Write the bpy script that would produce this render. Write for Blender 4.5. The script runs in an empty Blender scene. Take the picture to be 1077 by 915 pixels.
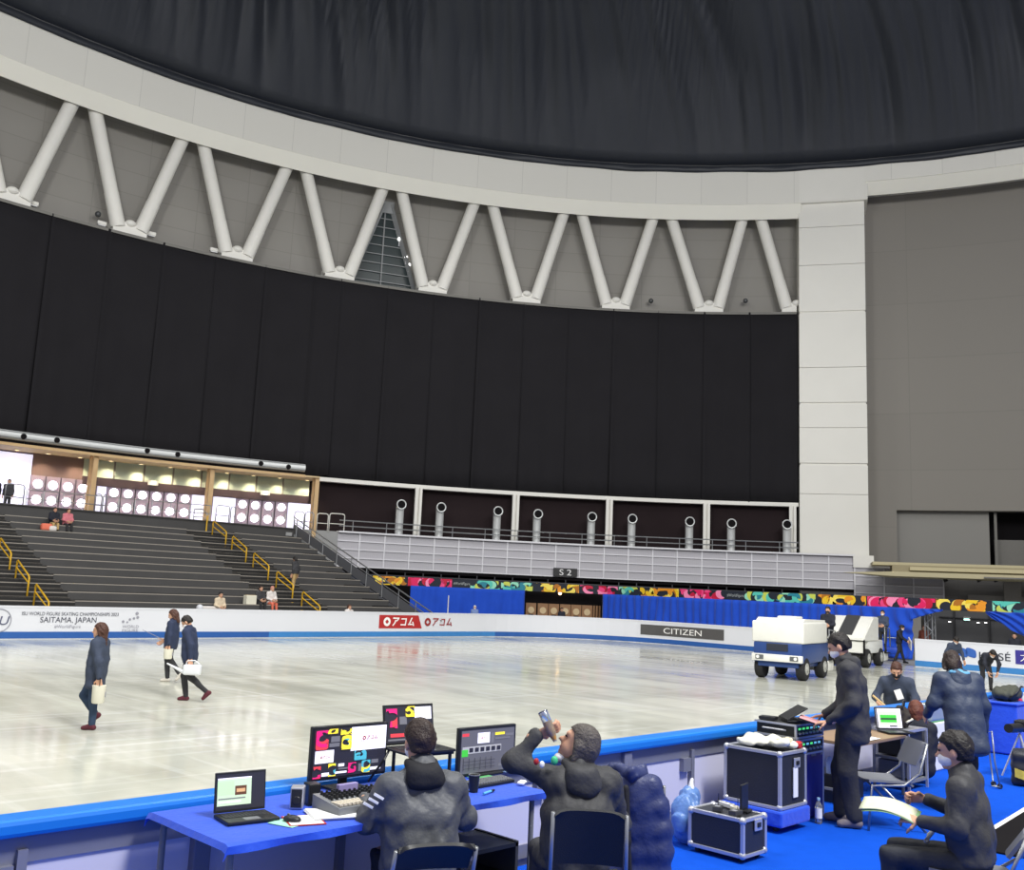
import bpy, bmesh, math, random
import numpy as np
from mathutils import Vector, Matrix, noise
random.seed(7)
WORLD, LAMP, EXPO = .42, 850, 0.0
PI = math.pi
SC = bpy.context.scene
COL = SC.collection

# ------------------------------------------------------------------ camera
FPX, PITCH, ROLL, YAW = 1017.0, .157, .044, .785
CAM = Vector((0, -5.2, 2.46))
Fv = Vector((math.sin(YAW)*math.cos(PITCH), math.cos(YAW)*math.cos(PITCH), math.sin(PITCH)))
Rv0 = Vector((math.cos(YAW), -math.sin(YAW), 0)); Uv0 = Rv0.cross(Fv)
Rv = Rv0*math.cos(ROLL) + Uv0*math.sin(ROLL); Uv = Uv0*math.cos(ROLL) - Rv0*math.sin(ROLL)
cam = bpy.data.cameras.new('camera'); cam_o = bpy.data.objects.new('camera', cam); COL.objects.link(cam_o)
cam.sensor_fit = 'HORIZONTAL'; cam.sensor_width = 36; cam.lens = FPX/1077*36; cam.clip_end = 400
m = Matrix((Rv, Uv, -Fv)).transposed().to_4x4(); m.translation = CAM
cam_o.matrix_world = m
SC.camera = cam_o
# survey helpers: where the sight line through a photo point meets a real surface
def ray(x, y): return Fv + Rv*((x-538.5)/FPX) - Uv*((y-457.5)/FPX)
def PZ(x, y, z=0):
    d = ray(x, y); return CAM + d*((z-CAM.z)/d.z)
def PY(x, y, Y):
    d = ray(x, y); return CAM + d*((Y-CAM.y)/d.y)
def PD(x, y, D): return CAM + ray(x, y)*D
def px(P):
    d = Vector(P)-CAM; k = d.dot(Fv); return 538.5+FPX*d.dot(Rv)/k, 457.5-FPX*d.dot(Uv)/k
CX, CY = 15.83, -.7          # centre of the round hall
def ang(x, y, R):            # bearing (deg) of a photo point on the hall's cylinder of radius R
    d = ray(x, y); ox, oy = CAM.x-CX, CAM.y-CY
    a = d.x**2+d.y**2; b = 2*(ox*d.x+oy*d.y); c = ox*ox+oy*oy-R*R
    P = CAM + d*((-b+math.sqrt(b*b-4*a*c))/2/a)
    return math.degrees(math.atan2(P.y-CY, P.x-CX)), P.z
def rp(R, a, z=0): return Vector((CX+R*math.cos(math.radians(a)), CY+R*math.sin(math.radians(a)), z))

# ------------------------------------------------------------------ materials
def lin(c):
    c = c/255; return c/12.92 if c <= .04045 else ((c+.055)/1.055)**2.4
def L(rgb): return (lin(rgb[0]), lin(rgb[1]), lin(rgb[2]), 1)
MATS = {}
def mat(name, rgb, rough=.6, metal=0., var=.06, scale=6., bump=0., bscale=30., emit=None, estr=1., spec=.4, trans=0., sheen=0., coat=0.):
    if name in MATS: return MATS[name]
    mt = bpy.data.materials.new(name); mt.use_nodes = True; MATS[name] = mt
    nt = mt.node_tree; b = nt.nodes['Principled BSDF']
    tc = nt.nodes.new('ShaderNodeTexCoord')
    nz = nt.nodes.new('ShaderNodeTexNoise'); nz.inputs['Scale'].default_value = scale; nz.inputs['Detail'].default_value = 4
    nt.links.new(tc.outputs['Object'], nz.inputs['Vector'])
    mx = nt.nodes.new('ShaderNodeMix'); mx.data_type = 'RGBA'
    c = L(rgb)
    mx.inputs[6].default_value = tuple(min(1, k*(1-var)) for k in c[:3])+(1,)
    mx.inputs[7].default_value = tuple(min(1, k*(1+var)) for k in c[:3])+(1,)
    nt.links.new(nz.outputs[0], mx.inputs[0]); nt.links.new(mx.outputs[2], b.inputs['Base Color'])
    b.inputs['Roughness'].default_value = rough; b.inputs['Metallic'].default_value = metal
    b.inputs['Specular IOR Level'].default_value = spec
    if trans: b.inputs['Transmission Weight'].default_value = trans
    if sheen: b.inputs['Sheen Weight'].default_value = sheen
    if coat: b.inputs['Coat Weight'].default_value = coat
    if bump:
        n2 = nt.nodes.new('ShaderNodeTexNoise'); n2.inputs['Scale'].default_value = bscale; n2.inputs['Detail'].default_value = 5
        nt.links.new(tc.outputs['Object'], n2.inputs['Vector'])
        bp = nt.nodes.new('ShaderNodeBump'); bp.inputs['Strength'].default_value = bump; bp.inputs['Distance'].default_value = .05
        nt.links.new(n2.outputs[0], bp.inputs['Height']); nt.links.new(bp.outputs[0], b.inputs['Normal'])
    if emit:
        b.inputs['Emission Color'].default_value = L(emit); b.inputs['Emission Strength'].default_value = estr
    return mt
def glow(name, rgb, s=1.0): return mat(name, rgb, .4, emit=rgb, estr=s, var=.03, scale=2)
def panel_mat(name, rgb, w, h, line=.75, gap=.01, rough=.7, off=0.0, var=.05):
    """painted wall panels with thin joints, laid out in metres on the UV map"""
    if name in MATS: return MATS[name]
    mt = bpy.data.materials.new(name); mt.use_nodes = True; MATS[name] = mt
    nt = mt.node_tree; b = nt.nodes['Principled BSDF']
    uv = nt.nodes.new('ShaderNodeUVMap')
    br = nt.nodes.new('ShaderNodeTexBrick'); br.offset = off
    c = L(rgb)
    br.inputs['Color1'].default_value = tuple(k*(1-var) for k in c[:3])+(1,)
    br.inputs['Color2'].default_value = tuple(min(1, k*(1+var)) for k in c[:3])+(1,)
    br.inputs['Mortar'].default_value = tuple(k*line for k in c[:3])+(1,)
    br.inputs['Scale'].default_value = 1; br.inputs['Mortar Size'].default_value = gap
    br.inputs['Mortar Smooth'].default_value = .3
    br.inputs['Brick Width'].default_value = w; br.inputs['Row Height'].default_value = h
    nt.links.new(uv.outputs[0], br.inputs['Vector']); nt.links.new(br.outputs[0], b.inputs['Base Color'])
    b.inputs['Roughness'].default_value = rough; b.inputs['Specular IOR Level'].default_value = .25
    return mt

# ------------------------------------------------------------------ mesh builder
class B:
    def __init__(s): s.bm = bmesh.new(); s.uv = None; s.mi = 0
    def _v(s, p): return s.bm.verts.new(p)
    def face(s, vs):
        try:
            f = s.bm.faces.new(vs); f.material_index = s.mi; return f
        except ValueError: return None
    def quad(s, *pts): return s.face([s._v(p) for p in pts])
    def box(s, c, size, rot=None, bev=0., seg=2):
        c = Vector(c); hx, hy, hz = [k/2 for k in size]
        M = rot if rot is not None else Matrix.Identity(3)
        if isinstance(M, (int, float)): M = Matrix.Rotation(M, 3, 'Z')
        vs = [s._v(c + M @ Vector((x*hx, y*hy, z*hz))) for x in (-1, 1) for y in (-1, 1) for z in (-1, 1)]
        fs = [s.face([vs[i] for i in q]) for q in ((0,1,3,2),(4,6,7,5),(0,4,5,1),(2,3,7,6),(0,2,6,4),(1,5,7,3))]
        if bev:
            es = list({e for f in fs for e in f.edges})
            r = bmesh.ops.bevel(s.bm, geom=es, offset=bev, segments=seg, affect='EDGES', profile=.5)
            for f in r['faces']: f.material_index = s.mi
        return s
    def bar(s, p0, p1, w, h, up=(0, 0, 1), bev=0.):
        p0, p1 = Vector(p0), Vector(p1); d = p1-p0; l = d.length; d.normalize()
        u = Vector(up); x = d.cross(u)
        if x.length < 1e-4: x = d.cross(Vector((1, 0, 0)))
        x.normalize(); z = x.cross(d)
        return s.box((p0+p1)/2, (w, l, h), Matrix((x, d, z)).transposed(), bev)
    def cone(s, p0, p1, r0, r1=None, n=12, caps=True):
        r1 = r0 if r1 is None else r1
        p0, p1 = Vector(p0), Vector(p1); d = (p1-p0).normalized()
        x = d.orthogonal().normalized(); y = d.cross(x)
        A = [s._v(p0 + (x*math.cos(t)+y*math.sin(t))*r0) for t in [2*PI*i/n for i in range(n)]]
        C = [s._v(p1 + (x*math.cos(t)+y*math.sin(t))*r1) for t in [2*PI*i/n for i in range(n)]]
        for i in range(n): s.face([A[i], A[(i+1) % n], C[(i+1) % n], C[i]])
        if caps: s.face(A[::-1]); s.face(C)
        return s
    def tube(s, pts, r, n=8, closed=False, caps=True):
        pts = [Vector(p) for p in pts]; N = len(pts); rings = []
        rr = r if isinstance(r, (list, tuple)) else [r]*N
        t0 = (pts[1]-pts[0]).normalized(); x = t0.orthogonal().normalized()
        for i, p in enumerate(pts):
            a = pts[i-1] if i > 0 else (pts[-1] if closed else p); b = pts[i+1] if i < N-1 else (pts[0] if closed else p)
            t = (b-a).normalized(); x = (x - t*x.dot(t)).normalized(); y = t.cross(x)
            rings.append([s._v(p+(x*math.cos(2*PI*k/n)+y*math.sin(2*PI*k/n))*rr[i]) for k in range(n)])
        for i in range(N if closed else N-1):
            P, Q = rings[i], rings[(i+1) % N]
            for k in range(n): s.face([P[k], P[(k+1) % n], Q[(k+1) % n], Q[k]])
        if caps and not closed: s.face(rings[0][::-1]); s.face(rings[-1])
        return s
    def ball(s, c, r, nu=14, nv=9, M=None):
        c = Vector(c); r = Vector((r, r, r)) if isinstance(r, (int, float)) else Vector(r)
        M = M or Matrix.Identity(3); rows = []
        for j in range(1, nv):
            ph = PI*j/nv
            rows.append([s._v(c+M@Vector((r.x*math.sin(ph)*math.cos(2*PI*i/nu), r.y*math.sin(ph)*math.sin(2*PI*i/nu), r.z*math.cos(ph)))) for i in range(nu)])
        t = s._v(c+M@Vector((0, 0, r.z))); b = s._v(c-M@Vector((0, 0, r.z)))
        for i in range(nu): s.face([t, rows[0][i], rows[0][(i+1) % nu]]); s.face([b, rows[-1][(i+1) % nu], rows[-1][i]])
        for j in range(nv-2):
            for i in range(nu): s.face([rows[j][i], rows[j+1][i], rows[j+1][(i+1) % nu], rows[j][(i+1) % nu]])
        return s
    def lathe(s, c, prof, n=20):
        c = Vector(c); rows = [[s._v(c+Vector((r*math.cos(2*PI*i/n), r*math.sin(2*PI*i/n), z))) for i in range(n)] for r, z in prof]
        for A, C in zip(rows, rows[1:]):
            for i in range(n): s.face([A[i], A[(i+1) % n], C[(i+1) % n], C[i]])
        s.face(rows[0][::-1]); s.face(rows[-1]); return s
    def grid(s, fn, nu, nv, thick=None, uvs=None):
        """surface fn(u,v), u,v in 0..1; thick = vector function or number along the normal for a real back side"""
        P = [[Vector(fn(i/nu, j/nv)) for j in range(nv+1)] for i in range(nu+1)]
        V = [[s._v(p) for p in row] for row in P]
        if uvs and s.uv is None: s.uv = s.bm.loops.layers.uv.new('UVMap')
        for i in range(nu):
            for j in range(nv):
                f = s.face([V[i][j], V[i+1][j], V[i+1][j+1], V[i][j+1]])
                if uvs and f:
                    for lp, (a, c) in zip(f.loops, ((i, j), (i+1, j), (i+1, j+1), (i, j+1))): lp[s.uv].uv = uvs(a/nu, c/nv)
        if thick:
            W = []
            for i in range(nu+1):
                r = []
                for j in range(nv+1):
                    du = P[min(i+1, nu)][j]-P[max(i-1, 0)][j]; dv = P[i][min(j+1, nv)]-P[i][max(j-1, 0)]
                    n = du.cross(dv); n = n.normalized() if n.length > 1e-9 else Vector((0, 0, 1))
                    r.append(s._v(P[i][j]-n*thick))
                W.append(r)
            for i in range(nu):
                for j in range(nv):
                    f = s.face([W[i][j], W[i][j+1], W[i+1][j+1], W[i+1][j]])
                    if uvs and f:
                        for lp, (a, c) in zip(f.loops, ((i, j), (i, j+1), (i+1, j+1), (i+1, j))): lp[s.uv].uv = uvs(a/nu, c/nv)
            for i in range(nu):
                s.face([V[i][0], W[i][0], W[i+1][0], V[i+1][0]]); s.face([V[i][nv], V[i+1][nv], W[i+1][nv], W[i][nv]])
            for j in range(nv):
                s.face([V[0][j], V[0][j+1], W[0][j+1], W[0][j]]); s.face([V[nu][j], W[nu][j], W[nu][j+1], V[nu][j+1]])
        return s
    def prism(s, poly, fn, t):
        """flat polygon [(u,v)] mapped by fn(u,v,depth) and given thickness t"""
        A = [s._v(fn(u, v, t)) for u, v in poly]; C = [s._v(fn(u, v, 0)) for u, v in poly]
        s.face(A); s.face(C[::-1]); n = len(A)
        for i in range(n): s.face([A[i], C[i], C[(i+1) % n], A[(i+1) % n]])
        return s
    def ring_strip(s, R0, R1, z0, z1, a0, a1, n, uvk=True):
        """a curved slab of the round hall between two radii, two heights and two bearings"""
        if s.uv is None: s.uv = s.bm.loops.layers.uv.new('UVMap')
        def q(pts, uv):
            f = s.quad(*pts)
            if f:
                for lp, w in zip(f.loops, uv): lp[s.uv].uv = w
        for i in range(n):
            b0, b1 = a0+(a1-a0)*i/n, a0+(a1-a0)*(i+1)/n
            u0, u1 = math.radians(b0)*R0, math.radians(b1)*R0
            q((rp(R0,b0,z0), rp(R0,b1,z0), rp(R0,b1,z1), rp(R0,b0,z1)), ((u0,z0),(u1,z0),(u1,z1),(u0,z1)))
            q((rp(R1,b0,z0), rp(R1,b0,z1), rp(R1,b1,z1), rp(R1,b1,z0)), ((u0,z0),(u0,z1),(u1,z1),(u1,z0)))
            q((rp(R0,b0,z1), rp(R0,b1,z1), rp(R1,b1,z1), rp(R1,b0,z1)), ((u0,0),(u1,0),(u1,R1-R0),(u0,R1-R0)))
            q((rp(R0,b0,z0), rp(R1,b0,z0), rp(R1,b1,z0), rp(R0,b1,z0)), ((u0,0),(u0,R1-R0),(u1,R1-R0),(u1,0)))
        for b in (a0, a1): q((rp(R0,b,z0), rp(R1,b,z0), rp(R1,b,z1), rp(R0,b,z1)), ((0,z0),(1,z0),(1,z1),(0,z1)))
        return s
    def done(s, name, mts, parent=None, smooth=False, loc=None, rot=None, weld=False, **props):
        if weld: bmesh.ops.remove_doubles(s.bm, verts=s.bm.verts[:], dist=1e-4)
        bmesh.ops.recalc_face_normals(s.bm, faces=s.bm.faces[:])
        me = bpy.data.meshes.new(name); s.bm.to_mesh(me); s.bm.free()
        for x in (mts if isinstance(mts, (list, tuple)) else [mts]): me.materials.append(x)
        if smooth: set_smooth(me, smooth)
        return link(name, me, parent, loc, rot, **props)
def set_smooth(me, smooth):
    me.polygons.foreach_set('use_smooth', [True]*len(me.polygons))
    if smooth is not True:
        me.set_sharp_from_angle(angle=math.radians(smooth))
def link(name, me, parent=None, loc=None, rot=None, **props):
    o = bpy.data.objects.new(name, me); COL.objects.link(o)
    if parent is not None: o.parent = parent
    if loc is not None: o.location = loc
    if rot is not None: o.rotation_euler = rot if not isinstance(rot, (int, float)) else (0, 0, rot)
    for k, v in props.items(): o[k] = v
    return o
def thing(name, label, cat, loc=(0, 0, 0), rz=0., group=None):
    o = bpy.data.objects.new(name, None); COL.objects.link(o); o.empty_display_size = .1
    o.location = loc; o.rotation_euler = (0, 0, rz) if isinstance(rz, (int, float)) else rz
    o['label'] = label; o['category'] = cat
    if group: o['group'] = group
    return o
def T(label, cat, group=None):
    d = dict(label=label, category=cat)
    if group: d['group'] = group
    return d
ST = dict(kind='structure')
def copy_tree(o, parent=None):
    c = o.copy(); COL.objects.link(c); c.parent = parent
    for ch in list(o.children): copy_tree(ch, c)
    return c
def text_polys(txt, size, width=None):
    """letters as a triangulated 2-D mesh: (verts [(u,v)], faces), centred on 0,0; width stretches them to fit"""
    cu = bpy.data.curves.new('letters', 'FONT'); cu.body = txt; cu.size = size; cu.align_x = 'CENTER'; cu.align_y = 'CENTER'
    o = bpy.data.objects.new('letters', cu); COL.objects.link(o)
    dg = bpy.context.evaluated_depsgraph_get(); me = bpy.data.meshes.new_from_object(o.evaluated_get(dg))
    V = [(v.co.x, v.co.y) for v in me.vertices]; Fs = [tuple(p.vertices) for p in me.polygons]
    bpy.data.objects.remove(o); bpy.data.curves.remove(cu); bpy.data.meshes.remove(me)
    if V:
        x0, x1 = min(v[0] for v in V), max(v[0] for v in V); y0, y1 = min(v[1] for v in V), max(v[1] for v in V)
        k = width/(x1-x0) if width else 1
        V = [((x-(x0+x1)/2)*k, y-(y0+y1)/2) for x, y in V]
    return V, Fs
def letters(name, txt, size, fn, mt, parent=None, width=None, cu=0, cv=0, slant=0):
    """writing laid on a surface: fn(u,v) gives the point"""
    V, Fs = text_polys(txt, size, width)
    me = bpy.data.meshes.new(name)
    me.from_pydata([tuple(fn(cu+u+slant*v, cv+v)) for u, v in V], [], Fs); me.materials.append(mt)
    return link(name, me, parent)
# ------------------------------------------------------------------ materials of the hall
M_white = mat('white_paint', (226,224,218), .6, scale=1.5, var=.04)
M_pillar = mat('pillar_paint', (225,223,216), .6, scale=.4, var=.05)
M_band = panel_mat('ring_beam_panels', (221,219,212), 3.05, 40, .8, .02, var=.02)
M_soffit = mat('soffit_paint', (238,236,226), .6, scale=.5, var=.03)
M_gwall = panel_mat('grey_wall_panels', (143,140,135), 3.0, 1.35, .86, .03, var=.03)
M_rwall = panel_mat('right_wall_panels', (134,130,124), 7.2, 3.7, .9, .03, var=.03)
M_groove = mat('fitting_grey', (120,118,114), .8)  # plain grey of rails, brackets, stems, joints and the passage panel
M_black = mat('black_drape', (37,36,39), .95, var=.12, scale=.5, spec=.1, bump=.15, bscale=3)
M_roofcloth = mat('black_roof_cloth', (32,36,45), .5, var=.2, scale=.12, spec=.4, sheen=.15, bump=.2, bscale=2)
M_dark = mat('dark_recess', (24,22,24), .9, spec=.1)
M_dred = mat('dark_red_black_wall', (42,34,36), .9, var=.3, scale=.3, spec=.1)
M_steel = mat('silver_duct', (206,208,208), .4, .25, var=.06)
M_tan = mat('tan_wood', (196,164,120), .5, var=.12, scale=3)
M_tread = mat('stand_tread', (80,77,74), .75, var=.12, scale=2)
M_riser = mat('stand_riser', (72,71,71), .75, var=.18, scale=1.2)
M_edge = mat('stand_nosing', (158,151,142), .6)
M_yellow = mat('yellow_rail', (214,168,38), .45)
M_chrome = mat('grey_rail', (160,162,165), .35, .7)
M_mesh = mat('grey_infill', (92,93,98), .6)
M_fascia = panel_mat('parapet_panels', (184,182,188), .12, .05, .93, .012, var=.02)
M_fline = mat('parapet_frame', (216,215,220), .5)
M_beige = mat('beige_beam', (186,176,142), .6, var=.06, scale=2)
M_blue = mat('blue_drape', (28,76,192), .75, var=.15, scale=1.5, sheen=.2, spec=.2, bump=.2, bscale=4)
M_carpet = mat('blue_carpet', (12,78,196), .95, var=.12, scale=8, spec=.1, bump=.3, bscale=300)
M_conc = mat('grey_floor', (150,150,150), .7, var=.08, scale=.8)

# ------------------------------------------------------------------ floors
B().done('floor', M_conc, **ST) if False else None
f = B(); N = 96
f.face([f._v(rp(52, 360*i/N, -.05)) for i in range(N)]); f.done('floor', M_conc, **ST)
RX0, RX1, RY0, RY1, RR = -19, 41.0, .26, 30.5, 7.0
def rink_outline(off=0., n=14):
    pts = []
    for cx, cy, a0 in ((RX1-RR, RY0+RR, -90), (RX1-RR, RY1-RR, 0), (RX0+RR, RY1-RR, 90), (RX0+RR, RY0+RR, 180)):
        for i in range(n+1):
            a = math.radians(a0+90*i/n); pts.append((cx+(RR+off)*math.cos(a), cy+(RR+off)*math.sin(a)))
    return pts
# ice: pale sheet with skate scratches and a wet, blurred gloss
mt = bpy.data.materials.new('ice'); mt.use_nodes = True; nt = mt.node_tree; b = nt.nodes['Principled BSDF']
tc = nt.nodes.new('ShaderNodeTexCoord')
def nzz(scale, detail, stretch=(1, 1, 1), rot=0, dist=0.):
    mp = nt.nodes.new('ShaderNodeMapping'); mp.inputs['Scale'].default_value = stretch; mp.inputs['Rotation'].default_value = (0, 0, rot)
    nt.links.new(tc.outputs['Object'], mp.inputs[0]); n = nt.nodes.new('ShaderNodeTexNoise')
    n.inputs['Scale'].default_value = scale; n.inputs['Detail'].default_value = detail; n.inputs['Distortion'].default_value = dist
    nt.links.new(mp.outputs[0], n.inputs[0]); return n
def ramp(src, stops):
    r = nt.nodes.new('ShaderNodeValToRGB'); e = r.color_ramp.elements
    e[0].position, e[0].color = stops[0][0], stops[0][1]; e[1].position, e[1].color = stops[1][0], stops[1][1]
    for p, c in stops[2:]:
        k = e.new(p); k.color = c
    nt.links.new(src, r.inputs[0]); return r
n1 = nzz(.35, 6, dist=.6); r1 = ramp(n1.outputs[0], [(.30, L((188,189,177))), (.72, L((220,220,206)))])
n2 = nzz(1.1, 7, (1.0, .22, 1), .5, .8); r2 = ramp(n2.outputs[0], [(.36, (.80, .80, .79, 1)), (.56, (1, 1, 1, 1))])
n3 = nzz(1.6, 8, (.16, 2.2, 1), -.62, .5); r3 = ramp(n3.outputs[0], [(.56, (0, 0, 0, 1)), (.72, (.55, .55, .55, 1))])
n4 = nzz(1.3, 8, (2.0, .14, 1), -.25, .7); r4 = ramp(n4.outputs[0], [(.58, (0, 0, 0, 1)), (.70, (.4, .4, .4, 1))])
mu = nt.nodes.new('ShaderNodeMix'); mu.data_type = 'RGBA'; mu.blend_type = 'MULTIPLY'; mu.inputs[0].default_value = .6
nt.links.new(r1.outputs[0], mu.inputs[6]); nt.links.new(r2.outputs[0], mu.inputs[7])
sc_ = nt.nodes.new('ShaderNodeMix'); sc_.data_type = 'RGBA'; sc_.blend_type = 'SCREEN'; sc_.inputs[0].default_value = .55
nt.links.new(mu.outputs[2], sc_.inputs[6]); nt.links.new(r3.outputs[0], sc_.inputs[7])
sc2 = nt.nodes.new('ShaderNodeMix'); sc2.data_type = 'RGBA'; sc2.blend_type = 'SCREEN'; sc2.inputs[0].default_value = .5
nt.links.new(sc_.outputs[2], sc2.inputs[6]); nt.links.new(r4.outputs[0], sc2.inputs[7])
nt.links.new(sc2.outputs[2], b.inputs['Base Color'])
rr = ramp(n2.outputs[0], [(.3, (.08, .08, .08, 1)), (.7, (.2, .2, .2, 1))]); nt.links.new(rr.outputs[0], b.inputs['Roughness'])
b.inputs['Specular IOR Level'].default_value = .24
bp = nt.nodes.new('ShaderNodeBump'); bp.inputs['Strength'].default_value = .16; bp.inputs['Distance'].default_value = .02
n5 = nzz(2.5, 6); nt.links.new(n5.outputs[0], bp.inputs['Height']); nt.links.new(bp.outputs[0], b.inputs['Normal'])
M_ice = mt
f = B(); f.prism(rink_outline(-.02), lambda u, v, d: (u, v, -.05+d), .05); f.done('floor_ice', M_ice, **ST)
f = B(); f.box((14, -7.95, .175), (46, 16.1, .45)); f.done('floor_carpet', M_carpet, **ST)

# ------------------------------------------------------------------ round hall: wall, ring beam, truss, roof cloth
f = B(); f.ring_strip(50.3, 51.0, 21.2, 30.0, 32.3, 140, 90); f.done('wall_ring', M_gwall, **ST)
f = B(); f.ring_strip(49.6, 50.2, -.05, 21.1, 32.3, 140, 60); f.done('wall_behind_curtain', M_dark, **ST)
# ring beam: bright splayed soffit and panelled face above it
f = B(); f.ring_strip(47.9, 51.2, 28.62, 31.4, 27.3, 140, 120); f.done('trim_ring_beam', M_band, **ST)
f = B(); f.ring_strip(47.9, 51.2, 29.85, 31.4, -30, 27.6, 60); f.done('trim_ring_beam_right', M_band, **ST)
def soff(a0, a1, n, nm, R1, z1, z0):
    f = B(); f.grid(lambda u, v: rp(R1+(47.9-R1)*v, a0+u*(a1-a0), z1+(z0-z1)*v), n, 1, .12); f.done(nm, M_soffit, **ST)
soff(32.3, 140, 120, 'trim_ring_soffit', 48.45, 27.78, 28.64)
soff(-30, 27.4, 60, 'trim_ring_soffit_right', 48.6, 29.2, 29.88)
# roof cloth, gathered and creased
def crease(A, t, f, seed):
    return 1-min(1, abs(noise.noise(Vector((A*f, t*1.1, seed))))*3.2)**.6
def roof(u, v):
    a = -32+u*175; r = 48.35-v*27
    t = (48.35-r)/27
    z = 31.15 + 15.5*(1-(r/48.4)**5.2)
    A = a - 16*t*(.4+.6*math.sin(math.radians(a)*1.3)) + 1.5*noise.noise(Vector((a*.08, t*3, 2)))
    k = min(1, v*7)
    patch = .35+1.1*max(0, noise.noise(Vector((a*.07, t*2.0, 31)))+.25)
    fold = .8*crease(A, t, .16, 3)*patch+.55*crease(A, t, .52, 11)*patch+.3*crease(A, t, 1.3, 23)*patch
    lump = .5*noise.noise(Vector((a*.05, t*5, 4)))*k
    p = rp(r, a, z); n = rp(1, a)-rp(0, a)
    return p + Vector((0, 0, fold*k*1.1+lump)) + n*fold*k*.55
f = B(); f.grid(roof, 1000, 44, .03); f.done('ceiling', M_roofcloth, smooth=True, **ST)
# bottom hem of the roof cloth, bunched and darker because it hangs in front of the beam
f = B()
def hem(u, v):
    a = -32+u*175; w = noise.noise(Vector((a*.6, v*2, 9)))
    return rp(47.82+.06*w-.10*math.sin(v*PI), a, 31.4-v*(.50+.10*noise.noise(Vector((a*.25, 0, 2)))))
f.grid(hem, 500, 4, .03); f.done('trim_roof_hem', M_roofcloth, smooth=True, **ST)

# V trusses: foot bracket and two round struts each
foots = [90.63+7.33, 90.63, 83.32, 75.99, 68.44, 61.25, 53.79, 46.65, 39.3, 32.54+.05]
tops = [94.4, 87.06, 79.75, 72.24, 64.85, 57.56, 50.32, 43.1, 36.03]
nth = ['eighth', 'seventh', 'sixth', 'fifth', 'fourth', 'third', 'second', 'first']
for i, a in enumerate(foots):
    w = i-5   # the glazed triangle lies between feet 4 and 5
    if w < 0:
        k = ['first', 'second', 'third', 'fourth', 'fifth', 'sixth'][-w-1]; lab = f'white V-shaped truss of two round struts, {k} to the left of the glazed triangle'
    else:
        k = ['first', 'second', 'third', 'fourth', 'fifth'][w]; lab = f'white V-shaped truss of two round struts, {k} to the right of the glazed triangle'
    if i == 9: lab = 'single white round strut on its foot against the white pillar'
    t = thing('truss', lab, 'truss', rp(49.2, a, 21.5), 0, 'V trusses under the ring beam')
    o = rp(49.2, a, 21.5)
    f = B()
    for k in range(6):
        d0, d1 = -.95+1.9*k/6, -.95+1.9*(k+1)/6
        if i == 9 and d0 < -.3: continue
        da0, da1 = d0/49.2*57.3, d1/49.2*57.3
        for R, z0, z1 in ((48.75, 21.35, 22.0),):
            P = [rp(48.75, a+da0, z0), rp(48.75, a+da1, z0), rp(49.9, a+da1, z0), rp(49.9, a+da0, z0)]
            Q = [p+Vector((0, 0, z1-z0)) for p in P]
            P = [f._v(p-o) for p in P]; Q = [f._v(p-o) for p in Q]
            f.face(P[::-1]); f.face(Q)
            for j in range(4): f.face([P[j], P[(j+1) % 4], Q[(j+1) % 4], Q[j]])
    f.done('foot_bracket', M_white, t, weld=True)
    f = B(); cc = rp(48.85, a, 22.0)-o; f.ball(cc, (.32, .32, .22), 12, 6); f.done('pin_cap', M_white, t, smooth=True)
    lt = [q for q in tops if q > a]; rt = [q for q in tops if q < a]
    for q, s in ((min(lt) if lt else None, 1), (max(rt) if rt else None, -1)):
        if q is None: continue
        p0 = rp(49.0, a+s*.72, 21.7)-o; p1 = rp(48.9, q-s*.62, 28.3)-o
        f = B(); f.cone(p0, p0+(p1-p0)*.28, .42, .40, 20); f.cone(p0+(p1-p0)*.28, p1, .385, .385, 20)
        f.done('strut', M_white, t, smooth=40)
# glazed triangle
w1 = B()
aL, aR, aT = 68.44-1.0, 61.25+1.0, 64.85
def tri(a0, z0): return rp(50.22, a0, z0)
w1.face([w1._v(tri(aL, 21.4)), w1._v(tri((aL+aR)/2, 21.4)), w1._v(tri(aR, 21.4)), w1._v(tri(aT-.25, 27.4)), w1._v(tri(aT+.25, 27.4))])
win = w1.done('window_1', mat('dark_glass', (44,54,56), .3, var=.35, scale=.6, spec=.3), **ST)
f = B()
for k in range(1, 10):
    z = 21.4+6.0*k/9.6; t_ = (z-21.4)/6.0
    l, r = aL+(aT+.25-aL)*t_, aR+(aT-.25-aR)*t_
    f.bar(rp(50.15, l, z), rp(50.15, r, z), .08, .045)
f.bar(rp(50.12, aT+.15, 21.4), rp(50.12, aT+.15, 27.4), .06, .08, (1, 0, 0))
f.bar(rp(50.12, aR, 21.4), rp(50.12, aT-.25, 27.4), .3, .14, (1, 0, 0)); f.bar(rp(50.12, aL, 21.4), rp(50.12, aT+.25, 27.4), .3, .14, (1, 0, 0))
f.bar(rp(50.12, aT+.5, 27.2), rp(50.12, aT-.5, 27.2), .14, .8)
f.done('window_frame', mat('mullion_grey', (150,152,154), .5), win)
M_lamp = glow('lamp_glow', (255,255,250), 2.2)
for i, (x, y) in enumerate(((420, 251.5), (427, 270.5), (430, 278.5))):
    a, z = ang(x, y, 50.1)
    k = thing('spotlight', 'small lit spotlight in the glazed triangle, ' + ['topmost of three', 'middle of three', 'lowest of three'][i], 'lamp', rp(50.1, a, z), 0, 'spotlights by the glazed triangle')
    f = B(); f.ball((0, 0, 0), .13, 10, 6); f.done('bulb', M_lamp, k, smooth=True)
    f = B(); f.cone((0, 0, -.1), (0, 0, -.5), .04, .04, 8); f.done('stem', M_fline, k)
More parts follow.
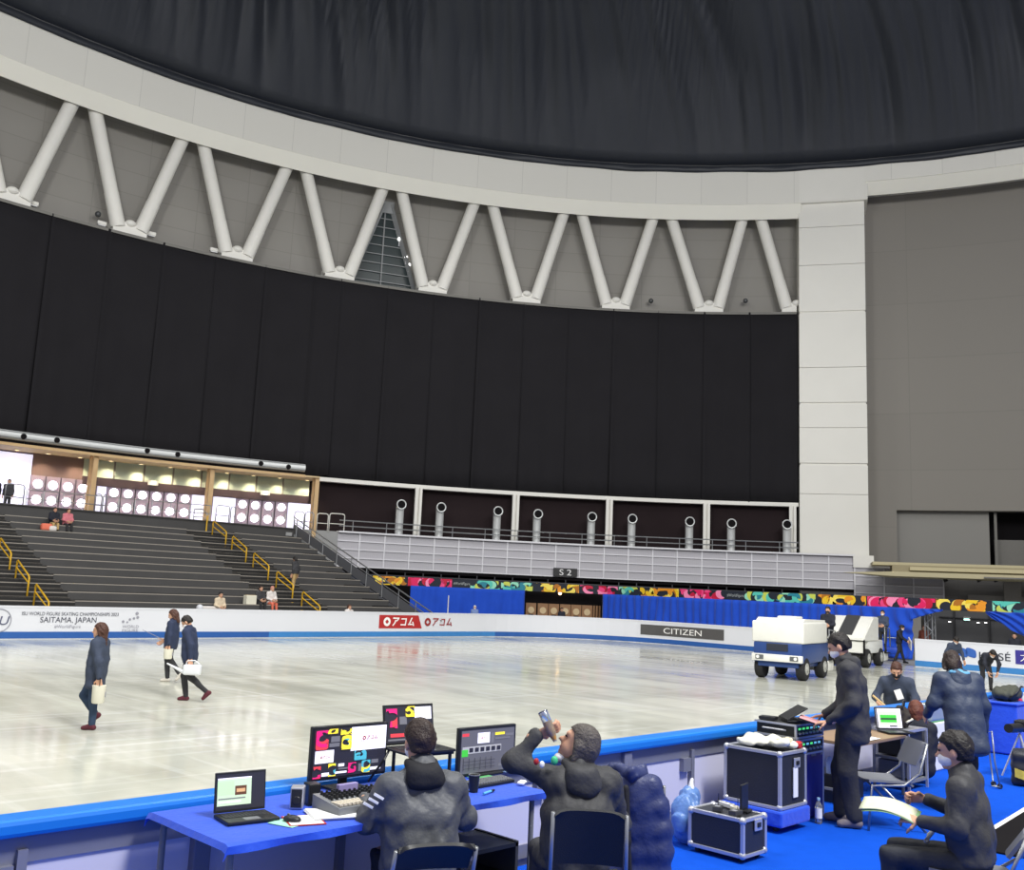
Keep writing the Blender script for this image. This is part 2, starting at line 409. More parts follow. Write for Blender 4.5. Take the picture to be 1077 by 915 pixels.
# small fittings along the foot of the truss wall
for i, (x, y) in enumerate(((35, 214), (107, 235), (159, 246), (225, 263))):
    a, z = ang(x, y, 49.3); k = thing('box_light', 'small white box light at the truss foot, ' + ['leftmost of four', 'second from the left', 'third from the left', 'rightmost of four'][i], 'light', rp(49.3, a, z), math.radians(a+90), 'box lights along the truss wall')
    f = B(); f.box((0, 0, 0), (.5, .25, .22), None, .03); f.done('housing', M_white, k)
    f = B(); f.box((0, 0, -.13), (.4, .18, .05)); f.done('lens', mat('lamp_lens', (235,235,235), .3), k)
for i, (x, y) in enumerate(((101, 227), (684, 318), (783.5, 318))):
    a, z = ang(x, y, 49.9); k = thing('security_camera', 'small round camera on the grey truss wall, ' + ['far left', 'left of the two near the pillar', 'nearest the pillar'][i], 'camera', rp(49.9, a, z), math.radians(a+90), 'round cameras on the truss wall')
    f = B(); f.box((0, .15, .1), (.1, .5, .08)); f.done('bracket', M_groove, k)
    f = B(); f.ball((0, .35, 0), .17, 12, 8); f.done('dome', mat('camera_dome', (70,72,74), .2), k, smooth=True)

# pillar: tall white pier of stacked blocks with shadow grooves
pa0, pa1, PF = 27.55, 32.45, 48.15
def pill(z0, z1, R): B().ring_strip(R, 51.2, z0, z1, pa0, pa1, 6).done('trim_pillar', M_pillar, **ST)
gz = [ang(875, y, PF)[1] for y in (588, 519.5, 487, 449.5, 423, 386, 327, 278, 238)]
zs = [4.6]+gz[1:]+[31.35]
zs = [4.6] + gz[1:] + [28.7]
f = B()
for k in range(len(zs)-1):
    gap = .14 if k in (1, 3, 5) else .03
    f.ring_strip(PF, 51.2, zs[k]+.0, zs[k+1]-gap, pa0, pa1, 6)
    if zs[k+1] < 28: f.ring_strip(PF+.1, 51.2, zs[k+1]-gap, zs[k+1], pa0+.05, pa1-.05, 6)
f.ring_strip(47.88, 51.2, 28.7, 31.38, pa0, pa1, 6)
f.ring_strip(PF-.1, 51.2, -.05, 4.6, pa0, pa1, 6)
f.done('trim_pillar', M_pillar, **ST)

# right-hand grey wall with the recess and the dark opening
f = B(); RW = 50.6
oa0, oz1 = ang(943, 537, RW)[0], ang(990, 537, RW)[1]; oa1 = ang(1040, 537, RW)[0]; oa2 = ang(1062, 545, RW)[0]
f.ring_strip(RW, 51.6, oz1, 30.5, -40, pa0+.1, 60)
f.ring_strip(RW, 51.6, -.05, oz1, oa0, pa0+.1, 4)
f.ring_strip(RW, 51.6, -.05, oz1, -40, oa2-1.5, 24)
f.done('wall_right', M_rwall, **ST)
f = B(); f.ring_strip(RW+.7, RW+1.2, -.05, oz1, oa1, oa0, 8); f.done('wall_recess', panel_mat('recess_panels', (142,140,136), 30, 30, .9), **ST)
f = B(); f.ring_strip(RW+2.5, RW+2.9, -.05, oz1+1.5, oa2-3, oa1+1, 6); f.done('wall_passage', M_dark, **ST)
f = B(); a_, z_ = ang(1052, 568, RW+1.4); f.ring_strip(RW+1.3, RW+1.6, 2.5, z_, oa2-1.5, ang(1046, 570, RW)[0], 3); f.ring_strip(RW+.6, RW+.9, 2.5, oz1, ang(1049, 560, RW)[0], ang(1046, 560, RW)[0], 1)
f.done('trim_passage_panel', M_groove, **ST)

# ------------------------------------------------------------------ black curtain over the upper stand, sheet by sheet
cur = thing('blackout_curtain', 'huge black curtain of vertical sheets hung below the white V trusses', 'curtain', rp(48.9, 70, 8.6))
org = rp(48.9, 70, 8.6); a = 32.55; i = 0
while a < 124:
    w = 3.05/48.9*57.3; a1 = a+w; lo = 8.66 if a1 < 71.5 else 8.75
    if a < 70.3 < a1: a1 = 70.35
    ph = random.random()*9
    def sheet(u, v, a=a, a1=a1, lo=lo, ph=ph):
        z = lo+(21.34-lo)*v; s = u*(a1-a)+a
        fall = .05+.16*(1-v)
        d = fall*.5*math.sin(u*PI*2+ph)+.06*math.sin(u*19+ph)*(1-v)+.25*noise.noise(Vector((s*.35, v*1.2, ph)))*(1-v*.8)
        edge = .1*(abs(2*u-1)**6)
        zz = z - (.06*math.sin(s*2.1) if v == 0 else 0)
        return rp(48.75-d*.6-edge, s-.02*(1-u), zz)-org
    f = B(); f.grid(sheet, 14, 10, -.03); f.done('curtain_sheet', M_black, cur, smooth=True)
    a = a1; i += 1
# curtain rail
f = B(); f.ring_strip(48.65, 48.72, 21.2, 21.36, 32.55, 125, 80); f.done('trim_curtain_rail', M_groove, **ST)

# ------------------------------------------------------------------ balcony bays: beam, posts, dark back wall, pipes, rail, parapet
f = B(); f.ring_strip(48.55, 49.1, 8.42, 8.66, 32.5, 69.4, 50); f.done('trim_bay_beam', M_white, **ST)
f = B(); f.ring_strip(49.35, 49.6, 4.9, 8.7, 32.5, 69.3, 50); f.done('wall_balcony_back', M_dred, **ST)
f = B(); f.ring_strip(47.62, 49.6, 4.9, 5.1, 27.6, 71, 50); f.ring_strip(46.9, 49.6, 4.9, 5.1, 71, 125, 50); f.done('floor_concourse', M_conc, **ST)
posts = [61.51, 54.04, 46.8, 39.35, 32.95]
f = B()
for a in posts:
    for da in (-.16, .16): f.box(rp(48.4, a+da, 6.75), (.3, .16, 3.4), math.radians(a))
    f.box(rp(48.5, a, 6.75), (.1, .3, 3.4), math.radians(a))
f.done('trim_bay_posts', M_white, **ST)
def vent(x, yt, lab):
    a, z = ang(x, yt, 47.9); o = rp(47.9, a, 5.1); t = thing('vent_pipe', lab, 'pipe', o, math.radians(a), 'silver vent pipes on the balcony')
    h = z-5.1
    f = B(); pts = [(0, 0, 0), (0, 0, h-.35)]+[(-.3*math.sin(q)*1.0-(.0), 0, h-.35+.35*math.sin(q)) if False else (-.35*(1-math.cos(q)), 0, h-.35+.35*math.sin(q)) for q in (.4, .8, 1.2, 1.5)]
    f.tube(pts, [.25, .25, .26, .27, .29, .30], 18, caps=False); f.done('duct', M_steel, t, smooth=50)
    e = Vector(pts[-1])
    f = B(); f.tube([e+Vector((-.06, .275*math.cos(q), .275*math.sin(q))) for q in np.linspace(0, 2*PI, 25)[:-1]], .042, 8, closed=True); f.done('mouth_ring', M_steel, t, smooth=40)
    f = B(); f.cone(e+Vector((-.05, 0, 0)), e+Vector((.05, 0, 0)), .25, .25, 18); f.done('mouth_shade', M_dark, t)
    f = B(); f.lathe((0, 0, 0), [(.36, 0), (.36, .08), (.27, .12)], 18); f.done('base_flange', M_steel, t, smooth=40)
vx = [(421, 531), (463, 534), (523, 538), (565, 541), (622, 544), (664.5, 546), (725, 549), (769, 551), (827.5, 552)]
wt = ['leftmost of nine', 'second from the left', 'third from the left', 'fourth from the left', 'fifth from the left', 'sixth from the left', 'seventh from the left', 'second from the white pillar', 'beside the white pillar']
for (x, y), k in zip(vx, wt): vent(x, y, 'silver upright vent pipe with black round mouth on the balcony, '+k)
# balcony guard rail
t = thing('balcony_rail', 'thin grey guard rail with two bars along the top of the grey parapet', 'railing', rp(47.4, 50, 5.35)); o = rp(47.4, 50, 5.35)
for z in (6.05, 5.72):
    f = B(); f.tube([rp(47.4, 32.6+(67.5-32.6)*i/40, z)-o for i in range(41)], .035, 6); f.done('rail_bar', M_chrome, t)
for a in [34+2.5*i for i in range(14)]:
    f = B(); f.cone(rp(47.4, a, 5.1)-o, rp(47.4, a, 6.05)-o, .03, .03, 6); f.done('rail_post', M_chrome, t)
# parapet
pl, pr_ = 67.6, 27.4
f = B(); f.ring_strip(47.2, 47.6, 3.32, 5.33, pr_+1.2, pl, 50); par = f.done('wall_parapet', M_fascia, **ST)
f = B(); f.ring_strip(47.05, 47.6, 2.3, 4.62, 22.6, 28.7, 10); f.done('wall_parapet_low', M_fascia, **ST)
f = B()
for k in range(5):
    z = 3.32+2.01*k/4
    f.ring_strip(47.12, 47.2, z-.03, z+.03, pr_+1.2, pl, 50)
a = 28.6
while a < pl+.1:
    f.ring_strip(47.12, 47.2, 3.32, 5.36, a-.05, a+.05, 1); a += 1.87
f.ring_strip(46.95, 47.65, 5.3, 5.4, pr_+1.2, pl, 50)
f.done('trim_parapet_frame', M_fline, **ST)
f = B()
for k in range(5): z = 2.6+2.02*k/4; f.ring_strip(46.97, 47.05, z-.03, z+.03, 22.6, 28.7, 8)
for a in (22.6, 24.6, 26.6, 28.65): f.ring_strip(46.97, 47.05, 2.4, 4.62, a-.05, a+.05, 1)
f.done('trim_parapet_low_frame', M_fline, **ST)
f = B(); f.ring_strip(46.9, 48.0, 4.62, 5.36, 27.3, 28.75, 3); f.done('trim_parapet_end', M_white, **ST)
# end of the parapet at the stand
f = B(); f.ring_strip(47.2, 47.5, 2.6, 5.35, pl, 71.2, 5); f.done('wall_parapet_return', mat('parapet_return', (150,150,150), .7), **ST)
# block sign S2
a, z = ang(594.5, 602, 47.0); sg = thing('section_sign', 'small black sign reading S2 on the lower edge of the grey parapet', 'sign', rp(46.98, a, z), math.radians(a-90))
f = B(); f.box((0, 0, 0), (1.5, .1, .52), None, .02); f.done('sign_board', mat('sign_black', (40,40,42), .5), sg)
letters('sign_letters', 'S 2', .52, lambda u, v: (u, -.06, v), mat('sign_white', (235,235,235), .5), sg, width=.75).rotation_euler = (0, 0, 0)
# dark gap under the parapet with slim posts
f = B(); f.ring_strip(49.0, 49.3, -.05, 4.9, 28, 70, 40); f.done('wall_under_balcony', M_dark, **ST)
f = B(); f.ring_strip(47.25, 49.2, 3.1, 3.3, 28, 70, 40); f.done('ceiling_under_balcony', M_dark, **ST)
t = thing('barrier', 'slim grey posts and bar of the barrier above the bright swirl banner', 'barrier', rp(46, 50, 2)); o = rp(46, 50, 2)
for i in range(27):
    a = 31.2+i*1.37
    f = B(); f.box(rp(46.2, a, 2.72)-o, (.05, .05, .76), math.radians(a)); f.done('barrier_post', mat('dark_post', (66,66,70), .5, .3), t)
f = B(); f.ring_strip(46.18, 46.24, 2.86, 2.92, 31, 68, 40)
bmesh.ops.translate(f.bm, verts=f.bm.verts[:], vec=-o); f.done('barrier_bar', MATS['dark_post'], t)

# ------------------------------------------------------------------ beige beams on the right
def slab(R0, R1, z0, z1, xl, nm, lab, tip=None):
    al = ang(xl, 600, R0)[0]; t = B()
    t.ring_strip(R0, R1, z0, z1, -20, al, 24)
    if tip:
        at = ang(tip, 599, R0)[0]
        A = [rp(R0, al, z1), rp(R1, al, z1), rp(R1, al, z0), rp(R0, al, z0)]; C = rp(R0+.4, at, z0+.12)
        V = [t._v(p) for p in A]; c = t._v(C)
        for i in range(4): t.face([V[i], V[(i+1) % 4], c])
    return t.done(nm, M_beige, **T(lab, 'beam'))
slab(43.0, 46.8, 4.08, 4.34, 940, 'beige_beam', 'beige stepped beam, lowest and nearest of the three on the right', tip=886)
slab(43.9, 46.8, 4.46, 4.66, 957, 'beige_beam', 'beige stepped beam, middle of the three on the right')
slab(44.6, 46.8, 4.74, 4.92, 918, 'beige_beam', 'beige stepped beam, topmost of the three on the right')
f = B(); f.ring_strip(44.2, 46.9, 4.3, 4.76, -20, 26.2, 24); f.done('trim_beam_core', mat('beam_core', (150,140,112), .7), **ST)
f = B(); f.ring_strip(42.9, 43.05, 4.12, 4.2, -20, ang(1035, 610, 43)[0], 16)
f.done('seat_rail', M_groove, **T('thin grey fixing rail under the lowest beige beam at the right edge', 'rail'))
# grey walls under the beams
f = B(); f.ring_strip(48.3, 48.8, -.05, 4.3, -20, 22.7, 20); f.done('wall_under_beams', panel_mat('under_beam_panels', (128,126,124), 2.6, .35, .88, .02), **ST)
f = B()
for x0, x1 in ((949, 968), (1056, 1074)):
    f.ring_strip(47.2, 48.4, -.05, 4.25, ang(x1, 620, 47.2)[0], ang(x0, 620, 47.2)[0], 2)
f.ring_strip(47.6, 48.4, 2.9, 3.25, -20, 21, 12)
f.done('trim_wall_piers', mat('pier_grey', (146,143,140), .7), **ST)
for i, x in enumerate((993, 1028, 1046)):
    a, z = ang(x, 609, 46); k = thing('spotlight', 'small dark spotlight hung below the beige beams, '+['leftmost of three', 'middle of three', 'rightmost of three'][i], 'lamp', rp(46, a, z), 0, 'spotlights below the beige beams')
    f = B(); f.cone((0, 0, .25), (0, 0, .05), .03, .03, 6); f.done('stem', M_groove, k)
    f = B(); f.cone((0, 0, .08), (.05, -.1, -.15), .09, .13, 10); f.done('can', mat('can_black', (40,40,42), .5), k)

# ------------------------------------------------------------------ concourse behind the stand (left)
f = B(); f.ring_strip(49.45, 49.7, 4.9, 9.0, 69.3, 125, 50); f.done('wall_concourse', mat('concourse_wall', (104,92,98), .5, var=.1), **ST)
f = B(); f.ring_strip(46.9, 49.7, 8.42, 8.5, 69.3, 125, 50); f.done('ceiling_concourse', mat('concourse_ceiling', (205,180,140), .6), **ST)
f = B(); f.ring_strip(46.85, 47.0, 8.38, 8.53, 70.4, 125, 50); f.done('trim_concourse_edge', M_tan, **ST)
cols = [84.4, 76.82, 69.4, 91.98]
for i, a in enumerate(cols):
    f = B(); f.box(rp(47.3, a, 6.7), (.4, .24, 3.6), math.radians(a)); f.box(rp(47.6, a, 6.7), (.2, .34, 3.6), math.radians(a))
    f.done('trim_column', M_tan, **ST)
t = thing('air_duct', 'long silver air duct with round black nozzles above the lit concourse', 'duct', rp(46.95, 85, 8.8)); o = rp(46.95, 85, 8.8)
dz_ = sum(ang(x, y, 46.74)[1] for x, y in ((25, 459), (60, 463), (155, 474), (187, 478), (274.5, 487.5), (303.5, 491)))/6
f = B(); f.tube([rp(46.95, 70.45+i*1.1, dz_)-o for i in range(50)], .235, 16); f.done('duct_pipe', M_steel, t, smooth=50)
f = B(); f.tube([rp(46.74, 70.45+i*1.1, dz_-.13)-o for i in range(50)], .02, 6); f.tube([rp(46.76, 70.45+i*1.1, dz_+.15)-o for i in range(50)], .02, 6); f.done('duct_seam', M_chrome, t)
for x, y in ((25, 459), (60, 463), (155, 474), (187, 478), (274.5, 487.5), (303.5, 491)):
    a, z = ang(x, y, 46.72); p = rp(46.72, a, z)-o; n = rp(1, a)-rp(0, a)
    f = B(); f.cone(p-n*.03, p+n*.15, .14, .16, 14); f.done('nozzle', M_dark, t)
for a in (95, 105, 115):
    p = rp(46.72, a, dz_)-o; n = rp(1, a)-rp(0, a); f = B(); f.cone(p-n*.03, p+n*.15, .14, .16, 14); f.done('nozzle', M_dark, t)
M_hdr = mat('green_header', (170,184,168), .4); M_dhdr = mat('dark_header', (66,50,54), .5)
M_leaf = mat('mauve_door', (158,142,158), .35); M_port = glow('porthole_glow', (250,248,255), 3.5); M_scr = glow('bright_screen', (224,222,244), .95)
a84, a76, a69 = 84.4, 76.82, 69.4
f = B(); f.ring_strip(49.2, 49.45, 7.47, 8.42, a69, a84, 20); f.done('trim_header', M_hdr, **ST)
f = B()
for i in range(1, 8):
    q_ = a69+(a84-a69)*i/8; f.ring_strip(49.15, 49.2, 7.47, 8.42, q_-.05, q_+.05, 1)
f.done('trim_header_joints', M_groove, **ST)
f = B(); f.ring_strip(49.1, 49.45, 7.0, 7.47, a69, a84, 20); f.done('trim_dark_header', M_dhdr, **ST)
def A(x, y=520): return ang(x, y, 49.1)[0]
dn = [0]
def door(x0, x1, ztop, rows):
    a0, a1 = A(x1-.6), A(x0+.6); dn[0] += 1
    f = B(); f.ring_strip(49.2, 49.4, 5.1, ztop, a0, a1, 2); d = f.done('door_%d' % dn[0], M_leaf, **ST)
    am = (a0+a1)/2; n = rp(1, am)-rp(0, am)
    for z in rows:
        p = rp(49.16, am, z); f = B(); f.cone(p, p+n*.05, .23, .23, 22); f.done('porthole', M_port, d)
    f = B(); f.box(rp(49.12, a0+.1, 6.05), (.06, .06, .5), math.radians(am)); f.done('handle', M_chrome, d)
for k in range(6): door(112.5+15.1*k, 112.5+15.1*(k+1), 7.0, (5.93, 6.72))
for k in range(4): door(249.5+13.7*k, 249.5+13.7*(k+1), 7.0, (5.9, 6.68))
for k in range(4): door(31+16*k, 31+16*(k+1), 7.25, (5.98, 6.8))
sn = 0
for x0, x1, zt in ((103, 112, 7.0), (203.5, 219, 7.0), (226, 249, 7.0), (305, 333, 7.0), (-34, 30.5, 8.3)):
    f = B(); f.ring_strip(49.22, 49.4, 5.1, zt, A(x1), A(x0), 4); sn += 1; f.done('window_%d' % (sn+1), M_scr, **ST)
f = B(); f.ring_strip(49.3, 49.42, 7.25, 8.42, A(95), A(31), 6); f.done('trim_brown_panel', mat('brown_panel', (112,92,88), .35, var=.3, scale=.5), **ST)
# concourse downlights
M_warm = glow('warm_lamp', (255,214,150), 8)
xs = [17, 50, 84, 117, 149, 180, 210, 240, 268, 296, 325]
for i, x in enumerate(xs):
    a, z = ang(x, 485, 48.7); p = rp(48.75, a, 8.42)
    k = thing('downlight', 'warm recessed downlight over the lit concourse, '+['leftmost of eleven', 'second from the left', 'third from the left', 'fourth from the left', 'fifth from the left', 'sixth from the left', 'seventh from the left', 'eighth from the left', 'third from the right end', 'second from the right end', 'at the right end'][i], 'light', p, 0, 'concourse downlights')
    f = B(); f.cone((0, 0, -.03), (0, 0, 0), .1, .1, 12); f.done('lens', M_warm, k)
    f = B(); f.tube([(.13*math.cos(2*PI*j/14), .13*math.sin(2*PI*j/14), -.02) for j in range(14)], .025, 6, closed=True); f.done('trim_ring', M_white, k)
    ld = bpy.data.lights.new('downlight_beam', 'SPOT'); ld.energy = 230; ld.color = (1, .82, .55); ld.spot_size = 1.9; ld.spot_blend = .6; ld.shadow_soft_size = .08
    lo = bpy.data.objects.new('downlight_beam', ld); COL.objects.link(lo); lo.parent = k; lo.location = (0, 0, -.06)
for i, x in enumerate((161, 279)):
    a, z = ang(x, [508, 518.5][i], 49.0); k = thing('exit_sign', 'small lit exit sign on the dark concourse header, '+['left one', 'right one'][i], 'sign', rp(49.0, a, z), math.radians(a-90), 'exit signs over the concourse doors')
    f = B(); f.box((0, 0, 0), (.55, .12, .26), None, .02); f.done('case', M_white, k)
    f = B(); f.box((0, -.065, 0), (.24, .02, .2)); f.done('lit_face', glow('exit_glow', (255,250,225), 1.5), k)
# concourse guard rails with rounded ends
def hoop(p, q, h, name, lab, m=None, group=None):
    p, q = Vector(p), Vector(q); o = p.copy(); d = (q-p); l = d.length; d.normalize(); c = .12
    t = thing(name, lab, 'railing', o, 0, group)
    pts = [Vector((0, 0, 0)), Vector((0, 0, h-c)), d*c*.3+Vector((0, 0, h-c*.3)), d*c+Vector((0, 0, h)), d*(l-c)+Vector((0, 0, h)), d*(l-c*.3)+Vector((0, 0, h-c*.3)), d*l+Vector((0, 0, h-c)), d*l]
    f = B(); f.tube(pts, .03, 8); f.done('hoop', m or M_chrome, t, smooth=True)
    f = B(); f.cone(d*.0+Vector((0, 0, h*.45)), d*l+Vector((0, 0, h*.45)), .022, .022, 6); f.done('mid_rail', m or M_chrome, t)
    return t
RS = 46.3
def S_(x): return rp(RS, ang(x, 530, RS)[0], 5.3)
hoop(S_(4), S_(24), 1.15, 'guard_hoop', 'grey hoop rail in front of the bright screen at the far left')
hoop(S_(100), S_(106.5), 1.05, 'guard_hoop', 'narrow grey hoop rail just right of the first tan column')
hoop(S_(108), S_(112), 1.05, 'guard_hoop', 'narrow grey hoop rail beside the first row of porthole doors')
hoop(S_(228), S_(242), 1.0, 'guard_hoop', 'wide grey hoop rail before the white screen right of the second column')
hoop(S_(243.5), S_(248), 1.0, 'guard_hoop', 'narrow grey hoop rail left of the four porthole doors')
hoop(S_(311), S_(321), 1.0, 'guard_hoop', 'grey hoop rail at the head of the right stair, left of its pair')
hoop(S_(322), S_(331), 1.0, 'guard_hoop', 'grey hoop rail at the head of the right stair, right of its pair')
hoop(rp(47.2, 69.2, 5.3), rp(47.2, 68.4, 5.3), 1.05, 'guard_hoop', 'white hoop rail just right of the last tan column', M_white)
hoop(rp(47.2, 68.3, 5.3), rp(47.2, 67.2, 5.3), 1.1, 'guard_hoop', 'white gate rail at the left end of the balcony', M_white)
t = thing('concourse_rail', 'long grey guard rail with posts at the top of the dark stand', 'railing', S_(27)); o = S_(27)
for z in (.95, .5):
    f = B(); f.tube([S_(27+ (222-27)*i/16)+Vector((0, 0, z))-o for i in range(17)], .025, 6); f.done('rail_bar', M_chrome, t)
for x in (27, 45, 66, 87, 125, 142, 160, 180, 200, 222):
    f = B(); f.cone(S_(x)-o, S_(x)+Vector((0, 0, .95))-o, .025, .025, 6); f.done('rail_post', M_chrome, t)

# ------------------------------------------------------------------ stand with bench steps
f = B()
ZB = lambda k: .60+.322*k
SX0, SX1 = -8, 31.3
aisles = [(12.3, 15.25), (24.2, 27.0)]
segs = [(SX0, 12.3), (15.25, 24.2), (27.0, SX1)]
f = B(); e = B(); g = B(); d_ = B()
NR = 14
def sx1(k): return SX1
for k in range(NR):
    y0 = 32.0+.84*k; z1 = ZB(k)
    for x0, x1 in segs:
        g.box(((x0+x1)/2, (y0+.84+.0)-.02+.0, z1/2+.3), (x1-x0, .04, 0.02)) if False else None
        f.box(((x0+x1)/2, y0+.46, z1-.16), (x1-x0, .92, .32))
        g.box(((x0+x1)/2, y0-.012, z1-.17), (x1-x0, .02, .27))
        e.box(((x0+x1)/2, y0+.02, z1-.012), (x1-x0, .07, .035))
    for x0, x1 in aisles:
        f.box(((x0+x1)/2, y0+.46, z1-.2), (x1-x0, .92, .32))
        f.box(((x0+x1)/2, y0-.2, z1-.30), (x1-x0-.1, .42, .16))
        d_.box(((x0+x1)/2, y0-.015, z1-.13), (x1-x0, .03, .09)); d_.box(((x0+x1)/2, y0-.425, z1-.31), (x1-x0-.1, .03, .10))  # dark strips that paint the step shadow onto the aisle fronts
        e.box(((x0+x1)/2, y0+.02, z1-.05), (x1-x0, .06, .03)); e.box(((x0+x1)/2, y0-.38, z1-.23), (x1-x0-.1, .06, .03))
yt = 32+.84*NR
f.box(((SX0+SX1)/2, yt+.9, 4.9), (SX1-SX0, 1.7, .5))
f.done('floor_stand', M_tread, **ST); g.done('trim_stand_risers', M_riser, **ST); e.done('trim_stand_nosings', M_edge, **ST); d_.done('trim_aisle_shade', mat('aisle_shade', (40,39,39), .8), **ST)
f = B(); f.box(((SX0+SX1)/2, 43.76+.05, 4.9), (SX1-SX0, .1, .9)); f.box(((SX0+SX1)/2, 43.78, 5.34), (SX1-SX0, .2, .06)); f.done('trim_stand_kerb', M_riser, **ST)
f = B(); f.box(((SX0+SX1)/2, 31.9, .45), (SX1-SX0, .1, 1.0)); f.done('trim_stand_front', mat('stand_front', (62,64,72), .7), **ST)
f = B()
for sx in (SX0+.02, SX1-.02):
    f.prism([(32, -.05), (44.6, -.05), (44.6, 5.1), (43.8, 4.9), (32, .55)], lambda u, v, d, sx=sx: (sx+d*.04, u, v), 1)
f.done('wall_stand_side', M_mesh, **ST)
f = B()
for k in range(NR): f.box((SX1-.5, 32+.84*k-.2, ZB(k)-.30), (1.1, .42, .05))
f.done('trim_side_steps', M_dark, **ST)
# yellow aisle rails
def plane_z(Y): return 1.11+.382*(Y-33.73)
def aisle_rail(X, Y, lab, m=None):
    o = Vector((X, Y, plane_z(Y)-.1)); t = thing('aisle_rail', lab, 'handrail', o, 0, 'yellow aisle handrails')
    m = m or M_yellow; dz = -.57; h = .86
    f = B(); f.tube([(0, 0, 0), (0, 0, h-.05), (0, -.06, h), (0, -1.42, h+dz), (0, -1.5, h+dz-.07), (0, -1.5, dz-.0)], .035, 8); f.done('hoop', m, t, smooth=True)
    f = B(); f.cone((0, 0, h-.28), (0, -1.5, h-.28+dz), .028, .028, 8); f.done('lower_bar', m, t)
    for y, z in ((0, 0), (-1.5, dz)):
        f = B(); f.cone((0, y, z), (0, y, z+.03), .08, .08, 10); f.done('foot_plate', m, t)
for i, Y in enumerate((33.73, 36.06, 38.33, 40.57, 42.75)):
    aisle_rail(25.6, Y, 'yellow aisle handrail in the right stair of the stand, '+['lowest, just above the rink board', 'second up from the rink board', 'third and middle one going up', 'fourth up, second from the top', 'topmost below the concourse'][i])
for i, Y in enumerate((33.62, 35.9, 38.2, 40.5)):
    aisle_rail(13.7, Y, 'yellow aisle handrail at the left edge of the photo, '+['lowest, just above the rink board', 'second up from the rink board', 'third up, cut by the edge', 'fourth up, beyond the edge'][i]) if i < 3 else None
o = Vector((25.6, 44.4, 5.0)); t = thing('aisle_rail', 'pale grey handrail with one yellow foot at the very top of the right stair', 'handrail', o)
f = B(); f.tube([(0, .6, 1.0), (0, -.3, 1.0), (0, -.9, .72), (0, -.95, .6)], .03, 8); f.tube([(0, .6, .6), (0, -.3, .6), (0, -.95, .35)], .025, 8); f.cone((0, .6, 0), (0, .6, 1), .03, .03, 8); f.done('rails', M_chrome, t)
f = B(); f.cone((0, -.95, -.5), (0, -.95, .62), .04, .04, 8); f.done('foot_post', M_yellow, t)
# sloping side rail with infill
o = Vector((31.35, 32, .6)); t = thing('side_rail', 'grey sloping side rail with mesh infill down the right end of the stand', 'railing', o)
def sl(Y, h): return Vector((0, Y-32, plane_z(Y)+h-.6))
f = B(); f.tube([sl(44.0, 1.0), sl(30.6, 1.0), sl(30.4, .9)], .035, 8); f.done('top_rail', M_chrome, t)
f = B(); f.tube([sl(44.0, .72), sl(30.5, .72)], .028, 8); f.done('lower_rail', M_chrome, t)
for i in range(10):
    Y = 43.6-1.4*i; f = B(); f.cone(sl(Y, 0), sl(Y, 1.0), .028, .028, 8); f.done('rail_post', M_chrome, t)
f = B(); f.prism([(44, .08), (31.2, .08), (31.2, .62), (44, .62)], lambda u, v, d: sl(u, v)+Vector((.01+d*.02, 0, 0)), 1); f.done('infill', M_mesh, t)

# ------------------------------------------------------------------ light: rig of lamps high over the ice, out of frame, unseen fill lights, plus the hall's ambient
SC.world = bpy.data.worlds.new('hall'); SC.world.use_nodes = True
bg = SC.world.node_tree.nodes['Background']; bg.inputs[0].default_value = (.93, .95, 1, 1); bg.inputs[1].default_value = WORLD
def area(name, loc, size, e, col=(1, .995, .965), aim=None, sy=None):
    ld = bpy.data.lights.new(name, 'AREA'); ld.energy = e; ld.size = size; ld.color = col
    if sy: ld.shape = 'RECTANGLE'; ld.size_y = sy
    o = bpy.data.objects.new(name, ld); COL.objects.link(o); o.location = loc
    if aim is not None: o.rotation_euler = (Vector(aim)-Vector(loc)).to_track_quat('-Z', 'Y').to_euler()
    return o
for i, x in enumerate((-8, 6, 20, 34)):
    for j, y in enumerate((2, 15, 28)):
        area('rink_lamp', (x, y, 27.5), 2.5, LAMP)
area('far_wall_fill', (6, -14, 22), 5, 6500, aim=(30, 25, 8))  # unseen fill lights aimed across the hall at its walls
area('far_wall_fill', (-4, 8, 24), 5, 4200, aim=(20, 45, 14))
area('far_wall_fill', (20, -10, 24), 5, 4700, aim=(58, 14, 14))
area('officials_fill', (7, -9, 17), 5, 1900, aim=(7, -1, 0))  # unseen fill added to brighten the work tables
SC.view_settings.view_transform = 'Standard'; SC.view_settings.look = 'None'; SC.view_settings.exposure = EXPO; SC.view_settings.gamma = 1
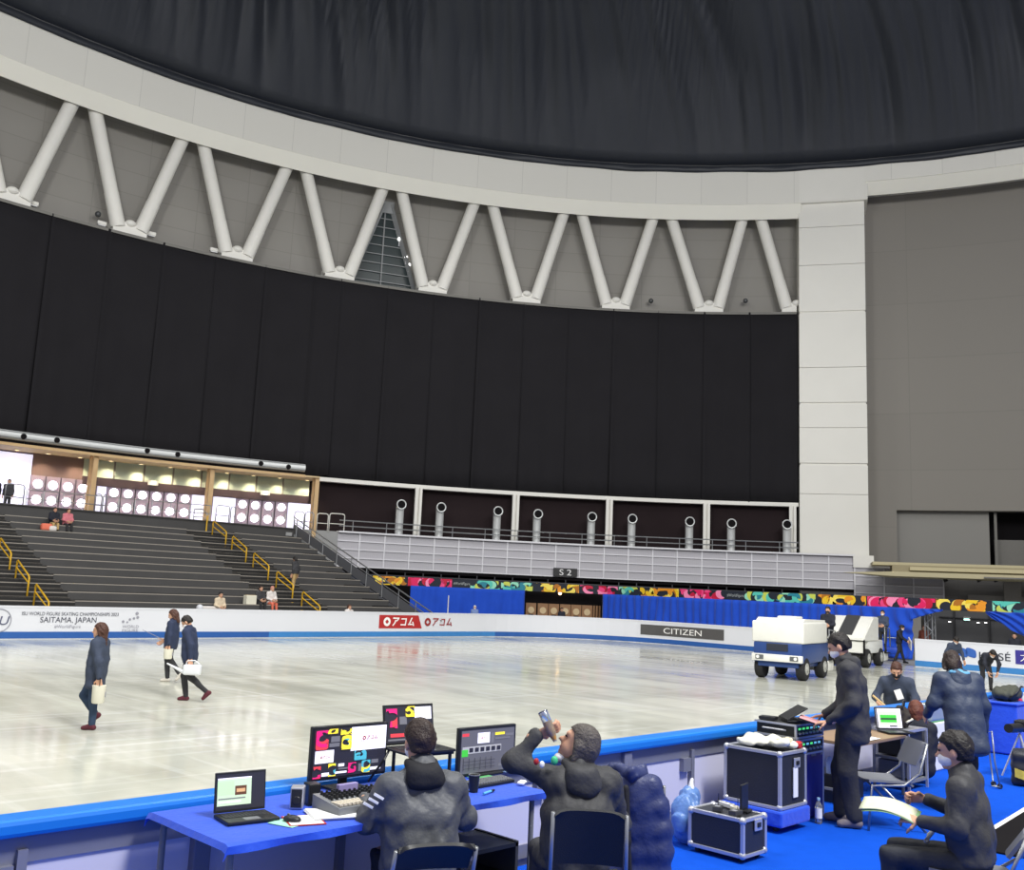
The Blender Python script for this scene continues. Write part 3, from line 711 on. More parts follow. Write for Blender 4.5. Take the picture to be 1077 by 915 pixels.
# ------------------------------------------------------------------ rink boards
M_board = mat('board_white', (218,219,225), .45, var=.02, scale=.5)
M_kick1 = mat('kick_blue', (40,88,160), .5, var=.1); M_kick2 = mat('kick_light_blue', (58,126,190), .5, var=.1)
M_capb = mat('cap_blue', (30,120,214), .35, var=.05)
M_out = mat('board_back', (206,205,226), .5, var=.03, scale=1)
M_postg = mat('board_post', (128,130,146), .5, .2)
M_ink = mat('dark_print', (70,72,84), .5); M_ink2 = mat('grey_print', (150,150,160), .5)
class Path:
    def __init__(s, pts):
        s.p = [Vector((x, y, 0)) for x, y in pts]; s.c = [0]
        for a, b in zip(s.p, s.p[1:]): s.c.append(s.c[-1]+(b-a).length)
        s.len = s.c[-1]
    def at(s, t):
        t = max(0, min(s.len-1e-6, t)); i = 0
        while s.c[i+1] < t: i += 1
        k = (t-s.c[i])/(s.c[i+1]-s.c[i]); d = (s.p[i+1]-s.p[i]).normalized()
        # smoothed normal
        def nd(j):
            a = s.p[max(0, j-1)]; b = s.p[min(len(s.p)-1, j+1)]; return (b-a).normalized()
        dd = (nd(i)*(1-k)+nd(i+1)*k).normalized()
        return s.p[i].lerp(s.p[i+1], k), Vector((dd.y, -dd.x, 0))     # point, normal to the right of travel
    def pt(s, t, h, off): p, n = s.at(t); return p+n*off+Vector((0, 0, h))
    def find(s, x, h, lo=0, hi=None):     # distance along the path that shows at photo column x
        hi = s.len if hi is None else hi; best = min((abs(px(s.pt(lo+(hi-lo)*i/1500, h, 0))[0]-x), lo+(hi-lo)*i/1500) for i in range(1501))
        return best[1]
def strip(bd, P, t0, t1, z0, z1, o0, o1, n):
    R = []
    for i in range(n+1):
        t = t0+(t1-t0)*i/n
        R.append([bd._v(P.pt(t, z, o)) for z, o in ((z0, o0), (z1, o0), (z1, o1), (z0, o1))])
    for A_, C_ in zip(R, R[1:]):
        for k in range(4): bd.face([A_[k], A_[(k+1) % 4], C_[(k+1) % 4], C_[k]])
    bd.face(R[0][::-1]); bd.face(R[-1])
HB = 1.13
far_pts = [(-12, 30.5)]+[(x, 30.5) for x in range(-10, 34, 4)]+[(34+7*math.sin(math.radians(a)), 23.5+7*math.cos(math.radians(a))) for a in range(0, 91, 5)]+[(41, 18.2)]
FP = Path(far_pts)
def board(P, name, lab, t0, t1, n, seed):
    rnd = random.Random(seed); t = thing(name, lab, 'rink board', P.pt(t0, 0, 0)); o = P.pt(t0, 0, 0)
    def fin(f, nm, m): bmesh.ops.translate(f.bm, verts=f.bm.verts[:], vec=-o); return f.done(nm, m, t)
    f = B(); strip(f, P, t0, t1, 0, HB-.06, 0, -.1, n); fin(f, 'panel', M_board)
    f = B(); strip(f, P, t0, t1, HB-.06, HB, .015, -.14, n); fin(f, 'cap', M_board)
    f = B(); s = t0
    while s < t1:
        e = min(t1, s+rnd.choice((1.5, 2.5, 3.5, 5))); f.mi = rnd.choice((0, 1)); strip(f, P, s, e, .03, .255, .012, 0, max(2, int((e-s)*1.2))); s = e
    fin(f, 'kick_strip', [M_kick1, M_kick2])
    return t, o
fb, fo = board(FP, 'rink_board', 'long white rink board with a blue kick strip in front of the dark stand', 0, FP.len, 90, 3)
def face_fn(P, t, z, o): return lambda u, v: P.pt(t+u, z+v, .022)-o
def lay(txt, P, x0, x1, y0, size, m, parent, o, name='lettering', slant=0, zc=None):
    s0, s1 = P.find(x0, .8), P.find(x1, .8); z = zc
    letters(name, txt, size, face_fn(P, (s0+s1)/2, z, o), m, parent, width=s1-s0, slant=slant)
lay('ISU WORLD FIGURE SKATING CHAMPIONSHIPS 2023', FP, 23, 124, 0, .17, M_ink, fb, fo, zc=.875)
lay('SAITAMA, JAPAN', FP, 42, 102, 0, .27, M_ink, fb, fo, zc=.64)
lay('#WorldFigure', FP, 58, 86, 0, .15, M_ink2, fb, fo, zc=.42)
# round union badge at the left edge
s0 = FP.find(-1, .6); f = B()
f.tube([FP.pt(s0+.38*math.cos(2*PI*i/40), .63+.38*math.sin(2*PI*i/40), .01)-fo for i in range(40)], .018, 6, closed=True); f.done('badge_ring', M_ink2, fb)
letters('badge_letters', 'ISU', .42, face_fn(FP, s0, .63, fo), mat('badge_blue', (84,88,112), .5), fb, width=.6, slant=.2)
# small host emblem: skaters' dots over small print
s0 = FP.find(137, .6); f = B()
for u, v, r in ((-.3, .62, .05), (-.05, .70, .045), (.1, .74, .045), (.2, .92, .06), (.24, .78, .05), (-.14, .60, .035)):
    c = FP.pt(s0+u, v, .018)-fo; n = FP.at(s0)[1]; f.cone(c-n*.01, c+n*.006, r, r, 10)
f.done('emblem_dots', M_ink2, fb)
letters('emblem_print', 'WORLD', .15, face_fn(FP, s0, .44, fo), M_ink2, fb, width=.62)
letters('emblem_print', 'FIGURE', .13, face_fn(FP, s0, .3, fo), M_ink2, fb, width=.6)
# red and white katakana advert
M_red = mat('advert_red', (178,44,44), .45); M_wink = mat('white_print', (245,243,240), .5); M_rink = mat('dark_red_print', (150,46,44), .5)
KANA = {'A': [[(0,1),(.92,1),(.92,.84),(.62,.5),(.48,.6),(.7,.84),(0,.84)], [(.34,.72),(.5,.72),(.46,.36),(.2,0),(.04,.08),(.3,.42)]],
        'KO': [[(.06,.92),(.86,.92),(.86,.06),(.7,.06),(.7,.78),(.06,.78)], [(.06,.22),(.7,.22),(.7,.08),(.06,.08)]],
        'MU': [[(.36,1),(.54,1),(.26,.24),(.08,.24)], [(0,.28),(.72,.28),(.72,.14),(0,.12)], [(.56,.52),(.72,.52),(.94,.04),(.78,0)]]}
def acom(P, t, z, h, o, m, parent, off=.02, d_=1):
    def fn(u, v, d): return P.pt(t+u*d_, z+v, off+d*.004)-o
    f = B(); n = 24; ro, ri = h*.42, h*.2                                # ring with a star-shaped hole
    for i in range(n):
        a, b = 2*PI*i/n, 2*PI*(i+1)/n
        f.quad(*[fn(-h*1.75+r*math.cos(c)*1.0, r*math.sin(c), 1) for r, c in ((ro, a), (ro, b), (ri*(1.15 if (i+1) % 6 == 0 else .85), b), (ri*(1.15 if i % 6 == 0 else .85), a))])
    f.done('emblem_ring', m, parent)
    for k, key in enumerate(('A', 'KO', 'MU')):
        f = B()
        for poly in KANA[key]: f.face([f._v(fn(-h*1.15+k*h*.98+(u+.14*v)*h*.84, (v-.5)*h*.8, 1)) for u, v in poly])
        f.done('lettering', m, parent)
sA, sB, sC = FP.find(399, .8), FP.find(441, .8), FP.find(481, .8)
zA, zB = .40, 1.0
f = B(); f.prism([(sA, zA), (sB+.18, zA), (sB-.06, zB), (sA, zB)], lambda u, v, d: FP.pt(u, v, .004+d*.006)-fo, 1); f.done('advert_panel', M_red, fb, label='red advert panel with white katakana lettering')
acom(FP, (sA+sB)/2+.1, .70, .48, fo, M_wink, fb)
acom(FP, (sB+sC)/2+.12, .70, .46, fo, M_rink, fb)
# grey watch advert on the curve
sA, sB = FP.find(674, .6), FP.find(761.5, .6); f = B()
strip(f, FP, sA, sB, .42, .93, .03, .0, 40); bmesh.ops.translate(f.bm, verts=f.bm.verts[:], vec=-fo); f.done('advert_panel', mat('advert_grey', (84,82,82), .5), fb, label='dark grey advert panel reading CITIZEN')
s0, s1 = FP.find(698, .6), FP.find(738, .6)
letters('lettering', 'CITIZEN', .40, lambda u, v, c=(s0+s1)/2: FP.pt(c+u, .675+v, .042)-fo, M_wink, fb, width=s1-s0)
# short end board beyond the gate
EP = Path([(40.75, 11.55), (40.9, 9), (41.0, 6), (41, 2)])
eb, eo = board(EP, 'rink_board', 'short white rink board at the right edge carrying a cosmetics advert', 0, EP.len, 12, 5)
M_kose = mat('advert_blue', (52,96,176), .5)
for x, rx in ((1012.5, 5), (1021.5, 6)):
    s0 = EP.find(x, .7); f = B()
    def sq(u, v): return EP.pt(s0+u, .72+v-.25*u, .022)-eo
    f.face([f._v(sq(.2*math.copysign(abs(math.cos(2*PI*i/28))**.6, math.cos(2*PI*i/28)), .17*math.copysign(abs(math.sin(2*PI*i/28))**.6, math.sin(2*PI*i/28)))) for i in range(28)]); f.done('emblem', M_kose, eb)
s0, s1 = EP.find(1030, .7), EP.find(1063, .7)
letters('lettering', 'KOSÉ', .4, face_fn(EP, (s0+s1)/2, .68, eo), mat('advert_ink', (44,48,64), .5), eb, width=s1-s0)
s0 = EP.find(1068, .7); f = B(); strip(f, EP, s0, s0+1.6, .42, .95, .012, 0, 2); bmesh.ops.translate(f.bm, verts=f.bm.verts[:], vec=-eo); f.done('advert_panel', mat('advert_violet', (58,50,140), .5), eb)
letters('lettering', '力', .34, face_fn(EP, s0+.35, .69, eo), M_wink, eb, width=.35)
# near board seen from outside: blue cap, frame, pale panels and grey posts
NT = 1.19
t = thing('rink_board', 'near rink board with a bright blue cap and pale panels beside the work tables', 'rink board', (-12, .26, .4)); o = Vector((-12, .26, .4))
f = B(); f.box((20, 0, NT-.045-.4), (46, .2, .09), None, .025); f.done('cap', M_capb, t)
f = B(); f.box((20, .03, -.02), (46, .08, 1.48-.02-.0)) if False else f.box((20, .05, (NT-.09-.4+0-.4)/2), (46, .06, NT-.09)); f.done('ice_side', M_board, t)
f = B(); f.box((20, -.005, NT-.09-.07-.4), (46, .05, .14)); f.box((20, -.005, .05), (46, .05, .1)); f.done('frame_rail', M_postg, t)
X = -11.0; k = 0
while X < 34:
    f = B(); f.box((X+12-(-0)-.0+1.0, .0, .33), (1.93, .03, .56)); f.done('outer_panel', M_out, t)
    if X > -4 and X < 26:
        f = B(); f.box((X+12, -.03, .345), (.11, .08, .69), None, .008); f.done('post', M_postg, t)
        f = B(); f.box((X+12+1.0, -.03, .33), (.05, .06, .6)); f.box((X+12+.9, -.04, .5), (.12, .05, .12)); f.done('bracket', M_postg, t)
    X += 2.0
# ------------------------------------------------------------------ bright swirl banner round the hall
BP = Path([tuple(rp(45, a).xy) for a in np.arange(69.3, 47.5, -1.)]+[(46, y) for y in np.arange(32.2, -2, -2.)])
bt_ = thing('swirl_banner', 'long banner of bright pink, yellow and teal swirls above the blue drapes', 'banner', BP.pt(0, 2.3, 0)); bo = BP.pt(0, 2.3, 0)
M_bnd = mat('banner_dark', (32,38,50), .7)
f = B(); strip(f, BP, 0, BP.len, 2.33, 2.84, 0, -.04, 110); bmesh.ops.translate(f.bm, verts=f.bm.verts[:], vec=-bo); f.done('banner_cloth', M_bnd, bt_)
PAL = {'Y': [(238,196,40), (232,150,40), (246,222,96), (176,110,30)], 'P': [(226,30,96), (240,70,130), (196,20,60), (250,140,180)], 'T': [(88,196,180), (150,220,190), (40,130,150), (200,210,90)]}
PM = {k: [mat('swirl_%s_%d' % (k, i), c, .6) for i, c in enumerate(v)] for k, v in PAL.items()}
rnd = random.Random(11)
for x0, x1, key in ((392, 428, 'Y'), (429, 475, 'P'), (495, 560, 'T'), (564, 609, 'Y'), (610, 650, 'P'), (651, 672, 'T'), (673, 714, 'Y'), (715, 763, 'P'), (783, 858, 'T'), (859, 911, 'Y'), (912, 984, 'P'), (985, 1043, 'Y'), (1044, 1130, 'T')):
    s0, s1 = BP.find(x0, 2.6), BP.find(x1, 2.6); f = B(); N = int((s1-s0)*4.6)+3; lay_ = 0
    for k in range(N):
        c = s0+(k+.5)*(s1-s0)/N+rnd.uniform(-.1, .1); r = rnd.uniform(.16, .34); a0 = rnd.uniform(0, 2*PI); da = rnd.uniform(1.8, 3.6); w = rnd.uniform(.09, .16); el = rnd.uniform(.9, 1.7); f.mi = k % 4
        zc = 2.585+rnd.uniform(-.08, .08); lay_ = .008+.004*(k % 5); prev = None
        for i in range(13):
            a = a0+da*i/12; ww = w*math.sin(PI*(i+.6)/13.2)
            q = []
            for rr in (r-ww, r+ww):
                s = min(s1, max(s0, c+rr*el*math.cos(a))); z = min(2.83, max(2.34, zc+rr*math.sin(a))); q.append(BP.pt(s, z, lay_)-bo)
            q = [f._v(v) for v in q]
            if prev: f.face([prev[0], q[0], q[1], prev[1]])
            prev = q
    f.done('swirl_print', PM[key], bt_)
for x0, x1 in ((477, 494), (765, 782)):
    s0, s1 = BP.find(x0, 2.6), BP.find(x1, 2.6); letters('lettering', '#WorldFigure', .22, lambda u, v, c=(s0+s1)/2: BP.pt(c+u, 2.58+v, .01)-bo, mat('banner_print', (170,176,176), .6), bt_, width=s1-s0)
# blue drapes
def drape(x0, x1, lab, pl=.42, amp=.12, sway=.0, z0=.0, n=None):
    s0, s1 = BP.find(x0, 2.3), BP.find(x1, 2.3); n = n or int((s1-s0)*9); o = BP.pt(s0, 0, 0)
    def fn(u, v):
        s = s0+(s1-s0)*u; w = noise.noise(Vector((s*.6, v*.8, 3)))
        d = amp*math.sin(s/pl*2*PI+2.5*w)*(.5+.5*(1-v))+.06*noise.noise(Vector((s*2, v*2, 1)))
        return BP.pt(s+sway*(1-v)*math.sin(s), z0+(2.36-z0)*v, .10+d)-o
    f = B(); f.grid(fn, n, 12, .015); return f.done('blue_drape', M_blue, smooth=True, loc=o, **T(lab, 'drape'))
drape(432, 551.5, 'bright blue pleated drape between the stand and the brown doors', .8, .09)
drape(634.5, 872, 'long bright blue pleated drape between the brown doors and the ice resurfacers', .5)
# swept drape by the gate
s0, s1, s2 = BP.find(871, 2.3), BP.find(961, 1.0), BP.find(993, 2.3); o = BP.pt(s0, 0, 0)
def sw(u, v):
    s = s0+(s1-s0)*u; pull = (1-v)*.25
    rad = math.hypot((1-u)*(s1-s0), (1-v)*2.3)
    d = .09*math.sin(rad*9+3*noise.noise(Vector((u*3, v*2, 5))))*min(1, rad)+.05*math.sin(s*14)*(1-v)
    return BP.pt(s, 2.36*v, .12+d)-o
f = B(); f.grid(sw, 70, 24, .015)
def flap(u, v):
    s = s1-.1+(s2-s1+.1)*u; bot = 1.78+.52*u**.8; d = .05*math.sin(u*24+4*v)
    return BP.pt(s, bot+(2.36-bot)*v, .12+d)-o
f.grid(flap, 30, 6, .015); f.done('blue_drape', M_blue, smooth=True, loc=o, **T('bright blue drape swept aside in fan folds left of the dark gate', 'drape'))
s0, s1 = BP.find(1038, 2.3), BP.find(1120, 2.3); o = BP.pt(s0, 0, 0)
def tb(u, v):
    s = s0+(s1-s0)*u; bot = 2.3-1.75*u**.85; d = .08*math.sin((u*1.2+v*.8)*20)
    return BP.pt(s, bot+(2.36-bot)*v, .12+d)-o
f = B(); f.grid(tb, 50, 14, .015); f.done('blue_drape', M_blue, smooth=True, loc=o, **T('bright blue drape tied back at the right edge above the dark gate', 'drape'))
# brown doors with round windows below the banner
def Bd(x): return ang(x, 640, 46.2)[0]
M_brown = mat('brown_door', (150,112,78), .5, var=.1)
f = B(); f.ring_strip(46.6, 46.9, -.05, 2.3, Bd(634), Bd(551), 6); f.done('wall_door_niche', M_dark, **ST)
for k, x in enumerate((553, 565.5, 577, 589, 600.5, 612)):
    dn[0] += 1; a0, a1 = Bd(x+11.2), Bd(x+.4); f = B(); f.ring_strip(46.3, 46.45, -.05, 1.62, a0, a1, 2); d = f.done('door_%d' % dn[0], M_brown, **ST)
    am = (a0+a1)/2; n = rp(1, am)-rp(0, am); p = rp(46.28, am, 1.2); f = B(); f.cone(p-n*.02, p+n*.05, .2, .2, 18); f.done('porthole', mat('door_glass', (214,190,150), .3), d)
    if k % 2 == 0:
        f = B(); f.box(rp(46.26, am, .9), (.05, .3, .1), math.radians(am)); f.done('handle', M_dark, d)
f = B()
for x in (624, 627, 630): f.ring_strip(46.25, 46.45, -.05, 1.62, Bd(x+1.8), Bd(x), 1)
f.done('trim_door_slats', M_brown, **ST)
f = B(); f.ring_strip(45.6, 45.75, -.05, 2.3, Bd(633.6), Bd(632.4), 1); f.done('trim_door_post', M_white, **ST)
a, z = ang(589, 624, 46.1); k = thing('downlight', 'single lit lamp under the swirl banner above the brown doors', 'light', rp(46.1, a, z))
f = B(); f.ball((0, 0, 0), .1, 10, 6); f.done('bulb', M_warm, k); f = B(); f.box((0, .05, .13), (.2, .2, .1)); f.done('fixture', M_white, k)
# dark gate behind the end board
f = B(); f.box((48.6, 8, 1.2), (.2, 12, 2.5)); f.done('wall_gate', mat('gate_dark', (70,70,72), .6), **ST)
f = B()
for y in (6.2, 8.0, 9.6, 11.2, 12.8): f.box((48.45, y, 1.2), (.12, .06, 2.4))
f.box((48.45, 9, 2.0), (.12, 9, .05)); f.done('trim_gate_frames', mat('gate_frame', (46,46,48), .6), **ST)
p = PZ(1017, 651, 2.0); d = ray(1017, 651); p = CAM+d*((48.45-CAM.x)/d.x); k = thing('exit_light', 'small bright green-white light on the dark gate below the swirl banner', 'light', p)
f = B(); f.box((0, 0, 0), (.06, .3, .16), None, .01); f.done('case', M_white, k); f = B(); f.box((-.04, 0, 0), (.02, .24, .12)); f.done('lit_face', glow('green_glow', (190,255,236), 2.0), k)
for i, x in enumerate((999, 1029, 1037)):
    d = ray(x, [654, 655, 655][i]); p = CAM+d*((48.45-CAM.x)/d.x); k = thing('gate_lamp', 'tiny pale lamp on the dark gate, '+['left of the green light', 'first right of the green light', 'second right of the green light'][i], 'light', p, 0, 'tiny lamps on the dark gate')
    f = B(); f.box((0, 0, 0), (.06, .14, .05)); f.done('case', M_white, k); f = B(); f.box((-.03, 0, 0), (.02, .1, .03)); f.done('lit_face', M_port, k)
f = B(); f.box((46.6, 4.6, .8), (.15, 4.2, 1.75)); f.done('trim_gate_side', mat('gate_side', (150,152,156), .6), **ST)
# lighting truss upright beside the gate
d = ray(978.5, 668); p = CAM+d*((46.6-CAM.x)/d.x); o = Vector((p.x, p.y, -.05)); k = thing('box_truss', 'silver lattice truss upright between the swept blue drape and the dark gate', 'truss', o)
for sx in (-.17, .17):
    for sy in (-.17, .17):
        f = B(); f.cone((sx, sy, 0), (sx, sy, 2.3), .035, .035, 8); f.done('chord', M_chrome, k)
f = B()
for i in range(7):
    z = .08+i*.32; s = .17 if i % 2 else -.17
    f.cone((-.17, s, z), (-.17, -s, z+.32), .02, .02, 6); f.cone((s, -.17, z), (-s, -.17, z+.32), .02, .02, 6)
f.done('lattice', M_chrome, k)
# ------------------------------------------------------------------ organic shapes: smooth-blended signed distances, skinned by surface nets
def s_cap(a, b, ra, rb=None):
    rb = ra if rb is None else rb; a = np.array(a, float); b = np.array(b, float); ab = b-a; L2 = max(ab@ab, 1e-9)
    def f(P):
        t = np.clip((P-a)@ab/L2, 0, 1); d = P-a-t[:, None]*ab
        return np.sqrt((d*d).sum(1))-(ra+(rb-ra)*t)
    r = max(ra, rb); f.lo = np.minimum(a, b)-r; f.hi = np.maximum(a, b)+r
    return f
def s_ell(c, r, M=None):
    c = np.array(c, float); r = np.array(r, float); M = np.eye(3) if M is None else M
    def f(P):
        q = (P-c)@M; k = np.sqrt(((q/r)**2).sum(1)); k2 = np.sqrt(((q/r**2)**2).sum(1))+1e-9
        return k*(k-1)/k2
    f.lo = c-r.max(); f.hi = c+r.max(); return f
def s_box(c, h, rad, M=None):
    c = np.array(c, float); h = np.array(h, float)-rad; M = np.eye(3) if M is None else M
    def f(P):
        q = np.abs((P-c)@M)-h; return np.sqrt((np.maximum(q, 0)**2).sum(1))+np.minimum(q.max(1), 0)-rad
    e = np.linalg.norm(h)+rad; f.lo = c-e; f.hi = c+e; return f
def smin(ds, k):
    r = ds[0]
    for d in ds[1:]:
        h = np.clip(.5+.5*(d-r)/k, 0, 1); r = d*(1-h)+r*h-k*h*(1-h)     # smooth union
    return r
class Shape:
    def __init__(s, k=.03): s.p = []; s.k = k; s.cut = []; s.wr = None
    def add(s, *fs): s.p += fs; return s
    def ev(s, P):
        r = smin([f(P) for f in s.p], s.k)
        if s.wr: r = r+s.wr(P)
        for c in s.cut: r = np.maximum(r, c(P))
        return r
    def bounds(s): return np.min([f.lo for f in s.p], 0), np.max([f.hi for f in s.p], 0)
def plane(p, n):     # keeps the side the normal points away from
    p = np.array(p, float); n = np.array(n, float); n = n/np.linalg.norm(n)
    return lambda P: (P-p)@n
def wrinkle(a, f=1.0, seed=0):
    r = np.random.RandomState(seed); K = r.randn(5, 3)*np.array([24, 24, 17])*f; ph = r.rand(5)*6
    return lambda P: a*sum(np.sin(P@k+q+1.3*np.sin(P@k[::-1]*.4)) for k, q in zip(K, ph))/2.2
def nets(shape, h):
    lo, hi = shape.bounds(); lo = lo-2*h-.01; hi = hi+2*h+.01
    n = np.ceil((hi-lo)/h).astype(int)+1
    ax = [lo[i]+h*np.arange(n[i]) for i in range(3)]
    G = np.stack(np.meshgrid(*ax, indexing='ij'), -1); V = shape.ev(G.reshape(-1, 3)).reshape(n)
    ins = V < 0
    c = [(i, j, k) for i in (0, 1) for j in (0, 1) for k in (0, 1)]
    sl = lambda A, o: A[o[0]:A.shape[0]-1+o[0], o[1]:A.shape[1]-1+o[1], o[2]:A.shape[2]-1+o[2]]
    cnt = sum(sl(ins, o).astype(int) for o in c); mix = (cnt > 0) & (cnt < 8)
    idx = -np.ones(mix.shape, int); I = np.argwhere(mix); idx[mix] = np.arange(len(I))
    acc = np.zeros((len(I), 3)); num = np.zeros(len(I))
    for a in c:
        for ax_ in range(3):
            if a[ax_]: continue
            b = list(a); b[ax_] = 1
            va = V[I[:, 0]+a[0], I[:, 1]+a[1], I[:, 2]+a[2]]; vb = V[I[:, 0]+b[0], I[:, 1]+b[1], I[:, 2]+b[2]]
            cr = (va < 0) != (vb < 0); t = np.where(cr, va/np.where(cr, va-vb, 1), 0)
            p = np.array(a, float)[None].repeat(len(I), 0); p[:, ax_] = t
            acc += p*cr[:, None]; num += cr
    verts = lo+h*(I+acc/num[:, None])
    quads = []
    for d in range(3):
        o1, o2 = [x for x in range(3) if x != d]
        A = ins; s0 = [slice(None)]*3; s1 = [slice(None)]*3; s0[d] = slice(0, -1); s1[d] = slice(1, None)
        E = np.argwhere(A[tuple(s0)] != A[tuple(s1)])
        E = E[(E[:, o1] > 0) & (E[:, o2] > 0)]
        if not len(E): continue
        q = []
        for da, db in ((0, 0), (1, 0), (1, 1), (0, 1)):
            k = E.copy(); k[:, o1] -= da; k[:, o2] -= db; k = np.minimum(k, np.array(idx.shape)-1); q.append(idx[k[:, 0], k[:, 1], k[:, 2]])
        q = np.stack(q, 1); flip = A[E[:, 0], E[:, 1], E[:, 2]] != (d == 1)
        q[flip] = q[flip][:, ::-1]; quads.append(q[(q >= 0).all(1)])
    return verts, np.concatenate(quads) if quads else np.zeros((0, 4), int)
def organic(name, pieces, mts, parent=None, loc=None, rot=None, **props):
    """pieces: [(Shape, step, material index)] become ONE mesh object"""
    Vs, Fs, Ms, n = [], [], [], 0
    for s, h, mi in pieces:
        v, q = nets(s, h); Vs.append(v); Fs.append(q+n); Ms += [mi]*len(q); n += len(v)
    me = bpy.data.meshes.new(name); V = np.concatenate(Vs); Q = np.concatenate(Fs)
    me.from_pydata(V.tolist(), [], Q.tolist())
    for x in (mts if isinstance(mts, (list, tuple)) else [mts]): me.materials.append(x)
    me.polygons.foreach_set('material_index', Ms); set_smooth(me, True); me.update()
    bm = bmesh.new(); bm.from_mesh(me); bmesh.ops.recalc_face_normals(bm, faces=bm.faces[:])
    bmesh.ops.smooth_vert(bm, verts=bm.verts[:], factor=.4, use_axis_x=True, use_axis_y=True, use_axis_z=True); bm.to_mesh(me); bm.free()
    return link(name, me, parent, loc, rot, **props)
A_ = lambda *v: np.array(v, float)
def unit(v): v = np.array(v, float); return v/np.linalg.norm(v)
def skel(H=1.7, **ov):
    k = H/1.7
    J = dict(pel=A_(0,0,.93), chest=A_(0,-.01,1.24), neck=A_(0,-.01,1.44), head=A_(0,.02,1.585), hf=A_(0,1,0), hu=A_(0,0,1),
             sl=A_(-.175,-.01,1.385), sr=A_(.175,-.01,1.385), el=A_(-.225,-.03,1.11), er=A_(.225,-.03,1.11), wl=A_(-.235,.03,.86), wr=A_(.235,.03,.86),
             hl=A_(-.085,0,.92), hr=A_(.085,0,.92), kl=A_(-.095,.02,.50), kr=A_(.095,.02,.50), al=A_(-.095,-.02,.085), ar=A_(.095,-.02,.085),
             tl=A_(0,1,0), tr=A_(0,1,0))
    for n in J:
        if n not in ('hf', 'hu', 'tl', 'tr'): J[n] = J[n]*k
    for n, v in ov.items(): J[n] = np.array(v, float)
    J['hf'] = unit(J['hf']); J['hu'] = unit(J['hu']-J['hf']*(J['hu']@J['hf']))
    return J
def hand_shape(w, d, nrm, side, curl=.5, spread=1.0, k=1.0, grip=None):
    """w wrist, d direction of the fingers, nrm palm normal (the way the palm faces), side +1 if the thumb lies along d x nrm"""
    d = unit(d); nrm = unit(np.array(nrm, float)-d*(np.array(nrm, float)@d)); t = np.cross(d, nrm)*side; S = Shape(.007*k)
    for u in (-.028, -.009, .010, .028): S.add(s_cap(w+t*u*.55*k, w+d*.085*k+t*u*k, .013*k, .0125*k))
    for u, L_ in zip((.030, .010, -.010, -.029), (.072, .08, .075, .058)):
        p = w+d*.088*k+t*u*k*spread; a = curl*.45
        for seg, r0, r1 in ((.45, .0098, .009), (.31, .009, .0083), (.24, .0083, .0072)):
            dr = d*math.cos(a)+nrm*math.sin(a); q = p+dr*L_*seg*k*1.05; S.add(s_cap(p, q, r0*k, r1*k)); p = q; a += curl*1.05
    p = w+d*.022*k+t*.026*k; dr = unit(t*.75+d*.55+nrm*(.35+.3*curl)); q = p+dr*.042*k; S.add(s_cap(p, q, .013*k, .0105*k))
    dr = unit(d*.8+t*.25+nrm*(.3+.7*curl)); q2 = q+dr*.03*k; S.add(s_cap(q, q2, .0105*k, .009*k)); S.add(s_cap(q2, q2+unit(dr+nrm*curl*.5)*.022*k, .009*k, .0075*k))
    S.add(s_cap(w-d*.05*k, w+d*.012*k, .025*k, .024*k)); return S
M_skin = mat('skin', (206,158,130), .55, var=.05, scale=14); M_eyew = mat('eye_dark', (34,26,24), .25); M_lip = mat('lip', (170,104,92), .5)
M_mask = mat('mask_white', (236,236,238), .7); M_maskk = mat('mask_black', (34,34,38), .8)
def cloth(nm, c, **k):
    kw = dict(rough=.75, var=.10, scale=9, bump=.12, bscale=40, spec=.25); kw.update(k); return mat(nm, c, **kw)
def hair_m(nm, c): return mat(nm, c, .5, var=.3, scale=30, bump=.3, bscale=70, spec=.35)
H_black = hair_m('hair_black', (36,32,31)); H_brown = hair_m('hair_brown', (78,50,40)); H_dkbrown = hair_m('hair_dark_brown', (52,40,36)); H_grey = hair_m('hair_grey_streaked', (84,78,74))
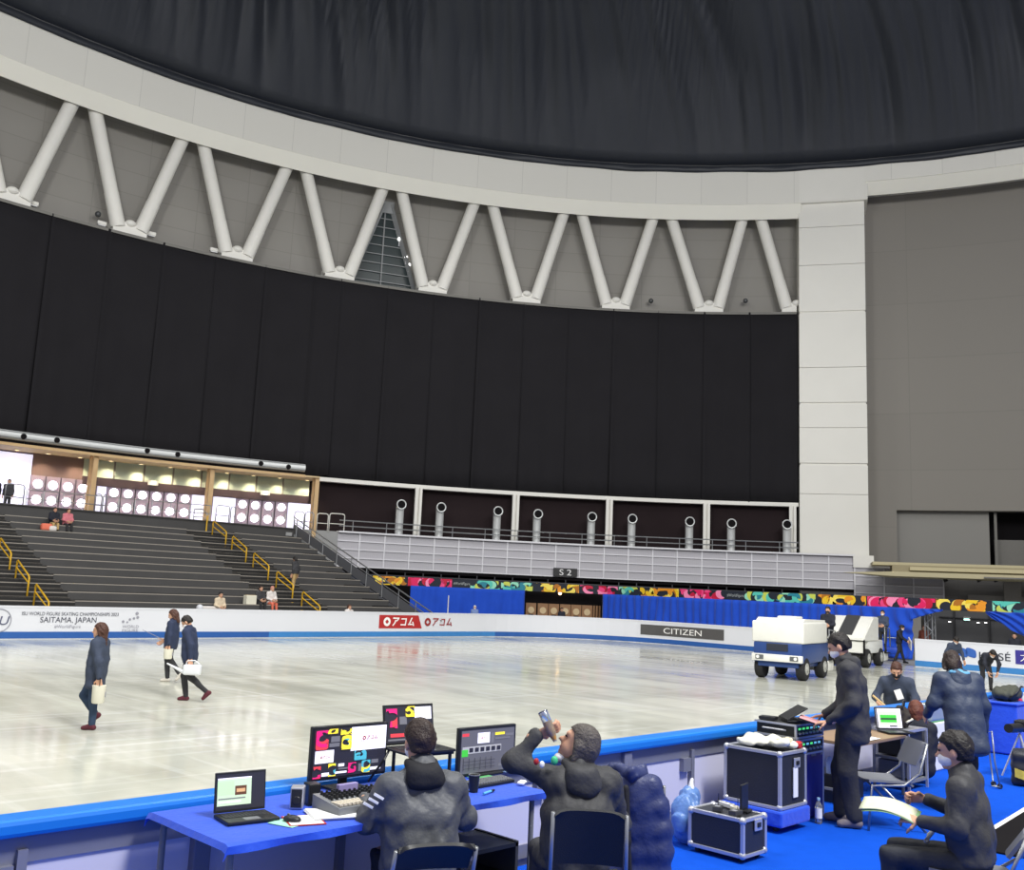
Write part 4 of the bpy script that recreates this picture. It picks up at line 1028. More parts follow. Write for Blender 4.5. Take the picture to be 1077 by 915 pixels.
def person(label, loc, rz, J, jacket, trousers, shoes, hair, hair_len=0, mask=None, h=.02, hem=.12, hood=None, bulk=1.0, skirt=None, drop=1.0, curl_=.0045,
           hands=None, cat='person', group=None, coll=None, wr=.006, hh=None, skip=(), vol=1.0, extra=None, hk=1.0, tv=.012, jk=.06):
    r = thing('person', label, cat, loc, rz, group)
    hf, hu = J['hf'], J['hu']; hr_ = np.cross(hf, hu); M = np.stack([hr_, hf, hu], 1); hc = J['head']
    X = lambda a, b, c: hc+hr_*a+hf*b+hu*c
    ax = unit(J['neck']-J['pel']); rt = unit(J['sr']-J['sl']); fw = np.cross(ax, rt)
    hip = unit(J['hr']-J['hl']); b = bulk
    def torso(S, g, arms=True):
        ch = J['chest']; S.add(s_cap(J['sl']*.92+ch*.08, J['sr']*.92+ch*.08, .056*b**.5+g), s_cap(ch-rt*.085*b, ch+rt*.085*b, .092*b+g))
        wst = J['pel']*.55+ch*.45; S.add(s_cap(wst-rt*.06*b, wst+rt*.06*b, .092*b+g)); S.add(s_cap(J['pel']-hip*.07*b, J['pel']+hip*.07*b, .103*b+g))
        for s_ in (-1, 1): S.add(s_cap(ch+rt*.07*s_*b, wst+rt*.055*s_*b, .09*b+g)); S.add(s_cap(wst+rt*.05*s_*b, J['pel']+hip*.06*s_*b, .09*b+g))
        S.add(s_cap(ch, J['neck']-ax*.03, .085+g*.6, .058+g*.6))
        for s_ in 'lr': S.add(s_cap(J['neck']-ax*.035, J['s'+s_]*.75+J['neck']*.25-ax*.02, .042+g*.7, .046+g*.7))
    def arm(S, g, s_, full=1.0):
        a, e, w = J['s'+s_], J['e'+s_], J['w'+s_]; S.add(s_cap(a, e, .047+g, .037+g), s_cap(e, e+(w-e)*full, .038+g, .027+g))
    def leg(S, g, s_, full=1.0):
        a, e, w = J['h'+s_], J['k'+s_], J['a'+s_]; S.add(s_cap(a, e, .082*b**.5+g, .055+g), s_cap(e, e+(w-e)*full, .054+g, .038+g))
    # body: one continuous skin surface from head to feet, hands closed onto the wrists
    S = Shape(.022); torso(S, -.012)
    for s_ in 'lr': arm(S, -.012, s_); leg(S, -.012, s_)
    S.add(s_cap(J['neck']-ax*.04, X(0, -.02, -.05), .056, .052))
    hx = h if h < .016 else .016
    Hd = Shape(.018); Hd.add(s_ell(X(0, -.012, .03), (.074, .094, .092), M), s_ell(X(0, .022, -.045), (.058, .068, .068), M), s_cap(X(0, .035, -.085), X(0, .062, -.092), .03, .022),
        s_cap(X(0, .088, .0), X(0, .108, -.028), .009, .014), s_ell(X(-.076, -.012, -.015), (.012, .022, .034), M), s_ell(X(.076, -.012, -.015), (.012, .022, .034), M), s_cap(X(-.035, .078, .028), X(.035, .078, .028), .013),
        s_cap(J['neck']-ax*.02, X(0, -.02, -.05), .056, .052))
    P = [(S, h, 0), (Hd, min(hx, .011), 0)]
    for q in (-1, 1):
        E_ = Shape(.004); E_.add(s_ell(X(.031*q, .081, .008), (.015, .009, .0075), M)); P.append((E_, .005, 1))
    Lp = Shape(.004); Lp.add(s_cap(X(-.02, .083, -.062), X(.02, .083, -.062), .007)); P.append((Lp, .005, 2))
    hh = hh or (.0055 if h < .014 else .0085); thick = 1.0 if hh < .007 else 1.25
    for s_ in 'lr':
        hd = (hands or {}).get(s_)
        d = unit(J['w'+s_]-J['e'+s_]); kw = dict(d=d, nrm=unit(A_(1 if s_ == 'l' else -1, .2, 0)), curl=.55)
        if hd: kw.update(hd)
        nn = unit(np.array(kw['nrm'], float)); tdir = kw.get('side')
        if tdir is None:
            t0 = np.cross(unit(kw['d']), nn); tdir = 1 if t0@(fw+.3*ax) >= 0 else -1
        P.append((hand_shape(J['w'+s_], kw['d'], nn, tdir, kw['curl'], k=thick*hk), hh, 0))
    organic('body', P, [M_skin, M_eyew, M_lip], r)
    # jacket
    S = Shape(jk); torso(S, .018*vol); w_ = J['pel']*.5+J['chest']*.5; S.add(s_cap(w_-rt*.07*b, w_+rt*.07*b, .092*b+.018*vol))
    for s_ in 'lr': arm(S, .016*vol, s_, .93)
    if hood != 'none': S.add(s_cap(J['neck']-ax*.02-fw*.005, J['neck']+ax*.035+fw*.0, .072, .070))
    if skirt: 
        for s_ in (-1, 1): S.add(s_cap(J['pel']+hip*.06*s_, J['pel']+hip*.075*s_-ax*skirt, .112*b, .122*b))
    S.cut = [plane(J['pel']-ax*hem, -ax)]; S.wr = wrinkle(wr*.6, 1.7, len(label))
    organic('jacket', [(S, h, 0)], jacket, r)
    if hood and hood != 'none':
        S = Shape(.05); Mh = np.stack([rt, fw, ax], 1); c = J['neck']-fw*.088-ax*.055
        S.add(s_ell(c+ax*.03*(1-drop), (.105, .045, .095*(.4+.6*drop)), Mh), s_ell(c-ax*.05*drop-fw*.012, (.085, .042, .07*drop), Mh), s_cap(J['neck']-rt*.07+fw*.01+ax*.035, c+ax*.05-rt*.05, .030, .038), s_cap(J['neck']+rt*.07+fw*.01+ax*.035, c+ax*.05+rt*.05, .030, .038))
        S.wr = wrinkle(.006, 1.2, 5); organic('hood', [(S, min(h, .013), 0)], hood, r)
    # trousers
    S = Shape(.03); S.add(s_cap(J['pel']-hip*.065*b, J['pel']+hip*.065*b, .108*b))
    for s_ in 'lr': leg(S, tv, s_, .97)
    S.cut = [plane(J['pel']+ax*.06, ax)]; S.wr = wrinkle(wr*.8, .9, 3)
    if 'trousers' not in skip: organic('trousers', [(S, h, 0)], trousers, r)
    for s_ in 'lr':
        if 'shoes' in skip: break
        a = J['a'+s_]; t = unit(J['t'+s_]); sh = unit(a-J['k'+s_]); dn = unit(sh-t*(sh@t))
        S = Shape(.02); S.add(s_cap(a-t*.035+dn*.04, a+t*.13+dn*.052, .038, .032), s_cap(a, a-t*.02+dn*.035, .042, .042), s_cap(a+t*.03+dn*.015, a+t*.13+dn*.05, .036, .03)); S.cut = [plane(a+dn*.082, dn)]
        organic('shoe', [(S, min(h, .014), 0)], shoes, r)
    # hair: cap over the skull that leaves the face open, plus the length the photo shows
    S = Shape(.02); S.add(s_ell(X(0, -.018, .038), (.085, .107, .099), M), s_ell(X(0, -.055, -.005), (.078, .07, .09), M))
    face_cut = lambda Pt: -np.maximum(-((Pt-X(0, .042, .05))@(hf-.5*hu)), ((Pt-X(0, 0, .052))@hu)+((Pt-X(0, .05, 0))@hf)*-.25)
    if hair_len: 
        if hair_len > .03:
            S.add(s_cap(X(0, -.06, 0), X(0, -.085, -.05-hair_len), .075, .05))
            for q in (-1, 1): S.add(s_cap(X(.062*q, -.02, 0), X(.075*q, -.025+.0, -.06-hair_len*.8), .035, .028))
        else: S.add(s_cap(X(0, -.05, -.02), X(0, -.07, -.09), .065, .05))
    S.cut = [face_cut] + ([] if hair_len else [plane(X(0, 0, -.055), -hu)]); S.wr = wrinkle(curl_, 2.6, 8)
    organic('hair', [(S, min(h, .011), 0)], hair, r)
    if mask:
        S = Shape(.02); S.add(s_ell(X(0, .03, -.052), (.0625, .068, .05), M), s_ell(X(0, .07, -.045), (.036, .032, .036), M)); S.cut = [plane(X(0, .01, 0), -hf)]
        organic('face_mask', [(S, min(h, .009), 0)], mask, r)
    if coll:
        S = Shape(.01); S.add(s_cap(J['neck']-rt*.04+ax*.02+fw*.05, J['neck']+rt*.04+ax*.02+fw*.05, .02)); organic('collar', [(S, .01, 0)], coll, r)
    return r
def rot_to(dx, dy): return math.atan2(-dx, dy)      # heading so that local +y points along (dx,dy)
def local(P, loc, rz): return Matrix.Rotation(-rz, 3, 'Z') @ (Vector(P)-Vector(loc))
# ------------------------------------------------------------------ people on the ice and in the stand
J_navy = cloth('navy_jacket', (62,70,88)); J_navy2 = cloth('blue_navy_jacket', (48,56,80)); J_blk = cloth('black_jacket', (64,64,67)); J_dk = cloth('dark_clothes', (40,42,52))
Tr_jean = cloth('dark_jeans', (52,68,92)); Tr_blk = cloth('black_trousers', (52,52,55)); Tr_gry = cloth('grey_trousers', (66,66,70))
S_red = cloth('dark_red_shoes', (92,44,54)); S_wht = cloth('white_shoes', (206,200,190)); S_blk = cloth('black_shoes', (34,34,36))
M_bag = mat('cream_bag', (226,222,204), .6); M_tag = mat('white_tag', (240,240,240), .5)
LEFT = rot_to(-.707, .707)
def bag_at(P, rz, lab, size=(.17, .15, .24), holder=None):
    k = thing('bag', lab, 'bag', P, rz); f = B(); w, d, h = size
    f.lathe((0, 0, -h), [(w*.40, 0), (w*.46, .02), (w*.5, h*.9), (w*.52, h)], 16); f.done('bucket', M_bag, k, smooth=40)
    f = B(); f.tube([(w*.5*math.cos(a), 0, .11*math.sin(a)-.0) for a in np.linspace(0, PI, 12)], .008, 6); f.done('handle', M_dark, k)
    f = B(); f.box((0, -w*.49, -h*.5), (w*.35, .012, h*.3)); f.done('print', M_ink2, k); return k
def W(root, p): return Matrix.Translation(root.location) @ Matrix.Rotation(root.rotation_euler.z, 4, 'Z') @ Vector(p)
# woman striding left in the foreground of the ice
J = skel(1.62, kr=(.085, .20, .50), ar=(.085, -.02, .22), tr=(0, .75, -.6), al=(-.09, -.05, .082), kl=(-.09, -.03, .48), wl=(-.24, -.15, .80), el=(-.235, -.12, 1.05), er=(.225, -.03, 1.06), wr=(.22, .03, .82))
p = person('person in long navy coat with long brown hair, walking nearest on the ice', PZ(95, 767, 0), LEFT, J, J_navy, Tr_jean, S_red, H_brown, .22, h=.018, hem=.26, vol=1.4, skirt=.2, coll=None)
f = B(); f.box((.02, .135, 1.17), (.07, .012, .10)); f.done('name_badge', M_tag, p); f = B(); f.tube([(-.05, .06, 1.38), (-.01, .125, 1.27), (.02, .13, 1.2)], .007, 6); f.tube([(.07, .06, 1.38), (.05, .125, 1.27), (.02, .13, 1.2)], .007, 6); f.done('lanyard', S_red, p)
bag_at(W(p, (-.25, -.17, .70)), LEFT+.4, 'cream bucket bag hanging from the hand of the nearest walker on the ice', (.2, .2, .27))
# woman further back with a stick and a pale bag
J = skel(1.62, kr=(.085, .08, .50), ar=(.085, .04, .082), kl=(-.09, -.04, .52), al=(-.09, -.30, .20), tl=(0, .8, -.6), wl=(-.24, -.03, .84), er=(.22, .03, 1.08), wr=(.20, .22, .93), hf=(0, .96, -.28))
p2 = person('person in navy jacket with long brown hair carrying a stick and pale bag, further back', PZ(176, 717.5, 0), LEFT, J, J_navy2, Tr_blk, S_wht, H_brown, .12, h=.02, hem=.16, vol=1.3, skirt=.1)
k = thing('stick', 'thin dark stick held out low in front of the walker further back', 'stick', W(p2, (.2, .25, .93))); d_ = Matrix.Rotation(LEFT, 3, 'Z')
f = B(); f.cone((0, 0, 0), d_@Vector((.05, .52, .20)), .009, .006, 8); f.done('shaft', M_postg, k); f = B(); f.cone(d_@Vector((0, -.1, -.04)), (0, 0, 0), .014, .012, 8); f.done('grip', M_dark, k)
bag_at(W(p2, (-.25, -.04, .76)), LEFT+.2, 'pale bag at the side of the walker carrying the stick', (.2, .16, .22))
# man with watering can
J = skel(1.66, pel=(0, 0, .90), chest=(0, .03, 1.2), neck=(0, .07, 1.39), head=(0, .12, 1.515), hf=(0, .8, -.6), sl=(-.175, .05, 1.34), sr=(.175, .05, 1.34), kr=(.09, .10, .48), ar=(.09, .03, .082), kl=(-.09, -.08, .48), al=(-.09, -.43, .20), tl=(0, .75, -.66),
         el=(-.235, -.08, 1.09), wl=(-.25, -.10, .84), er=(.22, .0, 1.08), wr=(.2, .06, .84))
p3 = person('person in navy jacket and white mask, head bowed, carrying a white watering can', PZ(195, 737.5, 0), LEFT, J, J_navy2, Tr_blk, S_red, H_black, 0, M_mask, h=.018, hem=.16, vol=1.3, skirt=.1)
k = thing('watering_can', 'white watering can with a long spout carried by the masked walker', 'can', W(p3, (-.27, -.08, .73)), LEFT)
f = B(); f.box((0, -.08, -.1), (.16, .34, .2), None, .04, 3); f.done('can_body', mat('can_white', (224,226,230), .35), k, smooth=40)
f = B(); f.cone((0, .08, -.15), (0, .42, .0), .035, .014, 12); f.done('spout', MATS['can_white'], k, smooth=40)
f = B(); f.tube([(0, .05, 0), (0, .02, .07), (0, -.12, .075), (0, -.2, .02), (0, -.22, 0)], .012, 8); f.done('handle', MATS['can_white'], k, smooth=True)
# person leaning over by the near board with a wooden stick
P4 = PD(943, 720, 14.9); P4.z = 0; tow = rot_to(*( (CAM-P4).xy.normalized() ))
J = skel(1.66, pel=(0, -.12, .90), chest=(0, .02, 1.2), neck=(0, .1, 1.36), head=(0, .17, 1.47), hf=(0, .9, -.42), sl=(-.18, .08, 1.30), sr=(.18, .08, 1.30), er=(.30, .10, 1.06), wr=(.22, .32, .95), el=(-.27, .12, 1.05), wl=(-.14, .36, .86))
p4 = person('person in navy jacket and black mask leaning on a wooden pole behind the near board', P4, tow, J, J_navy, Tr_blk, S_blk, H_brown, .02, M_maskk, h=.018, hem=.1, vol=1.1,
            hands=dict(r=dict(d=(-.7, .2, -.6), nrm=(-.3, .6, -.6), curl=.9), l=dict(d=(.6, .2, -.5), nrm=(.3, .7, -.5), curl=.9)))
k = thing('pole', 'pale wooden pole held across the body by the person behind the near board', 'pole', W(p4, (.22, .40, .98)), tow)
f = B(); f.cone((.12, .02, .12), (-.72, 0, -.56), .016, .016, 10); f.done('shaft', mat('pale_wood', (206,174,120), .5), k); f = B(); f.box((-.74, 0, -.575), (.14, .05, .05), Matrix.Rotation(.68, 3, 'Y')); f.done('blade', M_postg, k)
f = B(); f.box((-.03, .165, 1.12), (.10, .012, .15), Matrix.Rotation(.35, 3, 'Y')); f.done('name_card', M_tag, p4)
# two helpers near the end board
q = PZ(1003, 718, 0); J = skel(1.6, pel=(0, -.08, .86), chest=(0, .05, 1.13), neck=(0, .13, 1.28), head=(0, .21, 1.38), hf=(0, .6, -.8), sl=(-.17, .1, 1.23), sr=(.17, .1, 1.23), el=(-.25, .12, .98), wl=(-.24, .24, .74), er=(.28, .05, .98), wr=(.36, .05, .75))
person('person in dark jacket and white mask bending by the blue emblem of the end board', q, rot_to(-.6, -.8), J, J_navy, J_dk, S_blk, H_black, 0, M_mask, h=.022)
c = PZ(993, 711, 0); k = thing('bucket', 'small white bucket on the ice beside the end board', 'bucket', c)
f = B(); f.lathe((0, 0, 0), [(.16, 0), (.19, .26), (.20, .27)], 16); f.done('pail', mat('pail_white', (232,234,236), .4), k, smooth=40); f = B(); f.tube([(.19*math.cos(a), 0, .27+.1*math.sin(a)) for a in np.linspace(0, PI, 10)], .008, 6); f.done('handle', M_chrome, k)
q = PZ(1040, 727, 0); J = skel(1.62, pel=(0, -.2, .82), chest=(0, .05, 1.03), neck=(0, .2, 1.1), head=(0, .32, 1.13), hf=(0, .5, -.87), hu=(0, .87, .5), sl=(-.17, .15, 1.08), sr=(.17, .15, 1.08), el=(-.22, .25, .83), wl=(-.15, .28, .6), er=(.22, .25, .83), wr=(.15, .28, .6), hl=(-.085, -.2, .82), hr=(.085, -.2, .82), kl=(-.12, -.1, .46), kr=(.12, -.1, .46), al=(-.13, -.12, .082), ar=(.13, -.12, .082))
person('person in black bent double over the ice under the cosmetics lettering', q, rot_to(-.707, -.707), J, J_dk, Tr_blk, S_blk, H_black, 0, M_mask, h=.022)
# by the swept drape: person holding a white board next to a blue cart
q = PZ(946, 697.5, 0); J = skel(1.62, chest=(0, .03, 1.2), neck=(0, .08, 1.39), head=(0, .13, 1.5), hf=(0, .85, -.5), el=(-.24, .1, 1.1), wl=(-.2, .33, .95), er=(.24, .1, 1.1), wr=(.2, .33, .95), kl=(-.1, .08, .49), al=(-.12, .2, .082), kr=(.1, -.02, .5), ar=(.1, -.2, .09))
p7 = person('person in dark clothes and white mask handling a white board by the blue drape', q, rot_to(.35, -.94), J, J_dk, Tr_blk, S_blk, H_black, 0, M_mask, h=.024)
k = thing('white_board', 'white board carried low by the person beside the swept blue drape', 'board', W(p7, (0, .42, .85)), rot_to(.35, -.94)+.2)
f = B(); f.box((.1, 0, 0), (.7, .05, .4), Matrix.Rotation(.25, 3, 'Y'), .02); f.done('panel', M_board, k); f = B(); f.box((.1, -.03, .12), (.5, .03, .04), Matrix.Rotation(.25, 3, 'Y')); f.done('hand_slot', M_postg, k)
c = PZ(934, 693.5, 0); k = thing('cart', 'low blue cart on the floor between the second ice resurfacer and the drape', 'cart', c, rot_to(-.9, -.4))
f = B(); f.box((0, 0, .42), (.9, 1.3, .3), None, .06); f.done('tub', mat('cart_blue', (30,74,190), .5), k, smooth=40)
f = B(); f.tube([(-.4, -.65, .5), (-.4, -.85, .95), (.4, -.85, .95), (.4, -.65, .5)], .025, 8); f.done('push_bar', M_chrome, k)
for sx in (-.35, .35):
    for sy in (-.45, .45):
        f = B(); f.cone((sx-.03, sy, .13), (sx+.03, sy, .13), .13, .13, 14); f.done('wheel', S_blk, k)
        f = B(); f.cone((sx, sy, .13), (sx, sy, .3), .03, .03, 8); f.done('fork', M_chrome, k)
# ice resurfacers
def resurfacer(loc, rz, lab, white):
    t = thing('ice_resurfacer', lab, 'ice resurfacer', loc, rz); body = mat('machine_white', (226,226,222), .4) if white else mat('machine_blue', (44,70,128), .4)
    M_tarp = mat('tank_white', (228,227,220), .5, bump=.15, bscale=3); M_tyre = mat('tyre', (36,36,38), .8); M_hub = mat('hub', (176,176,170), .5)
    # +y is the front
    f = B()
    if white: f.box((0, -.45, .78), (1.5, 2.1, .5), None, .05)
    else:
        f.box((0, -.15, .83), (1.56, 2.9, .62), None, .05); f.box((0, -.15, .48), (1.3, 2.8, .2), None, .03)
    f.done('chassis', body, t, smooth=40)
    f = B(); 
    if white:
        pr = [(1.28, 1.02), (1.28, 1.18), (-.05, 1.95), (-.75, 1.95), (-.75, 1.0)]
        f.prism(pr, lambda u, v, d: (-.78+1.56*d, u, v), 1)
        es = list(f.bm.edges); bmesh.ops.bevel(f.bm, geom=es, offset=.03, segments=2, affect='EDGES')
        f.done('snow_tank', M_tarp, t, smooth=40)
        f = B(); f.prism([(1.2, 1.235), (-.06, 1.965), (-.06, 1.99), (1.2, 1.26)], lambda u, v, d: (-.28+.56*d, u, v), 1); f.done('tank_stripe', mat('stripe_dark', (58,58,60), .5), t)
        f = B(); f.box((0, 1.2, .78), (1.5, .06, .42)); f.done('front_panel', M_tarp, t)
        f = B()
        for x in (-.76, 0, .76): f.box((x, 1.24, .8), (.06, .06, .56))
        f.box((0, 1.24, 1.05), (1.58, .06, .06)); f.box((0, 1.24, .5), (1.58, .08, .06)); f.done('front_frame', M_dark, t)
    else:
        f.box((0, .02, 1.46), (1.66, 2.56, .66), None, .05, 3); f.prism([(1.28, 1.72), (-1.25, 1.74), (-1.25, 1.86), (.9, 1.9)], lambda u, v, d: (-.76+1.52*d, u, v), 1); f.done('snow_tank', M_tarp, t, smooth=40)
        f = B(); f.box((-.1, .35, 1.92), (.6, .8, .08), None, .04); f.done('tank_hatch', M_tarp, t, smooth=40)
        f = B(); f.box((0, 1.33, .66), (1.62, .1, .22), None, .02); f.done('bumper', M_tarp, t, smooth=40)
        f = B(); f.box((-.0, 1.31, .99), (.68, .04, .22), None, .01); f.done('grille', mat('grille_dark', (44,48,60), .4), t)
        letters('maker_plate', 'ICE', .1, lambda u, v: (-u, 1.335, 1.1+v), M_ink2, t, width=.5) if False else None
        for x in (-.55, .55):
            f = B(); f.box((x, 1.385, .67), (.26, .03, .14), None, .01); f.done('headlight_bezel', mat('bezel', (96,98,100), .3), t)
            f = B(); f.cone((x+(.05 if x > 0 else -.05), 1.39, .67), (x+(.05 if x > 0 else -.05), 1.42, .67), .055, .05, 14); f.done('headlight', mat('headlight_glass', (235,235,230), .15), t)
        f = B(); f.prism([(-1.0, 1.12), (-1.55, 1.1), (-1.5, 1.36), (-.9, 1.55)], lambda u, v, d: (.70+.10*d, u, v), 1); f.done('side_flap', M_tarp, t)
    for sx in (-.66, .66):
        for sy in (.85, -1.1) if not white else (.7, -1.1):
            f = B(); R_ = .36
            f.lathe((0, 0, 0), [(R_*.55, -.13), (R_*.92, -.13), (R_, -.09), (R_, .09), (R_*.92, .13), (R_*.55, .13)], 22)
            bmesh.ops.transform(f.bm, matrix=Matrix.Translation((sx, sy, R_)) @ Matrix.Rotation(PI/2, 4, 'Y'), verts=f.bm.verts[:]); w = f.done('wheel', M_tyre, t, smooth=40)
            s_ = math.copysign(.14, sx); f = B(); f.cone((sx+s_*.5, sy, R_), (sx+s_*1.05, sy, R_), R_*.56, R_*.5, 18); f.cone((sx+s_*1.0, sy, R_), (sx+s_*1.25, sy, R_), .08, .07, 10); f.done('hub', M_hub, w)
    f = B(); f.box((0.1, -1.95, .36), (1.7, .7, .36), None, .06); f.done('conditioner', body if white else M_tarp, t, smooth=40)
    f = B(); f.box((.3, -1.5, .8), (.5, .45, .2), None, .05); f.box((.3, -1.75, 1.1), (.5, .12, .5), None, .05); f.done('driver_seat', S_blk, t, smooth=40)
    f = B(); f.tube([(0, -.98, 1.0), (0, -1.12, 1.5)], .025, 8); f.tube([(.2*math.cos(a), -1.13+.05*math.sin(a), 1.52+.19*math.sin(a)) for a in np.linspace(0, 2*PI, 17)[:-1]], .018, 6, closed=True); f.done('steering_wheel', S_blk, t)
    f = B()
    for sx in (-.85, .85): f.tube([(sx, -1.35, .9), (sx, -1.4, 1.55), (sx, -2.1, 1.5), (sx, -2.2, .75)], .025, 8)
    f.done('grab_rails', M_chrome, t, smooth=True); return t
z1d = Vector((-.98, -.19, 0)).normalized(); a_ = PZ(803, 712, 0); b_ = PZ(842.5, 716, 0); mid = (a_+b_)/2; zc = mid-z1d*.85
Z1 = resurfacer(zc, rot_to(z1d.x, z1d.y), 'blue ice resurfacer with a white covered tank on the ice', False)
zc2 = PZ(900, 702, 0)+Vector((1.0, .55, 0)); Z2 = resurfacer(zc2, rot_to(-.98, -.16), 'white ice resurfacer with a dark striped sloping tank behind the blue one', True)
Jd = lambda: skel(1.68, pel=(0, -.02, .93), er=(.2, .14, 1.12), wr=(.1, .36, 1.1), el=(-.2, .14, 1.12), wl=(-.1, .36, 1.1))
def drv(Z, y, z, lab, up=0):
    J = skel(1.7, er=(.22, .1, 1.12), wr=(.12, .32, 1.08), el=(-.22, .1, 1.12), wl=(-.12, .32, 1.08))
    return person(lab, W(Z, (-.66, y, z)), Z.rotation_euler.z, J, J_navy if up else J_dk, Tr_blk, S_blk, H_black, 0, M_maskk if not up else M_mask, h=.024)
drv(Z1, -1.95, .60, 'person in dark navy standing on the back of the blue ice resurfacer'); drv(Z2, -1.85, .52, 'person in navy and white mask standing behind the white ice resurfacer', 1)
for Z in (Z1, Z2):
    f = B(); f.box((-.5, -1.95, .50 if Z is Z2 else .57), (.7, .55, .04), None, .01); f.done('rear_step', S_blk, Z)
# a helper behind the board, spectators and staff
def seated(H=1.65, **ov):
    base = dict(pel=(0, 0, .50), chest=(0, .02, .80), neck=(0, .05, .99), head=(0, .10, 1.13), sl=(-.17, .04, .94), sr=(.17, .04, .94), hl=(-.085, 0, .48), hr=(.085, 0, .48), kl=(-.11, .42, .48), kr=(.11, .42, .48), al=(-.11, .42, .085), ar=(.11, .42, .085),
                el=(-.22, .1, .70), wl=(-.12, .33, .62), er=(.22, .1, .70), wr=(.12, .33, .62)); base.update(ov); return skel(H, **base)
def stand_pt(x, y, dz=0):
    d = ray(x, y); n = Vector((0, -.382, 1)); k = (1.11-.382*33.73-CAM.dot(n)+dz)/d.dot(n); return CAM+d*k
def on_row(x, y):     # seat on the nearest step: feet one row lower
    P = stand_pt(x, y); k = max(0, min(13, round((P.y-32.3)/.84))); return Vector((P.x, 32.15+.84*k+.16, ZB(k)-.42)), k
Jp = cloth('pink_check', (206,120,130)); Jc = cloth('cream_top', (214,196,170)); Jo = cloth('salmon_top', (226,120,96)); Jw = cloth('white_top', (220,214,210)); Jtan = cloth('tan_trousers', (190,160,110))
for x, y, lab, jk, tr, hr, ln in ((70.5, 555, 'person in a pink checked top sitting high in the stand at the left', Jp, Tr_blk, H_brown, .05), (58, 556, 'person in dark top and tan trousers sitting high in the stand at the left', J_dk, Jtan, H_black, 0),
        (225, 640, 'person in cream leaning over in the front row left of the right stair', Jc, Jw, H_black, 0), (276, 640, 'person in black sitting in the front row left of the lowest yellow rail', J_blk, Tr_blk, H_dkbrown, 0), (289, 641, 'person in white and salmon sitting beside the person in black in the front row', Jw, Jo, hair_m('hair_salmon', (206,140,126)), .02)):
    P, k = on_row(x, y); person(lab, P, PI, seated(1.6, kl=(-.1, .36, .46), kr=(.1, .36, .46), al=(-.1, .40, .185), ar=(.1, .40, .185)), jk, tr, S_blk, hr, ln, h=.026)
P, k = on_row(47, 557); k_ = thing('bag', 'red and white bag on the stand step left of the seated pair', 'bag', Vector((P.x, P.y+.1, ZB(k))))
f = B(); f.box((0, 0, .17), (.5, .3, .34), None, .1, 3); f.done('bag_body', Jo, k_, smooth=50); f = B(); f.box((.25, -.1, .12), (.34, .25, .24), None, .08, 3); f.done('side_pouch', Jw, k_, smooth=50)
P, k = on_row(211, 641); k_ = thing('bundle', 'white equipment bundle on the front step under the person in cream', 'bag', Vector((P.x+.2, P.y, ZB(k)))); f = B(); f.box((0, 0, .15), (.9, .25, .16), None, .06, 3); f.done('roll', Jw, k_, smooth=50)
for sx in (-.4, .45):
    f = B(); f.ball((sx, 0, .15), (.14, .17, .15), 14, 8); f.done('end_cap', M_board, k_, smooth=True)
P, k = on_row(262, 637); k_ = thing('box', 'small cream box standing on the front step of the stand', 'box', Vector((P.x, P.y-.1, ZB(k)))); f = B(); f.box((0, 0, .2), (.5, .3, .4), None, .015); f.done('carton', M_bag, k_); f = B(); f.box((0, 0, .405), (.5, .06, .01)); f.done('tape', Jtan, k_)
P = stand_pt(308.5, 619); P.z = ZB(max(0, int((P.y-32)/.84)))-.05; P.x = 26.6
J = skel(1.62, kr=(.09, .12, .52), ar=(.09, .12, .22), neck=(0, .05, 1.43), head=(0, .1, 1.56), hf=(0, .8, -.6), sl=(-.17, .03, 1.37), sr=(.17, .03, 1.37))
person('person in black with a tan skirt climbing the right stair beside the yellow rails', P, .3, J, J_blk, Jtan, S_blk, H_black, .05, h=.026, hem=.05)
P = PY(367, 645, 31.5); person('person in white standing low behind the board near the right end of the stand', Vector((P.x, 31.5, -.05)), PI, skel(1.42), Jw, Jw, S_blk, H_brown, .04, h=.024)
p = BP.pt(BP.find(478, 1.5), 0, .8); person('person in pale blue and white cap standing between board and blue drape', Vector((p.x, p.y-1.5, -.05)), PI*.75, skel(1.42), cloth('pale_blue_top', (120,140,190)), Tr_blk, S_blk, hair_m('cap_white', (226,226,228)), 0, M_mask, h=.026)
k_ = thing('post', 'slim white post at the foot of the sloping side rail', 'post', Vector((p.x-1.6, p.y-1.0, -.05))); f = B(); f.cone((0, 0, 0), (0, 0, 1.95), .03, .03, 8); f.done('shaft', M_white, k_); f = B(); f.lathe((0, 0, 0), [(.16, 0), (.16, .03), (.04, .05)], 12); f.done('foot', M_white, k_)
n_ = rp(46.0, Bd(591)); person('person in black standing in front of the brown doors', Vector((n_.x-.5, n_.y-.4, -.05)), math.radians(Bd(591))+PI/2, skel(1.45), J_dk, Tr_blk, S_blk, H_black, 0, h=.026)
d_ = ray(1067, 668); P = CAM+d_*((43.4-CAM.x)/d_.x); person('person in dark jacket looking over the end board at the right edge', Vector((P.x, P.y, -.05)), rot_to(-1, -.2), skel(1.58), J_dk, Tr_blk, S_blk, H_black, 0, None, h=.024)
d_ = ray(972, 668); P = CAM+d_*((47.3-CAM.x)/d_.x); person('person in red and black standing in the gap left of the silver lattice truss', Vector((P.x, P.y, -.05)), rot_to(-1, -.2), skel(1.6), cloth('rust_top', (120,66,52)), Tr_blk, S_blk, H_brown, .03, h=.026)
for x, s_, lab in ((-1, .3, 'person in dark clothes standing at the far left edge on the concourse'), (13, 0, 'person in grey standing behind the hoop rail before the bright screen')):
    P = S_(x)+Vector((0, .8, -.2)); person(lab, P, 2.6+s_, skel(1.62), J_dk if s_ else Tr_gry, Tr_blk, S_blk, H_black, 0, h=.026)
